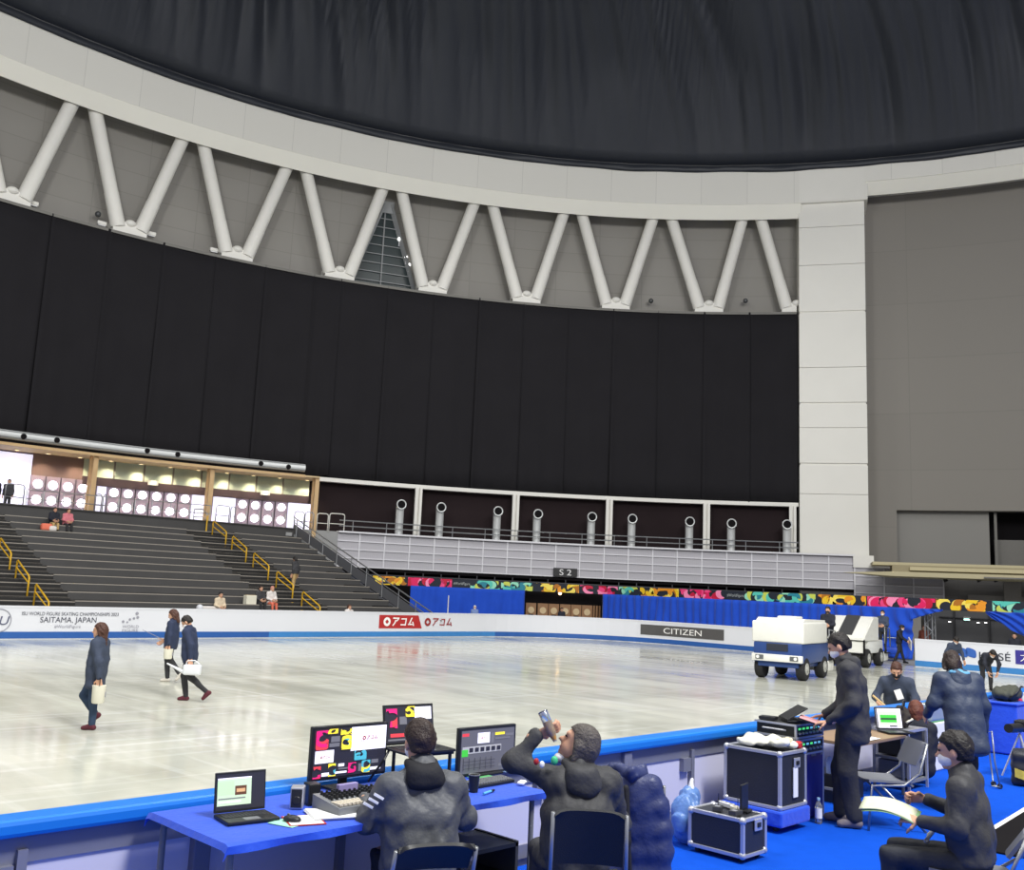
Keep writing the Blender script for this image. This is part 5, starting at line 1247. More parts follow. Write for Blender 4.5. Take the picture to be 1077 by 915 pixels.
# ------------------------------------------------------------------ officials' area this side of the board
ZF, ZT = .40, 1.15
M_cloth = mat('blue_table_cloth', (28,80,210), .7, var=.1, scale=5, sheen=.2, bump=.2, bscale=14); M_plast = mat('black_plastic', (34,35,38), .4); M_grey = mat('grey_plastic', (120,122,126), .45); M_key = mat('key_caps', (58,59,63), .5)
M_keyw = mat('pale_keys', (206,196,178), .5); M_alu = mat('aluminium', (196,197,204), .35, .55); M_paper = mat('paper', (240,240,240), .7); M_wood2 = mat('brown_table', (150,124,96), .5, var=.1)
M_case = mat('case_black', (42,44,52), .5, bump=.1, bscale=80); M_chairp = mat('grey_chair_shell', (112,114,122), .5); M_cab = mat('black_cable', (26,26,28), .5)
def table(name, lab, x0, x1, y0, y1, z, top, cloth_=None, th=.035, ins=.06):
    t = thing(name, lab, 'table', ((x0+x1)/2, (y0+y1)/2, ZF)); w, d, h = x1-x0, y1-y0, z-ZF
    f = B(); f.box((0, 0, h-th/2-.006), (w-.02, d-.02, th), None, .006); f.done('tabletop', top, t)
    for sx in (-1, 1):
        for sy in (-1, 1):
            f = B(); f.cone((sx*(w/2-ins), sy*(d/2-ins), 0), (sx*(w/2-ins), sy*(d/2-ins), h-th), .018, .018, 10); f.done('leg', M_grey, t)
        f = B(); f.bar((sx*(w/2-ins), -(d/2-ins), .15), (sx*(w/2-ins), d/2-ins, .15), .025, .025); f.done('stretcher', M_grey, t)
    return t
t1 = table('work_table', 'long work table under a bright blue cloth along the near rink board', 2.62, 4.93, -.72, .12, ZT, M_grey)
f = B()
def tc(u, v):
    x = -1.18+2.36*u; s = (v-.5)*.97; e = .435
    y = max(-e, min(e, s)); dz = -max(0, abs(s)-e)
    fx = max(0, abs(x)-1.155)
    return Vector((max(-1.17, min(1.17, x)) , y+(.012*math.sin(x*14) if dz < -.02 else 0), .755+dz*.95-fx*1.2+.002*noise.noise(Vector((x*3, s*3, 1)))))
f.grid(tc, 90, 24, .006); c = f.done('tablecloth', M_cloth, smooth=50, loc=(3.775, -.3, ZF), **T('bright blue cloth lying over the long work table by the near board', 'tablecloth'))
t0_ = t1
# --- screens
class Flat:
    """a small flat surface for print: origin o, right u, up v, facing n"""
    def __init__(s, o, u, v, n): s.o, s.u, s.v, s.n = Vector(o), Vector(u), Vector(v), Vector(n)
    def pt(s, a, b, off): return s.o+s.u*a+s.v*b+s.n*off
E_ = lambda nm, c, k=.9: glow('screen_'+nm, c, k)
SW, SD, SM, SY, ST_, SR = E_('white', (232,230,244), .8), E_('dark', (38,38,48)), E_('magenta', (206,34,110)), E_('yellow', (226,208,60)), E_('teal', (70,160,180)), E_('red', (196,60,70))
SG, SGR, SLG = E_('grey', (98,98,106)), E_('green', (60,170,60)), E_('pale_green', (176,196,170))
def tiles(parent, w, h, y, z0, L_, rz=None):
    """lit screen areas (x0,y0,x1,y1 as fractions, material): flush coloured picture elements on the panel face"""
    for k, (a, b, c, d, m_) in enumerate(L_):
        f = B(); f.box((-w/2+w*(a+c)/2, y-.001-.0004*k, z0+h*(b+d)/2), (w*(c-a), .001, h*(d-b))); f.done('screen_image', m_, parent)
def swirls(parent, w, h, y, z0, boxes, ms, seed):
    r = random.Random(seed); f = B()
    for a, b, c, d in boxes:
        for k in range(4):
            f.mi = r.randrange(len(ms)); cx_ = r.uniform(a+(c-a)*.25, c-(c-a)*.25); cz_ = r.uniform(b+(d-b)*.2, d-(d-b)*.2); R_ = max(c-a, d-b)*r.uniform(.3, .6); a0 = r.uniform(0, 6); pv = None
            for i in range(11):
                an = a0+3.2*i/10; q = []
                for rr in (R_*.55, R_):
                    x = min(c, max(a, cx_+rr*math.cos(an))); z = min(d, max(b, cz_+rr*1.3*math.sin(an))); q.append(f._v((-w/2+w*x, y-.008-.0006*k, z0+h*z)))
                if pv: f.face([pv[0], q[0], q[1], pv[1]])
                pv = q
    f.done('screen_swirls', ms, parent)
def monitor(lab, P, rz, w, h, zb, tilt=.06):
    t = thing('monitor', lab, 'monitor', P, rz)
    f = B(); f.box((0, 0, zb+h/2), (w+.03, .035, h+.035), None, .006); f.done('housing', M_plast, t)
    f = B(); f.box((0, -.0185, zb+h/2), (w, .002, h)); s = f.done('screen', SD, t)
    f = B(); f.box((0, .05, zb*.5+.05), (.06, .03, zb+.1), None, .008); f.box((0, .035, zb+.08), (.1, .06, .1), None, .008); f.done('stand_neck', M_plast, t)
    f = B(); f.box((0, .02, .008), (.24, .17, .016), None, .007); f.done('stand_foot', M_plast, t); return t
def two(pl, pr, Y): a, b = PY(pl[0], pl[1], Y), PY(pr[0], pr[1], Y); return a, b
def flat_on(t, x, z, y, s=1): return Flat((x, y, z), (s, 0, 0), (0, 0, s), (0, -1, 0))
# monitor 1
a, b = two((329, 819), (399, 811), .02); zb = (a.z+b.z)/2-ZT; tl, tr_ = two((331, 768), (404, 762), .02)
mw = b.x-a.x+.03; mh = (tl.z+tr_.z)/2-(a.z+b.z)/2
mon = monitor('large monitor showing white adverts and pink and teal swirls on the blue table', Vector(((a.x+b.x)/2, .02, ZT+.008)), -.03, mw, mh, zb-.005)
Y_ = -.0198; z0 = zb-.005
tiles(mon, mw, mh, Y_, z0, [(.0,.0,1,.36,SD), (.50,.50,1,1,SW), (.02,.30,.27,.56,SW), (.20,.62,.34,.70,SG), (.22,.72,.34,.84,SG), (.12,.03,.22,.1,SW), (.30,.06,.46,.1,SW), (.34,.2,.42,.26,SW), (.62,.06,.70,.22,SG), (.78,.06,.94,.12,SW), (.80,.2,.9,.28,SG), (.34,.14,.5,.17,SG)])
swirls(mon, mw, mh, Y_, z0, [(.01,.58,.18,.98), (.0,.0,.10,.25)], [SM, SR, SM], 1); swirls(mon, mw, mh, Y_, z0, [(.36,.55,.5,.86), (.55,.3,.72,.5), (.2,.02,.3,.28), (.66,.02,.78,.28)], [ST_, SY, ST_], 2); swirls(mon, mw, mh, Y_, z0, [(.34,.86,.5,1.0), (.1,.9,.3,1.0)], [SY], 3); swirls(mon, mw, mh, Y_, z0, [(.47,.05,.58,.26)], [SM], 6)
for x_, z_, h_ in ((.75, .76, .05), (.14, .43, .03)):
    acom(Flat((-mw/2+mw*x_+h_*.2, Y_, z0+mh*z_), (1, 0, 0), (0, 0, 1), (0, -1, 0)), 0, 0, h_*.62, Vector(), M_red, mon, off=.009)
# laptop on a riser behind the man in grey
def laptop(lab, P, rz, w, d, open_, L_=None, kb=M_key, shell=M_plast, seed=0):
    t = thing('laptop', lab, 'laptop', P, rz)     # hinge along x at y=0, keyboard towards -y
    f = B(); f.box((0, -d/2, .010), (w, d, .018), None, .005); f.done('base', shell, t)
    f = B()
    for i in range(5):
        for j in range(13): f.box((-w*.43+w*.86*(j+.5)/13, -d*.16-d*.42*(i+.5)/5, .0205), (w*.86/13*.82, d*.42/5*.78, .003))
    f.done('keyboard', kb, t, kind='part') if False else f.done('keyboard', kb, t)
    f = B(); f.box((0, -d*.8, .0195), (w*.3, d*.26, .001)); f.done('touchpad', M_grey, t)
    lid = bpy.data.objects.new('lid', None); f = B(); f.box((0, 0, d*.5+.004), (w, .010, d), None, .004); bpy.data.objects.remove(lid)
    lid = f.done('lid', shell, t); lid.location = (0, .0, .018); lid.rotation_euler = (-open_, 0, 0)
    f = B(); f.box((0, -.0055, d*.5+.004), (w*.94, .001, d*.88)); f.done('screen', SD, lid)
    if L_: tiles(lid, w*.94, d*.88, -.0062, d*.06+.004, L_)
    return t
p = PY(434, 786, -.0); rz_ = -.12
k = thing('riser', 'small black metal stand holding a laptop above the work table', 'stand', Vector((p.x, p.y-.10, ZT+.008)), rz_); hz = p.z-ZT-.008
f = B(); f.box((0, 0, hz-.01), (.34, .26, .02), None, .004); f.done('shelf', M_plast, k)
for sx in (-.15, .15):
    for sy in (-.11, .11): f = B(); f.cone((sx, sy, 0), (sx, sy, hz-.02), .012, .012, 8); f.done('leg', M_plast, k)
lp2 = laptop('open laptop with pink swirl picture raised on a small stand behind the man in grey', Vector((p.x-.03, p.y, p.z+.001)), rz_, .40, .26, .18, [(0,0,1,1,SD), (.62,.62,.98,.98,SW), (.3,.5,.45,.72,SG), (.1,.15,.5,.25,SR), (.05,.05,.9,.1,SG)])
lid = [o for o in lp2.children if o.name.startswith('lid')][0]
swirls(lid, .376, .229, -.0062, .02, [(.02,.4,.24,.95)], [SM, SR], 4); swirls(lid, .376, .229, -.0062, .02, [(.42,.7,.62,1.)], [SY, SY], 5)
f = B(); f.tube([(-.19, -.05, .0), (-.24, -.08, -.05), (-.28, -.05, -.12), (-.3, 0, -hz+.02)], .008, 6)
f.done('cable', M_cab, lp2)
# monitor 3: dark mixing software
a, b = two((483, 815), (536, 808), -.10); tl, tr_ = two((484, 769), (538, 764), -.10); mw = b.x-a.x+.02; mh = (tl.z+tr_.z-a.z-b.z)/2; zb = (a.z+b.z)/2-ZT
mon = monitor('monitor showing a dark grey grid of buttons between the two seated men', Vector(((a.x+b.x)/2, -.10, ZT+.008)), -.03, mw, mh, zb-.005); z0 = zb-.005
L_ = [(.01,.01,.99,.99,E_('slate',(84,84,92))), (.02,.86,.14,.93,SR), (.3,.68,.52,.92,SW), (.55,.66,.6,.9,SG), (.62,.84,.80,.9,SY), (.82,.8,.97,.86,SG), (.03,.46,.74,.62,E_('mid',(150,150,156))), (.02,.40,.13,.56,SGR), (.7,.1,.95,.16,SG), (.62,.74,.9,.78,SG)]
for i in range(6): L_ += [(.15+.1*i, .49, .22+.1*i, .59, SD), (.05+.1*i, .08, .056+.1*i, .36, SD)]
for i in range(3): L_ += [(.04, .12+.08*i, .62, .13+.08*i, SD)]
tiles(mon, mw, mh, -.0198, z0, L_); acom(Flat((-mw/2+mw*.42, -.0198, z0+mh*.8), (1, 0, 0), (0, 0, 1), (0, -1, 0)), 0, 0, .017, Vector(), M_red, mon, off=.009)
# laptop at the left
a, b = PZ(224, 862, ZT), PZ(278, 856, ZT); w_ = (b-a).length
lp1 = laptop('open black laptop with a pale spreadsheet at the left end of the blue table', Vector(((a.x+b.x)/2, (a.y+b.y)/2, ZT+.008)), math.atan2(b.y-a.y, b.x-a.x), w_, .21, .12, [(.02,.12,.72,.86,SLG), (.02,.42,.36,.8,E_('mint',(170,206,160))), (.38,.4,.62,.66,E_('brown',(84,54,40))), (.41,.48,.59,.58,E_('tan',(190,150,110))), (.02,.86,.72,.9,SW), (.04,.2,.5,.24,SW), (.04,.3,.6,.33,SG)])
# keyboards, mixer, speakers, papers
def keyboard(lab, P, rz, w, d, keys=M_key, body=M_plast, rows=5, n=16):
    t = thing('keyboard', lab, 'keyboard', P, rz); f = B(); f.box((0, 0, .01), (w, d, .02), Matrix.Rotation(.06, 3, 'X'), .005); f.done('keyboard_body', body, t)
    f = B()
    for i in range(rows):
        for j in range(n): f.box((-w*.47+w*.94*(j+.5)/n, -d*.42+d*.84*(i+.5)/rows, .024+.06*(-d*.42+d*.84*(i+.5)/rows)), (w*.94/n*.8, d*.84/rows*.78, .008))
    f.done('keys', keys, t); return t
keyboard('black keyboard at the foot of the large monitor', Vector((3.83, -.17, ZT+.01)), .05, .40, .13)
keyboard('grey keyboard on the blue cloth in front of the dark grid monitor', Vector((4.74, -.37, ZT+.01)), .04, .40, .13, M_grey)
P = PZ(378, 853, ZT); k = thing('mixer', 'low grey control desk with dark knobs and pale keys before the large monitor', 'mixer', Vector((P.x+.02, P.y+.03, ZT+.008)), .02)
f = B(); f.prism([(-.13, 0), (.13, 0), (.13, .085), (-.13, .05)], lambda u, v, d: (-.24+.48*d, u, v), 1); f.done('desk_body', M_grey, k)
f = B()
for i in range(5):
    for j in range(12): f.cone((-.2+.036*j, -.0+.025*i, .066+.0034*i), (-.2+.036*j, -.0+.025*i, .088+.0034*i), .009, .007, 8)
f.done('knobs', M_plast, k)
f = B()
for j in range(16): f.box((-.215+.0285*j, -.07, .062), (.022, .09, .012))
f.done('pale_keys', M_keyw, k); f = B(); f.box((-.02, .10, .10), (.14, .03, .05), None, .004); f.done('display', mat('lilac_display', (150,140,190), .3), k)
for x, y, lab in ((312, 851, 'small silver-edged desktop speaker on the blue cloth, left of a pair'), (327, 847, 'small black desktop speaker on the blue cloth, right of a pair')):
    P = PZ(x, y, ZT); k = thing('speaker', lab, 'speaker', Vector((P.x, P.y, ZT+.008)), -.7 if 'left of' in lab else -.2)
    f = B(); f.box((0, 0, .06), (.075, .09, .12), None, .006); f.done('cabinet', M_alu if 'silver' in lab else M_plast, k); f = B(); f.box((0, -.047, .06), (.06, .004, .10)); f.cone((0, -.048, .05), (0, -.052, .05), .024, .02, 14); f.done('grille', M_plast, k)
def sheet(name, lab, P, rz, w, d, m_, n=4, curl=.02, cat='paper'):
    t = thing(name, lab, cat, P, rz)
    for i in range(n):
        f = B(); f.grid(lambda u, v: (-w/2+w*u+.003*i, -d/2+d*v-.002*i, .004+.003*i+curl*(u-.5)**2*v), 6, 6, .0015); f.done('sheet', m_ if i == n-1 else M_paper, t)
    return t
P = PZ(346, 858, ZT); sheet('paper_stack', 'loose white sheets lying on the blue cloth in front of the large monitor', Vector((P.x, P.y-.02, ZT+.008)), -.35, .26, .24, M_paper)
P = PZ(318, 866, ZT); k = thing('folder', 'thin red folder under the loose white sheets', 'folder', Vector((P.x+.02, P.y+.02, ZT+.008)), -.35); f = B(); f.box((0, 0, .002), (.2, .22, .004)); f.done('cover', M_red, k); f = B(); f.box((0, 0, .0045), (.18, .2, .001)); f.done('sheet', M_paper, k)
P = PZ(307, 866, ZT); k = thing('mouse', 'black computer mouse on a mint pad right of the laptop', 'mouse', Vector((P.x, P.y, ZT+.01)), .4); f = B(); f.ball((0, 0, .012), (.035, .055, .022), 14, 8); f.done('shell', M_plast, k, smooth=True); f = B(); f.cone((-.004, .025, .032), (.004, .025, .032), .008, .008, 10); f.done('wheel', M_grey, k)
k = thing('mouse_pad', 'mint green pad under the black mouse', 'pad', Vector((P.x, P.y, ZT+.007)), .3); f = B(); f.box((0, 0, .001), (.2, .17, .003), None, .001); f.done('pad', mat('mint_pad', (150,206,186), .7), k); f = B(); f.box((0, 0, .003), (.18, .15, .0006)); f.done('pad_top', mat('mint_top', (160,214,194), .7), k)
P = PZ(498, 834, ZT); k = thing('cup', 'black cup with a narrow pale rim beside the grey keyboard', 'cup', Vector((P.x, P.y, ZT+.008))); f = B(); f.lathe((0, 0, 0), [(.028, 0), (.036, .10), (.036, .105), (.03, .1), (.026, .01)], 18); f.done('cup_body', M_plast, k, smooth=40); f = B(); f.tube([(.036*math.cos(2*PI*i/18), .036*math.sin(2*PI*i/18), .105) for i in range(18)], .003, 5, closed=True); f.done('rim', M_grey, k)
P = PZ(507, 835, ZT); k = thing('marker', 'light blue marker pen lying by the black cup', 'pen', Vector((P.x+.02, P.y-.04, ZT+.017)), .3); f = B(); f.cone((-.07, 0, 0), (.03, 0, 0), .008, .008, 10); f.done('barrel', mat('sky_blue', (100,180,220), .4), k); f = B(); f.cone((.03, 0, 0), (.07, 0, 0), .009, .008, 10); f.done('cap', M_plast, k)
P = PZ(512, 819, ZT); sheet('note', 'green printed note under the edge of the grey keyboard', Vector((P.x-.03, P.y+.02, ZT+.006)), .1, .18, .12, mat('green_note', (96,176,110), .6), 1)
P = PZ(527, 812, ZT); sheet('pale_sheet', 'pale blue sheet on the cloth beside the dark grid monitor', Vector((P.x+.08, P.y-.06, ZT+.006)), .2, .2, .14, mat('pale_blue_sheet', (150,180,220), .6), 1)
P = PZ(551, 826, ZT); k = thing('earphone_case', 'small white rounded case at the right end of the blue table', 'case', Vector((P.x-.02, P.y, ZT+.008)), .5); f = B(); f.box((0, 0, .012), (.09, .05, .024), None, .011, 3); f.done('shell', M_paper, k, smooth=50); f = B(); f.box((0, -.026, .014), (.03, .003, .004)); f.done('clasp', M_grey, k)
# tangle of cables behind the large monitor
k = thing('cable_tangle', 'tangle of black cables on the blue cloth around the large monitor', 'cable', Vector((4.15, -.1, ZT+.018)))
r = random.Random(4)
for i in range(5):
    pts = [Vector((r.uniform(-.1, .1), r.uniform(-.12, .12), 0))]
    for j in range(9): pts.append(pts[-1]+Vector((r.uniform(-.04, .07), r.uniform(-.05, .05), 0)))
    pts = [Vector((max(-.25, min(.3, q.x)), max(-.2, min(.14, q.y)), .01*abs(math.sin(j*1.3+i)))) for j, q in enumerate(pts)]
    f = B(); f.tube(pts, .008, 6); f.done('cable', M_cab, k, smooth=True)

# --- chairs
def chair(lab, P, rz, col, h=.44, bh=.84, w=.46, mesh_=False):
    """+y is where the sitter faces"""
    t = thing('folding_chair', lab, 'chair', P, rz)
    f = B(); f.grid(lambda u, v: ((u-.5)*w*.92, -.2+.42*v, h-.02*math.sin(u*PI)-.03*(v < .05)+.012*v), 10, 10, .02); f.done('seat', col, t, smooth=50)
    f = B(); f.grid(lambda u, v: ((u-.5)*w*.9, -.24-.10*v+.03*math.cos((u-.5)*3), h+.14+(bh-h-.14)*v-(.03*(abs(2*u-1)**6) if v > .9 else 0)), 12, 10, .022); f.done('backrest', col, t, smooth=50)
    for s in (-1, 1):
        x = s*w/2
        f = B(); f.tube([(x, .24, 0), (x, .2, h-.04), (x, -.1, h-.03), (x*.98, -.25, h+.08), (x*.95, -.33, bh-.01)], .012, 8); f.done('side_frame', M_chrome, t, smooth=True)
        f = B(); f.tube([(x*.96, -.3, 0), (x*.96, .12, h-.03)], .012, 8); f.done('leg', M_chrome, t, smooth=True)
    f = B(); f.cone((-w/2, .21, .2), (w/2, .21, .2), .009, .009, 8); f.cone((-w/2, -.2, .12), (w/2, -.2, .12), .009, .009, 8); f.done('crossbars', M_chrome, t); return t
Fd = Vector((.707, .707, 0)); Rd = Vector((.707, -.707, 0))
def wrot(v, rz): return np.array(Matrix.Rotation(-rz, 3, 'Z') @ Vector(v))
def root_for_head(xp, yp, zhead, J, rz):
    P = PZ(xp, yp, zhead); o = Matrix.Rotation(rz, 3, 'Z') @ Vector((J['head'][0], J['head'][1], 0)); return Vector((P.x-o.x, P.y-o.y, ZF))
# man in grey at the large monitor
J_grey = cloth('grey_jacket', (84,86,91), rough=.5, spec=.35); J_char = cloth('charcoal_jacket', (66,66,68), rough=.6); J_coat = cloth('steel_blue_coat', (54,64,84), rough=.55, spec=.4)
rz = rot_to(.42, .9)
J = seated(1.72, neck=(0, .06, 1.02), head=(-.01, .12, 1.165), hf=(-.18, 1, -.06), sl=(-.19, .04, .93), sr=(.19, .04, .93), chest=(0, .01, .78), el=(-.29, .10, .74), wl=(-.24, .34, .815), er=(.29, .10, .74), wr=(.18, .36, .815))
root = root_for_head(440, 780, ZF+1.165, J, rz)
m1 = person('person in grey jacket with black hood seated with back to us at the large monitor', root, rz, J, J_grey, Tr_blk, S_blk, H_dkbrown, 0, M_mask, h=.013, hem=.02, hood=cloth('black_hood', (40,40,44)), bulk=1.1, vol=1.15, wr=.010, drop=.35,
       hands=dict(l=dict(d=(.5, .85, -.1), nrm=(0, 0, -1), curl=.35), r=dict(d=(-.3, .95, -.1), nrm=(0, 0, -1), curl=.35)))
for i in range(3):
    f = B(); f.box((-.262-.02*i+.0, -.048+.035*i, .905-.03*i), (.06, .012, .014), Matrix.Rotation(.5, 3, 'Y')); f.done('sleeve_stripe', M_tag, m1)
chair('dark chair under the man in the grey jacket', Vector((root.x, root.y, ZF)), rz, M_plast, .42, .70)
# man drinking
rz = rot_to(.55, .83)
hfw = -Rv*.83+Fd*.28+Vector((0, 0, .50)); huw = Vector((0, 0, 1))+Rv*.45
J = seated(1.74, neck=(.01, .02, 1.02), head=(.01, .05, 1.16), sl=(-.20, .0, .94), sr=(.20, .02, .955), chest=(0, -.02, .77), er=(.30, .1, .70), wr=(.2, .34, .66), hf=wrot(hfw, rz), hu=wrot(huw, rz))
root = root_for_head(608, 783, ZF+1.16, J, rz)
hd = PZ(608, 783, ZF+1.16); D0 = (hd-CAM).dot(Fv)
def lp(x, y, D): v = PD(x, y, D); return np.array(Matrix.Rotation(-rz, 3, 'Z') @ (v-root))
J['el'] = lp(540, 801, D0-.02); J['wl'] = lp(566, 772.5, D0+.02); J['sl'] = lp(586, 822, D0-.10)
m2 = person('person in charcoal jacket with long grey-black hair tipping back a bottle to drink', root, rz, J, J_char, Tr_gry, S_blk, H_grey, .05, None, h=.013, hem=.02, hood=J_char, bulk=1.08, vol=1.1, wr=.010, drop=.7, curl_=.002,
       hands=dict(l=dict(d=wrot(Rv*.9+Vector((0, 0, .30))+Fd*.1, rz), nrm=wrot(Fd*.8+Vector((0, 0, .45)), rz), curl=.55)))
S = Shape(.015); hc = J['head']; hf_, hu_ = J['hf'], J['hu']; S.add(s_ell(hc+hf_*.045-hu_*.115, (.05, .04, .03))); organic('lowered_mask', [(S, .01, 0)], M_mask, m2)
S = Shape(.01); S.add(s_ell(lp(583, 800, D0-.14), (.022, .02, .028))); organic('green_clip', [(S, .008, 0)], mat('green_clip', (70,190,130), .5), m2)
f = B(); c0 = lp(563, 800, D0-.14)
for k_, m_ in ((0, 0), (1, 1)):
    f.mi = m_; q = lp(564+k_*6, 801+k_*3, D0-.135); f.ball(q, (.016, .012, .02), 10, 6)
f.done('shoulder_badges', [M_red, M_tag], m2)
bt0 = PD(579, 768, D0+.0); bt1 = PD(570.5, 748, D0+.04); ax_ = (bt1-bt0).normalized()
k = thing('bottle', 'clear bottle with amber drink held up at the mouth of the drinking man', 'bottle', bt0, ax_.to_track_quat('Z', 'Y').to_euler()); Lb = (bt1-bt0).length
M_glass = mat('clear_plastic', (235,238,236), .08, trans=.85, var=.01); M_amber = mat('amber_drink', (206,150,80), .2, trans=.3)
f = B(); f.lathe((0, 0, 0), [(.012, -.07), (.013, -.05), (.027, -.02), (.029, .0), (.029, Lb-.01), (.024, Lb)], 20); f.done('bottle_body', M_glass, k, smooth=40); f = B(); f.lathe((0, 0, 0), [(.011, -.065), (.024, -.02), (.0265, .0), (.0265, Lb*.45), (.001, Lb*.45)], 18); f.done('drink', M_amber, k, smooth=40)
f = B(); f.tube([(.029*math.cos(2*PI*i/18), .029*math.sin(2*PI*i/18), Lb-.005) for i in range(18)], .0025, 5, closed=True); f.done('base_rim', M_plast, k)
ch2 = chair('black mesh chair with a grey edged backrest behind the drinking man', Vector((root.x-.02, root.y-.10, ZF)), rz-.25, mat('black_mesh', (40,41,44), .7, bump=.2, bscale=200), .44, .88, .42)
# dark crate under the right end of the table
k = thing('crate', 'dark open shelf unit under the right end of the blue table', 'shelf', Vector((4.55, -.42, ZF)), 0)
for z in (.02, .22, .42):
    f = B(); f.box((0, 0, z), (.5, .4, .025)); f.done('shelf_board', M_plast, k)
for sx in (-.24, .24): f = B(); f.box((sx, 0, .22), (.025, .4, .44)); f.done('side', M_key, k)
# puffy coat over a chair
pc = PZ(658, 862, ZF+.50); rz = rot_to(.75, .65)
chair('chair hidden under the navy puffer coat', Vector((pc.x+.05, pc.y+.02, ZF)), rz, M_plast, .44, .80)
Jp_ = cloth('navy_puffer', (52,60,102), rough=.42, spec=.4)
S = Shape(.03)
for i, (z, hw, r_) in enumerate(((.78, .13, .085), (.65, .17, .095), (.51, .19, .10), (.37, .195, .10), (.23, .19, .095))):
    S.add(s_cap((-hw, -.32, z), (hw, -.32, z), r_), s_cap((-hw*.9, -.22, z-.02), (hw*.9, -.22, z-.02), r_*.85))
S.add(s_cap((.05, -.30, .70), (.16, -.28, .35), .12)); S.k = .04; S.wr = wrinkle(.003, 2.6, 4)
Sa = Shape(.025)
for i in range(5): Sa.add(s_ell((-.22-.012*i, -.25+.01*i, .76-.105*i), (.075, .08, .062)))
Sa.wr = wrinkle(.003, 2.6, 9)
kk = thing('puffer_coat', 'shiny navy puffer coat draped over a chair against the near board', 'coat', Vector((pc.x+.05, pc.y+.02, ZF)), rz)
organic('coat_body', [(S, .014, 0)], Jp_, kk); organic('sleeve', [(Sa, .014, 0)], Jp_, kk)
Sc = Shape(.03); Sc.add(s_cap((-.12, -.24, .87), (.0, -.38, .86), .045), s_cap((.0, -.38, .86), (.08, -.28, .87), .045), s_cap((-.17, -.34, .84), (-.1, -.39, .76), .045)); Sc.wr = wrinkle(.008, 1.6, 2); organic('hood', [(Sc, .013, 0)], Jp_, kk)
Sz = Shape(.02); Sz.add(s_cap((-.04, -.41, .78), (-.02, -.435, .45), .022), s_cap((-.02, -.435, .45), (.0, -.43, .2), .018)); organic('zip_opening', [(Sz, .011, 0)], M_maskk, kk)
S = Shape(.03); S.add(s_ell((-.24, -.30, .55), (.12, .11, .13)), s_ell((-.2, -.30, .38), (.12, .1, .1))); S.wr = wrinkle(.008, 1.6, 6)
organic('scarf_lining', [(S, .014, 0)], cloth('blue_lining', (70,80,130), rough=.4), kk)

# --- road cases and playback gear by the board
def road_case(lab, x0, x1, y0, y1, z0, z1, cast=True):
    t = thing('road_case', lab, 'case', ((x0+x1)/2, (y0+y1)/2, ZF)); w, d, h = x1-x0, y1-y0, z1-z0; zc = (z0+z1)/2-ZF
    f = B(); f.box((0, 0, zc), (w-.02, d-.02, h-.02)); f.done('shell', M_case, t)
    f = B(); e = .03
    for sx in (-1, 1):
        for sy in (-1, 1): f.box((sx*(w/2-e/2), sy*(d/2-e/2), zc), (e, e, h), None, .004)
    for s in (-1, 1):
        for q in (-1, 1): f.box((0, s*(d/2-e/2), zc+q*(h/2-e/2)), (w, e, e), None, .004); f.box((s*(w/2-e/2), 0, zc+q*(h/2-e/2)), (e, d, e), None, .004)
    f.done('edge_trim', M_alu, t)
    f = B()
    for sx in (-1, 1):
        for sy in (-1, 1):
            for q in (-1, 1): f.ball((sx*(w/2-.02), sy*(d/2-.02), zc+q*(h/2-.02)), .032, 10, 6)
    f.done('ball_corners', M_alu, t, smooth=True)
    f = B(); f.box((w*.1, -d/2-.004, zc+h*.28), (.11, .012, .09), None, .004); f.done('latch', M_alu, t); f = B(); f.box((w*.1, -d/2-.012, zc+h*.28), (.05, .01, .035)); f.done('latch_lever', M_plast, t)
    if cast and z0-ZF > .03:
        for sx in (-1, 1):
            for sy in (-1, 1): f = B(); f.cone((sx*(w/2-.06)-.015, sy*(d/2-.06), (z0-ZF)*.5), (sx*(w/2-.06)+.015, sy*(d/2-.06), (z0-ZF)*.5), (z0-ZF)*.5, (z0-ZF)*.5, 12); f.done('caster', M_plast, t)
    return t
N_, Lc, Rc = PZ(821, 792, 1.1), PZ(768.7, 781, 1.1), PZ(838.5, 786, 1.1)
x0, y0 = N_.x, N_.y; x1 = Rc.x+.02; y1 = min(.1, Lc.y)
big = road_case('tall black road case with silver edges standing by the near board', x0, x1, y0, y1, .60, 1.1, False)
k = thing('dolly', 'low blue cloth covered dolly under the tall black road case', 'dolly', ((x0+x1)/2, (y0+y1)/2, ZF)); f = B(); f.box((0, 0, .125), (x1-x0+.05, y1-y0+.05, .14), None, .02); f.done('covered_deck', M_cloth, k)
for sx in (-1, 1):
    for sy in (-1, 1): f = B(); f.cone((sx*.15-.015, sy*.2, .03), (sx*.15+.015, sy*.2, .03), .03, .03, 12); f.done('wheel', M_plast, k)
f = B(); f.box((0.02, -(y1-y0)/2-.004, .42), (.08, .008, .26)); f.done('label_strip', M_paper, big, label='white paper label strip')
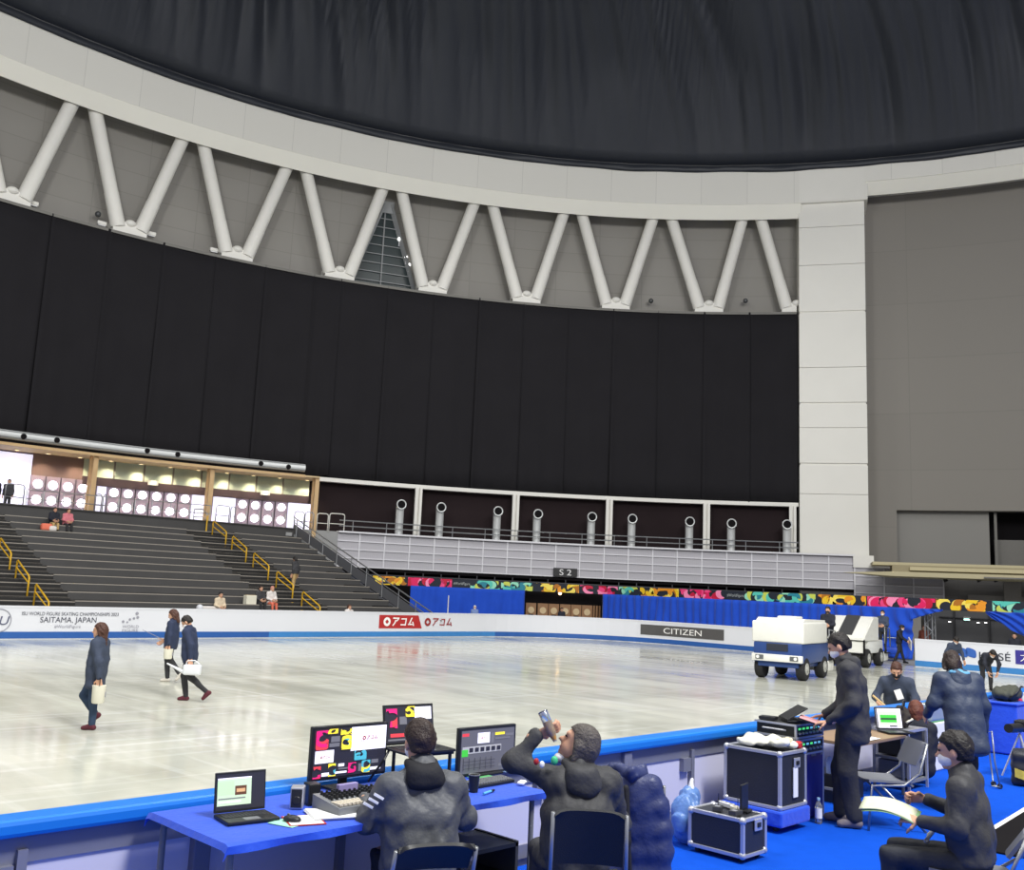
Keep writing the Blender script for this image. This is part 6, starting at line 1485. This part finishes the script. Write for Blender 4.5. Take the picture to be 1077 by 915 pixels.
# white cloths and papers on the case
Pq = Vector(((x0+x1)/2, (y0+y1)/2, 1.1)); k = thing('towel', 'crumpled white towel lying on top of the tall black road case', 'towel', Pq)
S = Shape(.03); r = random.Random(3)
for i in range(9): S.add(s_ell((r.uniform(-.14, .12), r.uniform(-.2, .16), .035+r.uniform(0, .03)), (r.uniform(.06, .1), r.uniform(.06, .11), r.uniform(.025, .045))))
S.cut = [plane((0, 0, .004), (0, 0, -1))]; S.wr = wrinkle(.008, 2.2, 4); organic('folds', [(S, .011, 0)], cloth('towel_white', (224,222,206)), k)
S = Shape(.02); S.add(s_cap((-.08, -.19, .075), (.1, -.2, .07), .03)); S.wr = wrinkle(.005, 2, 3); organic('roll', [(S, .01, 0)], cloth('towel_cream', (228,214,180)), k)
k = thing('pouch', 'small red pouch on the corner of the road case beside the rack units', 'pouch', Vector((x1-.05, y0+.06, 1.1)), .3); f = B(); f.box((0, 0, .03), (.10, .07, .06), None, .02, 3); f.done('pouch_body', mat('pouch_red', (196,40,46), .5), k, smooth=50); f = B(); f.cone((-.04, -.036, .05), (.04, -.036, .05), .004, .004, 6); f.done('zip', M_grey, k)
# draped stand with two rack units and a half-open laptop
sx0, sx1, sy0, sy1 = 8.72, 9.27, -.47, -.02
k = thing('draped_stand', 'narrow stand hung with deep blue cloth beside the tall road case', 'stand', ((sx0+sx1)/2, (sy0+sy1)/2, ZF)); w, d, h = sx1-sx0, sy1-sy0, .60
f = B()
for a_, b_ in (((-w/2, -d/2), (w/2, -d/2)), ((w/2, -d/2), (w/2, d/2)), ((w/2, d/2), (-w/2, d/2)), ((-w/2, d/2), (-w/2, -d/2))):
    a_, b_ = Vector((*a_, 0)), Vector((*b_, 0)); n_ = Vector(((b_-a_).y, -(b_-a_).x, 0)).normalized()
    f.grid(lambda u, v: a_.lerp(b_, u)+n_*(.008*math.sin(u*18)*(1-v))+Vector((0, 0, .02+(h-.02)*v)), 24, 6, .006)
f.done('drape', mat('deep_blue_cloth', (44,44,140), .6, var=.15, scale=6), k, smooth=True); f = B(); f.box((0, 0, h-.01), (w, d, .02)); f.done('top', M_grey, k)
for sx in (-1, 1):
    for sy in (-1, 1): f = B(); f.cone((sx*(w/2-.01), sy*(d/2-.01)-.0, 0), (sx*(w/2-.01), sy*(d/2-.01), h), .014, .014, 8); f.done('leg', M_alu, k)
def rack_unit(lab, z, hh, seed):
    t = thing('rack_unit', lab, 'audio unit', ((sx0+sx1)/2, (sy0+sy1)/2, z)); f = B(); f.box((0, 0, hh/2), (w-.04, d-.03, hh-.012), None, .006); f.done('housing', M_plast, t)
    f = B(); e = .018
    for q in (e/2, hh-e/2-.006):
        f.box((0, -d/2+.01, q), (w, e, e)); f.box((-w/2+.01, 0, q), (e, d, e))
    for sx in (-1, 1): f.box((sx*(w/2-.01), -d/2+.01, hh/2), (e, e, hh-.01))
    f.done('frame', M_alu, t); r = random.Random(seed)
    f = B(); f.box((0, -d/2+.012, hh/2), (w-.05, .01, hh-.05)); f.done('front_panel', M_key, t)
    f = B()
    for i in range(7): f.cone((-w*.38+w*.76*i/6, -d/2+.008, hh*.35), (-w*.38+w*.76*i/6, -d/2-.012, hh*.35), .012, .010, 10)
    f.done('knobs', M_alu, t)
    f = B()
    for i in range(6): f.mi = r.randrange(2); f.box((-w*.36+w*.14*i, -d/2+.005, hh*.65), (.04, .006, .018))
    f.done('indicator_lights', [glow('led_green', (80,220,120), 1.0), glow('led_blue', (110,190,230), .8)], t)
    f = B(); f.tube([(-w/2-.0, -d*.25, hh*.5), (-w/2-.035, -d*.25, hh*.55), (-w/2-.035, d*.25, hh*.55), (-w/2, d*.25, hh*.5)], .008, 8); f.done('side_handle', M_alu, t); return t
rack_unit('black rack unit with knobs directly on the draped stand, lower of two', ZF+.60, .155, 1); rack_unit('black rack unit with green lights under the half-open laptop, upper of two', ZF+.757, .14, 2)
zr = ZF+.90; rz = rot_to(-.80, .60)+PI/2
lpz = laptop('half-open dark laptop tilted on the upper rack unit beside the standing man', Vector((8.86, -.25, zr)), rot_to(-.707, .707), .32, .23, 1.02-2.05, None)
k = thing('notebook', 'dark flat device lying on the upper rack unit left of the laptop', 'device', Vector((8.80, -.13, zr)), .2); f = B(); f.box((0, 0, .015), (.12, .16, .03), None, .005); f.done('device_body', M_plast, k); f = B(); f.box((0, 0, .031), (.08, .1, .002)); f.done('display', M_key, k)
# small open case in front
N2 = PZ(782, 862, .74); sc_case = road_case('low blue-edged road case in front of the tall one, loaded with small devices', N2.x, N2.x+.36, N2.y, N2.y+.52, .44, .74)
cx_, cy_ = N2.x+.18, N2.y+.26
k = thing('display_panel', 'small black upright display standing on the low road case', 'display', Vector((cx_+.09, cy_-.1, .74)), .2); f = B(); f.box((0, 0, .115), (.16, .02, .2), None, .006); f.done('panel', M_plast, k); f = B(); f.box((0, -.0, .008), (.12, .1, .016), None, .004); f.done('foot', M_plast, k)
k = thing('tape_roll', 'pale tape roll standing on the low road case', 'tape', Vector((cx_-.02, cy_-.08, .74))); f = B(); f.lathe((0, 0, 0), [(.035, 0), (.035, .05), (.022, .05), (.022, 0)], 18); f.done('tape', M_bag, k, smooth=40); f = B(); f.lathe((0, 0, .001), [(.022, 0), (.022, .048), (.018, .048), (.018, 0)], 16); f.done('core', M_keyw, k)
for i, (dx, dy, lab) in enumerate(((-.1, -.14, 'black transmitter box on the low road case, nearest the front'), (-.08, .04, 'black transmitter box on the low road case, farther back'))):
    k = thing('transmitter', lab, 'device', Vector((cx_+dx, cy_+dy, .74)), .4*i); f = B(); f.box((0, 0, .02), (.11, .07, .04), None, .006); f.done('box_body', M_key, k); f = B(); f.cone((.03, 0, .04), (.03, 0, .13), .004, .003, 6); f.done('antenna', M_plast, k); f = B(); f.box((-.02, 0, .041), (.04, .04, .002)); f.done('face', M_alu, k)
k = thing('plug_strip', 'white plug strip lying at the right corner of the low road case', 'plug strip', Vector((cx_+.11, cy_+.08, .74)), 1.3); f = B(); f.box((0, 0, .018), (.16, .05, .036), None, .006); f.done('strip', M_paper, k); f = B()
for i in range(3): f.box((-.05+.05*i, 0, .037), (.03, .03, .002))
f.done('sockets', M_grey, k)
P = PZ(752, 842, .46); k = thing('plastic_bag', 'translucent light blue plastic bag between the low road case and the board', 'bag', Vector((cx_+.0, cy_+.40, ZF)))
S = Shape(.03); S.add(s_ell((0, 0, .2), (.15, .1, .2)), s_ell((.06, .0, .38), (.1, .07, .08))); S.wr = wrinkle(.014, 1.6, 3); S.cut = [plane((0, 0, .004), (0, 0, -1))]; organic('bag_skin', [(S, .014, 0)], mat('bag_blue', (110,150,214), .3, trans=.25, bump=.3, bscale=15), k)
S = Shape(.02); S.add(s_cap((.06, 0, .42), (.09, .01, .5), .03, .015)); S.wr = wrinkle(.006, 2, 3); organic('knot', [(S, .01, 0)], M_board, k)
P = PZ(735, 866, ZF+.08); k = thing('cable_coil', 'coil of red and white cable on the carpet left of the low road case', 'cable', Vector((P.x-.05, P.y, ZF)))
for i, m_ in enumerate((M_red, M_paper, M_red, M_paper)):
    f = B(); f.tube([((.11-.008*i)*math.cos(a), (.11-.008*i)*math.sin(a)+.01*i, .02+.022*i+.01*math.sin(3*a+i)) for a in np.linspace(0, 2*PI, 25)[:-1]], .011, 8, closed=True); f.done('cable_loop', m_, k, smooth=True)
# water bottle on the carpet
P = PZ(861, 866, ZF); k = thing('water_bottle', 'clear water bottle with white label standing on the blue carpet by the draped stand', 'bottle', Vector((P.x, P.y, ZF)))
f = B(); f.lathe((0, 0, 0), [(.03, 0), (.034, .01), (.034, .15), (.03, .17), (.013, .2), (.013, .21)], 20); f.done('bottle_body', M_glass, k, smooth=40); f = B(); f.lathe((0, 0, .05), [(.0345, 0), (.0345, .09)], 20); f.done('label_band', M_paper, k, smooth=40); f = B(); f.cone((0, 0, .21), (0, 0, .232), .015, .015, 14); f.done('cap', mat('cap_pale_blue', (170,210,230), .4), k)

# standing man in black
rz = rot_to(-.40, .92); J = skel(1.76, pel=(0, -.02, .95), chest=(0, -.01, 1.29), neck=(0, .05, 1.50), head=(0, .105, 1.64), hf=(.05, .93, -.40), sl=(-.2, .0, 1.44), sr=(.2, .02, 1.44), el=(-.245, -.04, 1.14), wl=(-.19, .19, .95), er=(.245, .0, 1.14), wr=(.16, .25, .97), kl=(-.09, .03, .50), al=(-.09, -.03, .085), kr=(.11, .10, .51), ar=(.12, .10, .085), tl=(-.15, 1, 0), tr=(.15, 1, 0))
root = Vector(PZ(896, 869, ZF)); m3 = person('person in long black hooded jacket and white mask standing beside the rack units', root, rz, J, J_blk, Tr_blk, cloth('grey_sneakers', (120,112,116)), H_black, 0, M_mask, h=.013, hem=.20, hood=J_blk, bulk=1.12, vol=1.25, skirt=.12, wr=.010, tv=.028,
       hands=dict(l=dict(d=(.3, .95, -.2), nrm=(.2, .1, -1), curl=.5), r=dict(d=(-.2, .95, -.2), nrm=(-.2, .1, -1), curl=.5)))
q = Matrix.Rotation(rz, 3, 'Z') @ Vector((-.04, .36, .93)); k = thing('clipboard', 'pink sheet on a board held at the waist of the standing man', 'clipboard', root+q, rz); f = B(); f.box((0, 0, 0), (.3, .22, .012), Matrix.Rotation(.25, 3, 'X')); f.done('board', M_plast, k); f = B(); f.box((0, -.0, .009), (.28, .2, .003), Matrix.Rotation(.25, 3, 'X')); f.done('sheet', mat('pink_paper', (222,160,166), .6), k)

# second table with laptop
Z2T = 1.05; xa, xb, ya, yb = 9.78, 11.1, -.56, .12
table('side_table', 'brown topped table with a laptop behind the empty grey chair', xa, xb, ya, yb, Z2T, M_wood2)
a, b = PZ(920, 768, Z2T), PZ(952, 770, Z2T); ry = math.atan2(b.y-a.y, b.x-a.x); c_ = (a+b)/2
lp = laptop('open black laptop showing a green waveform on the brown side table', Vector((c_.x, min(c_.y, -.1), Z2T)), ry*.6, .34, .24, .2, [(0,0,1,1,SW), (.12,.14,.84,.86,SLG), (.16,.28,.8,.42,SGR), (.16,.5,.8,.66,SGR), (.16,.42,.8,.5,SD), (.5,.05,.8,.12,SD), (.0,.0,.06,1,SG)], M_key, M_plast)
k = thing('roller', 'small white tape dispenser on the side table left of the waveform laptop', 'dispenser', Vector((xa+.28, ya+.22, Z2T)), .4); f = B(); f.box((0, 0, .02), (.14, .06, .04), None, .01); f.done('dispenser_body', M_paper, k); f = B(); f.cone((0, -.02, .055), (0, .02, .055), .03, .03, 16); f.done('roll', M_keyw, k)
sheet('paper_strip', 'white sheet along the front edge of the brown side table', Vector((xa+.36, ya+.06, Z2T)), .02, .5, .1, M_paper, 1)
k = thing('storage_bin', 'dark bin with pale blue bottles on the carpet under the side table', 'bin', Vector((10.2, -.12, ZF))); f = B(); f.box((0, 0, .14), (.6, .36, .28), None, .01); f.done('bin_body', M_plast, k)
for i in range(4): f = B(); f.lathe((-.22+.13*i, -.05, .28), [(.035, 0), (.04, .12), (.015, .17)], 12); f.done('bottle_top', mat('pale_blue_bottle', (160,180,220), .3), k, smooth=40)
# empty grey chair
P = PZ(927, 817, ZF+.44); chair('empty grey folding chair with chrome legs in front of the brown side table', Vector((P.x, P.y-.02, ZF)), rot_to(-.72, .69), M_chairp, .44, .80)
# equipment rack and bag by the woman in the blue coat
P = PZ(972, 776, 1.08); k = thing('equipment_stand', 'open silver framed stand with black shelves right of the brown side table', 'stand', Vector((11.5, -.28, ZF)), 0)
for sx in (-.25, .25):
    for sy in (-.2, .2): f = B(); f.box((sx, sy, .33), (.025, .025, .66)); f.done('upright', M_alu, k)
for z in (.10, .34, .65): f = B(); f.box((0, 0, z), (.5, .4, .03)); f.done('shelf', M_alu if z > .5 else M_grey, k)
f = B(); f.box((0, .0, .5), (.44, .34, .26), None, .01); f.done('black_unit', M_plast, k); f = B(); f.box((0, 0, .22), (.44, .34, .18), None, .01); f.done('grey_unit', M_grey, k)
k = thing('handbag', 'dark gathered bag with pale trim on top of the silver framed stand', 'bag', Vector((11.48, -.3, ZF+.665)), .3); S = Shape(.03); S.add(s_ell((0, 0, .1), (.17, .11, .11)), s_cap((-.1, 0, .16), (.1, 0, .19), .05)); S.cut = [plane((0, 0, .003), (0, 0, -1))]; S.wr = wrinkle(.012, 1.6, 2)
organic('bag_body', [(S, .013, 0)], cloth('dark_bag', (50,44,42)), k); f = B(); f.tube([(-.13, -.02, .18), (-.06, -.04, .30), (.06, -.04, .30), (.13, -.02, .19)], .01, 8); f.done('handle', M_plast, k, smooth=True); f = B(); f.tube([(-.16, -.08, .08), (0, -.125, .10), (.15, -.09, .09)], .012, 6); f.done('trim', M_bag, k)
k = thing('plastic_tub', 'clear plastic tub with green contents by the near board behind the dark bag', 'tub', Vector((13.1, -.02, ZF))); f = B(); f.box((0, 0, .3), (.6, .2, .6), None, .02); f.done('base_box', M_paper, k); f = B(); f.box((0, 0, .72), (.56, .2, .22), None, .03); f.done('lid_dome', mat('clear_tub', (196,206,214), .15, trans=.5), k); f = B(); f.box((0, -.0, .615), (.5, .18, .03)); f.done('contents', mat('green_contents', (120,190,110), .6), k)
# seated person behind: only hair and shoulder show
rz = rot_to(.85, .5); J = seated(1.45, pel=(0,0,.18), chest=(0,.02,.48), neck=(0, .05, .68), head=(0, .1, .81), sl=(-.15,.03,.63), sr=(.15,.03,.63), el=(-.2,.1,.4), wl=(-.1,.3,.36), er=(.2,.1,.4), wr=(.1,.3,.36), hl=(-.08,0,.16), hr=(.08,0,.16), kl=(-.12,.32,.36), kr=(.12,.32,.36), al=(-.1,.28,.085), ar=(.1,.28,.085)); root = root_for_head(963, 748, ZF+.81, J, rz)
person('person with reddish brown hair crouching low behind the dark bag on the stand', root, rz, J, J_dk, Tr_blk, S_blk, hair_m('hair_chestnut', (104,58,44)), .06, None, h=.018)
# woman in the blue coat
rz = rot_to(.66, .75); J = skel(1.62, pel=(0, -.06, .90), chest=(0, .02, 1.20), neck=(0, .10, 1.36), head=(.0, .18, 1.475), hf=(.25, .8, -.62), sl=(-.19, .06, 1.32), sr=(.19, .06, 1.32), el=(-.27, .07, 1.07), wl=(-.24, .26, .93), er=(.26, .03, 1.06), wr=(.27, .08, .80))
P = PD(1013, 800, 9.9); root = Vector((P.x, P.y, ZF))
w5 = person('person in long steel-blue coat with light blue hood lining bending over the gear', root, rz, J, J_coat, Tr_blk, S_blk, H_dkbrown, .04, None, h=.014, hem=.32, hood=J_coat, vol=1.15, skirt=.24, wr=.005, hh=.006)
S = Shape(.02); a_ = np.array((0, -.0, 1.40)); S.add(s_ell(J['neck']+A_(0, -.075, .035), (.105, .07, .035))); S.wr = wrinkle(.006, 1.4, 2); organic('hood_lining', [(S, .012, 0)], cloth('sky_lining', (104,164,200)), w5)
# man with the score sheet
rz = LEFT-.60; J = seated(1.72, neck=(0, .04, 1.00), head=(0, .095, 1.145), hf=(0, 1, -.12), sl=(-.19, .03, .945), sr=(.19, .03, .945), el=(-.25, .04, .72), wl=(-.12, .28, .70), er=(.24, .06, .72), wr=(.12, .30, .80), kl=(-.13, .46, .47), kr=(.13, .46, .47), al=(-.13, .46, .085), ar=(.13, .46, .085))
root = root_for_head(1003, 790, ZF+1.145, J, rz)
m4 = person('person in black jacket and white mask sitting at the lower right with a score sheet', root, rz, J, cloth('black_track_jacket', (66,66,68), rough=.55), cloth('dark_denim', (50,52,58)), S_blk, H_black, 0, M_mask, h=.012, hem=.02, bulk=1.0, vol=1.0, wr=.006, tv=.022,
       hands=dict(r=dict(d=(-.25, .95, .05), nrm=(-.9, .1, -.3), curl=1.25), l=dict(d=(.2, .95, .05), nrm=(.5, 0, -.85), curl=.7)))
S = Shape(.01); S.add(s_cap(J['neck']+A_(-.06, .04, -.01), J['neck']+A_(.06, .045, -.01), .018)); organic('red_collar_tab', [(S, .009, 0)], M_red, m4)
Mr = Matrix.Rotation(rz, 3, 'Z'); q = root+Mr@Vector((-.09, .40, .71)); k = thing('score_sheet', 'folded green and yellow printed sheet held by the seated man at lower right', 'sheet', q, rz)
f = B(); f.grid(lambda u, v: ((u-.5)*.16+.02, -.10+.34*v, .03*math.sin(v*PI)+.03*v+.055*(u-.5)), 6, 10, .002); f.done('page', mat('print_green', (150,190,140), .6, var=.3, scale=12), k, smooth=True)
f = B(); f.grid(lambda u, v: ((u-.5)*.15+.02, -.08+.34*v, .012+.03*math.sin(v*PI)+.03*v+.055*(u-.5)), 6, 10, .002); f.done('top_page', mat('print_pale', (214,218,190), .6, var=.25, scale=14), k, smooth=True)
chair('grey chair under the man with the score sheet', Vector((root.x, root.y, ZF)), rz, M_chairp, .44, .72)
k = thing('strap', 'pale lanyard strap hanging from the lap of the man with the score sheet', 'strap', root+Mr@Vector((-.02, .22, .62))); f = B(); f.tube([(0, 0, .04), (.02, .02, 0), (-.01, .05, -.05), (.03, .05, -.02), (.02, .0, .03)], .012, 6, closed=True); f.done('band', M_bag, k, smooth=True); f = B(); f.ball((0, .05, -.055), .018, 10, 6); f.done('clasp', M_alu, k, smooth=True)
# blue boxes, bags and wire frame at the right
bx, by = 15.62, -.10
k = thing('blue_box', 'bright blue draped box standing by the near board at the right edge', 'box', Vector((bx, by, ZF)), 0); f = B()
f.box((0, 0, .36), (.52, .46, .70), None, .02, 2); f.done('box_body', M_cloth, k); f = B(); f.box((0, 0, .72), (.56, .5, .03), None, .01); f.done('lid', M_cloth, k)
f = B(); f.box((-.0, -.24, .25), (.3, .012, .4)); f.done('pocket', M_cloth, k)
k = thing('gear_stack', 'stack of grey and white boxes right of the bright blue box at the right edge', 'boxes', Vector((16.3, -.2, ZF))) if False else None
for i, (z, sx, sy, hh_, lab, m_) in enumerate(((0, .7, .42, .3, 'dark grey case at the right edge, bottom of a pile of two', M_case), (.3, .66, .4, .22, 'pale grey case at the right edge, top of a pile of two', M_grey))):
    k = thing('storage_case', lab, 'case', Vector((16.55, -.12, ZF+z))); f = B(); f.box((0, 0, hh_/2), (sx, sy, hh_-.004), None, .02); f.done('case_body', m_, k); f = B(); f.box((0, -sy/2-.004, hh_*.6), (.14, .01, .05), None, .004); f.done('latch', M_alu, k); f = B(); f.box((0, 0, hh_*.7), (sx+.01, sy+.01, .02)); f.done('seam', M_alu, k)
k = thing('backpack', 'dark olive backpack lying on the blue box against the board at the right edge', 'bag', Vector((bx+.12, by+.02, ZF+.735)), .1); S = Shape(.04); S.add(s_ell((0, 0, .10), (.33, .2, .11)), s_ell((.12, -.05, .13), (.17, .12, .09))); S.cut = [plane((0, 0, .003), (0, 0, -1))]; S.wr = wrinkle(.01, 1.2, 6)
organic('bag_body', [(S, .016, 0)], cloth('olive_bag', (72,74,66)), k); f = B(); f.tube([(-.28, -.1, .05), (-.2, -.2, .16), (0, -.2, .22), (.2, -.18, .2)], .014, 8); f.done('strap', M_plast, k, smooth=True)
k = thing('water_bottle', 'white capped bottle standing beyond the olive backpack at the right edge', 'bottle', Vector((16.5, -.1, ZF+.52))); f = B(); f.lathe((0, 0, 0), [(.05, 0), (.055, .2), (.03, .26)], 16); f.done('bottle_body', M_board, k, smooth=40); f = B(); f.cone((0, 0, .26), (0, 0, .3), .032, .032, 14); f.done('cap', M_paper, k)
d_ = ray(1074, 752); P = CAM+d_*14.6; k = thing('knit_hat', 'magenta knitted hat on the pale grey case at the right edge', 'hat', Vector((P.x-.1, min(P.y, -.15), ZF+.52))); f = B(); f.lathe((0, 0, 0), [(.13, 0), (.14, .05), (.12, .13), (.06, .18), (.01, .19)], 18); f.done('crown', mat('magenta_knit', (196,50,90), .8, bump=.3, bscale=60), k, smooth=True); f = B(); f.ball((0, 0, .2), .04, 10, 8); f.done('bobble', MATS['magenta_knit'], k, smooth=True)
P = PZ(1066, 762, ZF+.62); k = thing('camera_bag', 'black camera with a long lens on a silver tripod stub at the right edge', 'camera', Vector((P.x-.2, P.y-.1, ZF)), 0)
f = B(); f.cone((-.30, .0, .62), (.1, 0, .6), .055, .06, 16); f.done('lens', M_plast, k, smooth=40); f = B(); f.box((.2, 0, .62), (.2, .14, .14), None, .02); f.done('camera_body', M_plast, k)
for i in range(3): f = B(); f.cone((.1, 0, .53), (.1+.22*math.cos(i*2.1), .22*math.sin(i*2.1), 0), .012, .012, 8); f.done('tripod_leg', M_alu, k)
P = PZ(1075, 826, ZF); k = thing('shoulder_bag', 'black bag with a yellow and teal flash at the right edge on the blue carpet', 'bag', Vector((P.x+.1, P.y, ZF)), .3); S = Shape(.03); S.add(s_box((0, 0, .2), (.22, .14, .2), .06)); S.wr = wrinkle(.008, 1.2, 5); S.cut = [plane((0, 0, .003), (0, 0, -1))]
organic('bag_body', [(S, .016, 0)], M_case, k); f = B(); f.grid(lambda u, v: (-.235-.015*math.sin(u*PI), -.1+.2*u, .06+.10*v+.05*u), 6, 4, .006); f.done('flash', mat('yellow_teal', (210,190,80), .6, var=.5, scale=6), k)
# wire frame trolley
P0, P1 = PZ(1035, 790, ZF+.33), PZ(1045, 827, ZF); k = thing('trolley', 'thin wire luggage trolley frame standing on the carpet by the blue box', 'trolley', Vector((P1.x, P1.y, ZF)), rot_to(-.7, .7))
f = B(); f.tube([(-.16, .1, .03), (-.16, 0, .02), (0, 0, .02), (.02, .02, .3), (.0, .05, .62), (-.10, .05, .64), (-.13, .04, .3), (-.16, 0, .02)], .009, 8); f.done('wire_frame', M_chrome, k, smooth=True)
for sx in (-.15, 0): f = B(); f.cone((sx-.01, .0, .03), (sx+.01, .0, .03), .03, .03, 14); f.done('wheel', M_plast, k)
# pale edged dark platform strip at the very corner
P = PZ(1066, 858, ZF); a = PZ(1049, 868, ZF); b = PZ(1077, 851, ZF); dx = (b-a).normalized(); k = thing('ramp', 'dark mat with a white edge strip at the bottom right corner of the carpet', 'mat', Vector((0, 0, ZF)))
n_ = Vector((dx.y, -dx.x, 0)); n_ = n_ if n_.dot(CAM-a) > 0 else -n_
f = B(); A0, A1 = a-dx*1.2, b+dx*1.5; f.prism([(0, 0), (1, 0), (1, 1), (0, 1)], lambda u, v, d: A0.lerp(A1, u)+n_*(.05+.5*v)+Vector((0, 0, .004+.012*d-ZF)), 1); f.done('mat_surface', M_dark, k)
f = B(); f.prism([(0, 0), (1, 0), (1, 1), (0, 1)], lambda u, v, d: A0.lerp(A1, u)+n_*.05*v+Vector((0, 0, .004+.014*d-ZF)), 1); f.done('edge_strip', M_paper, k)
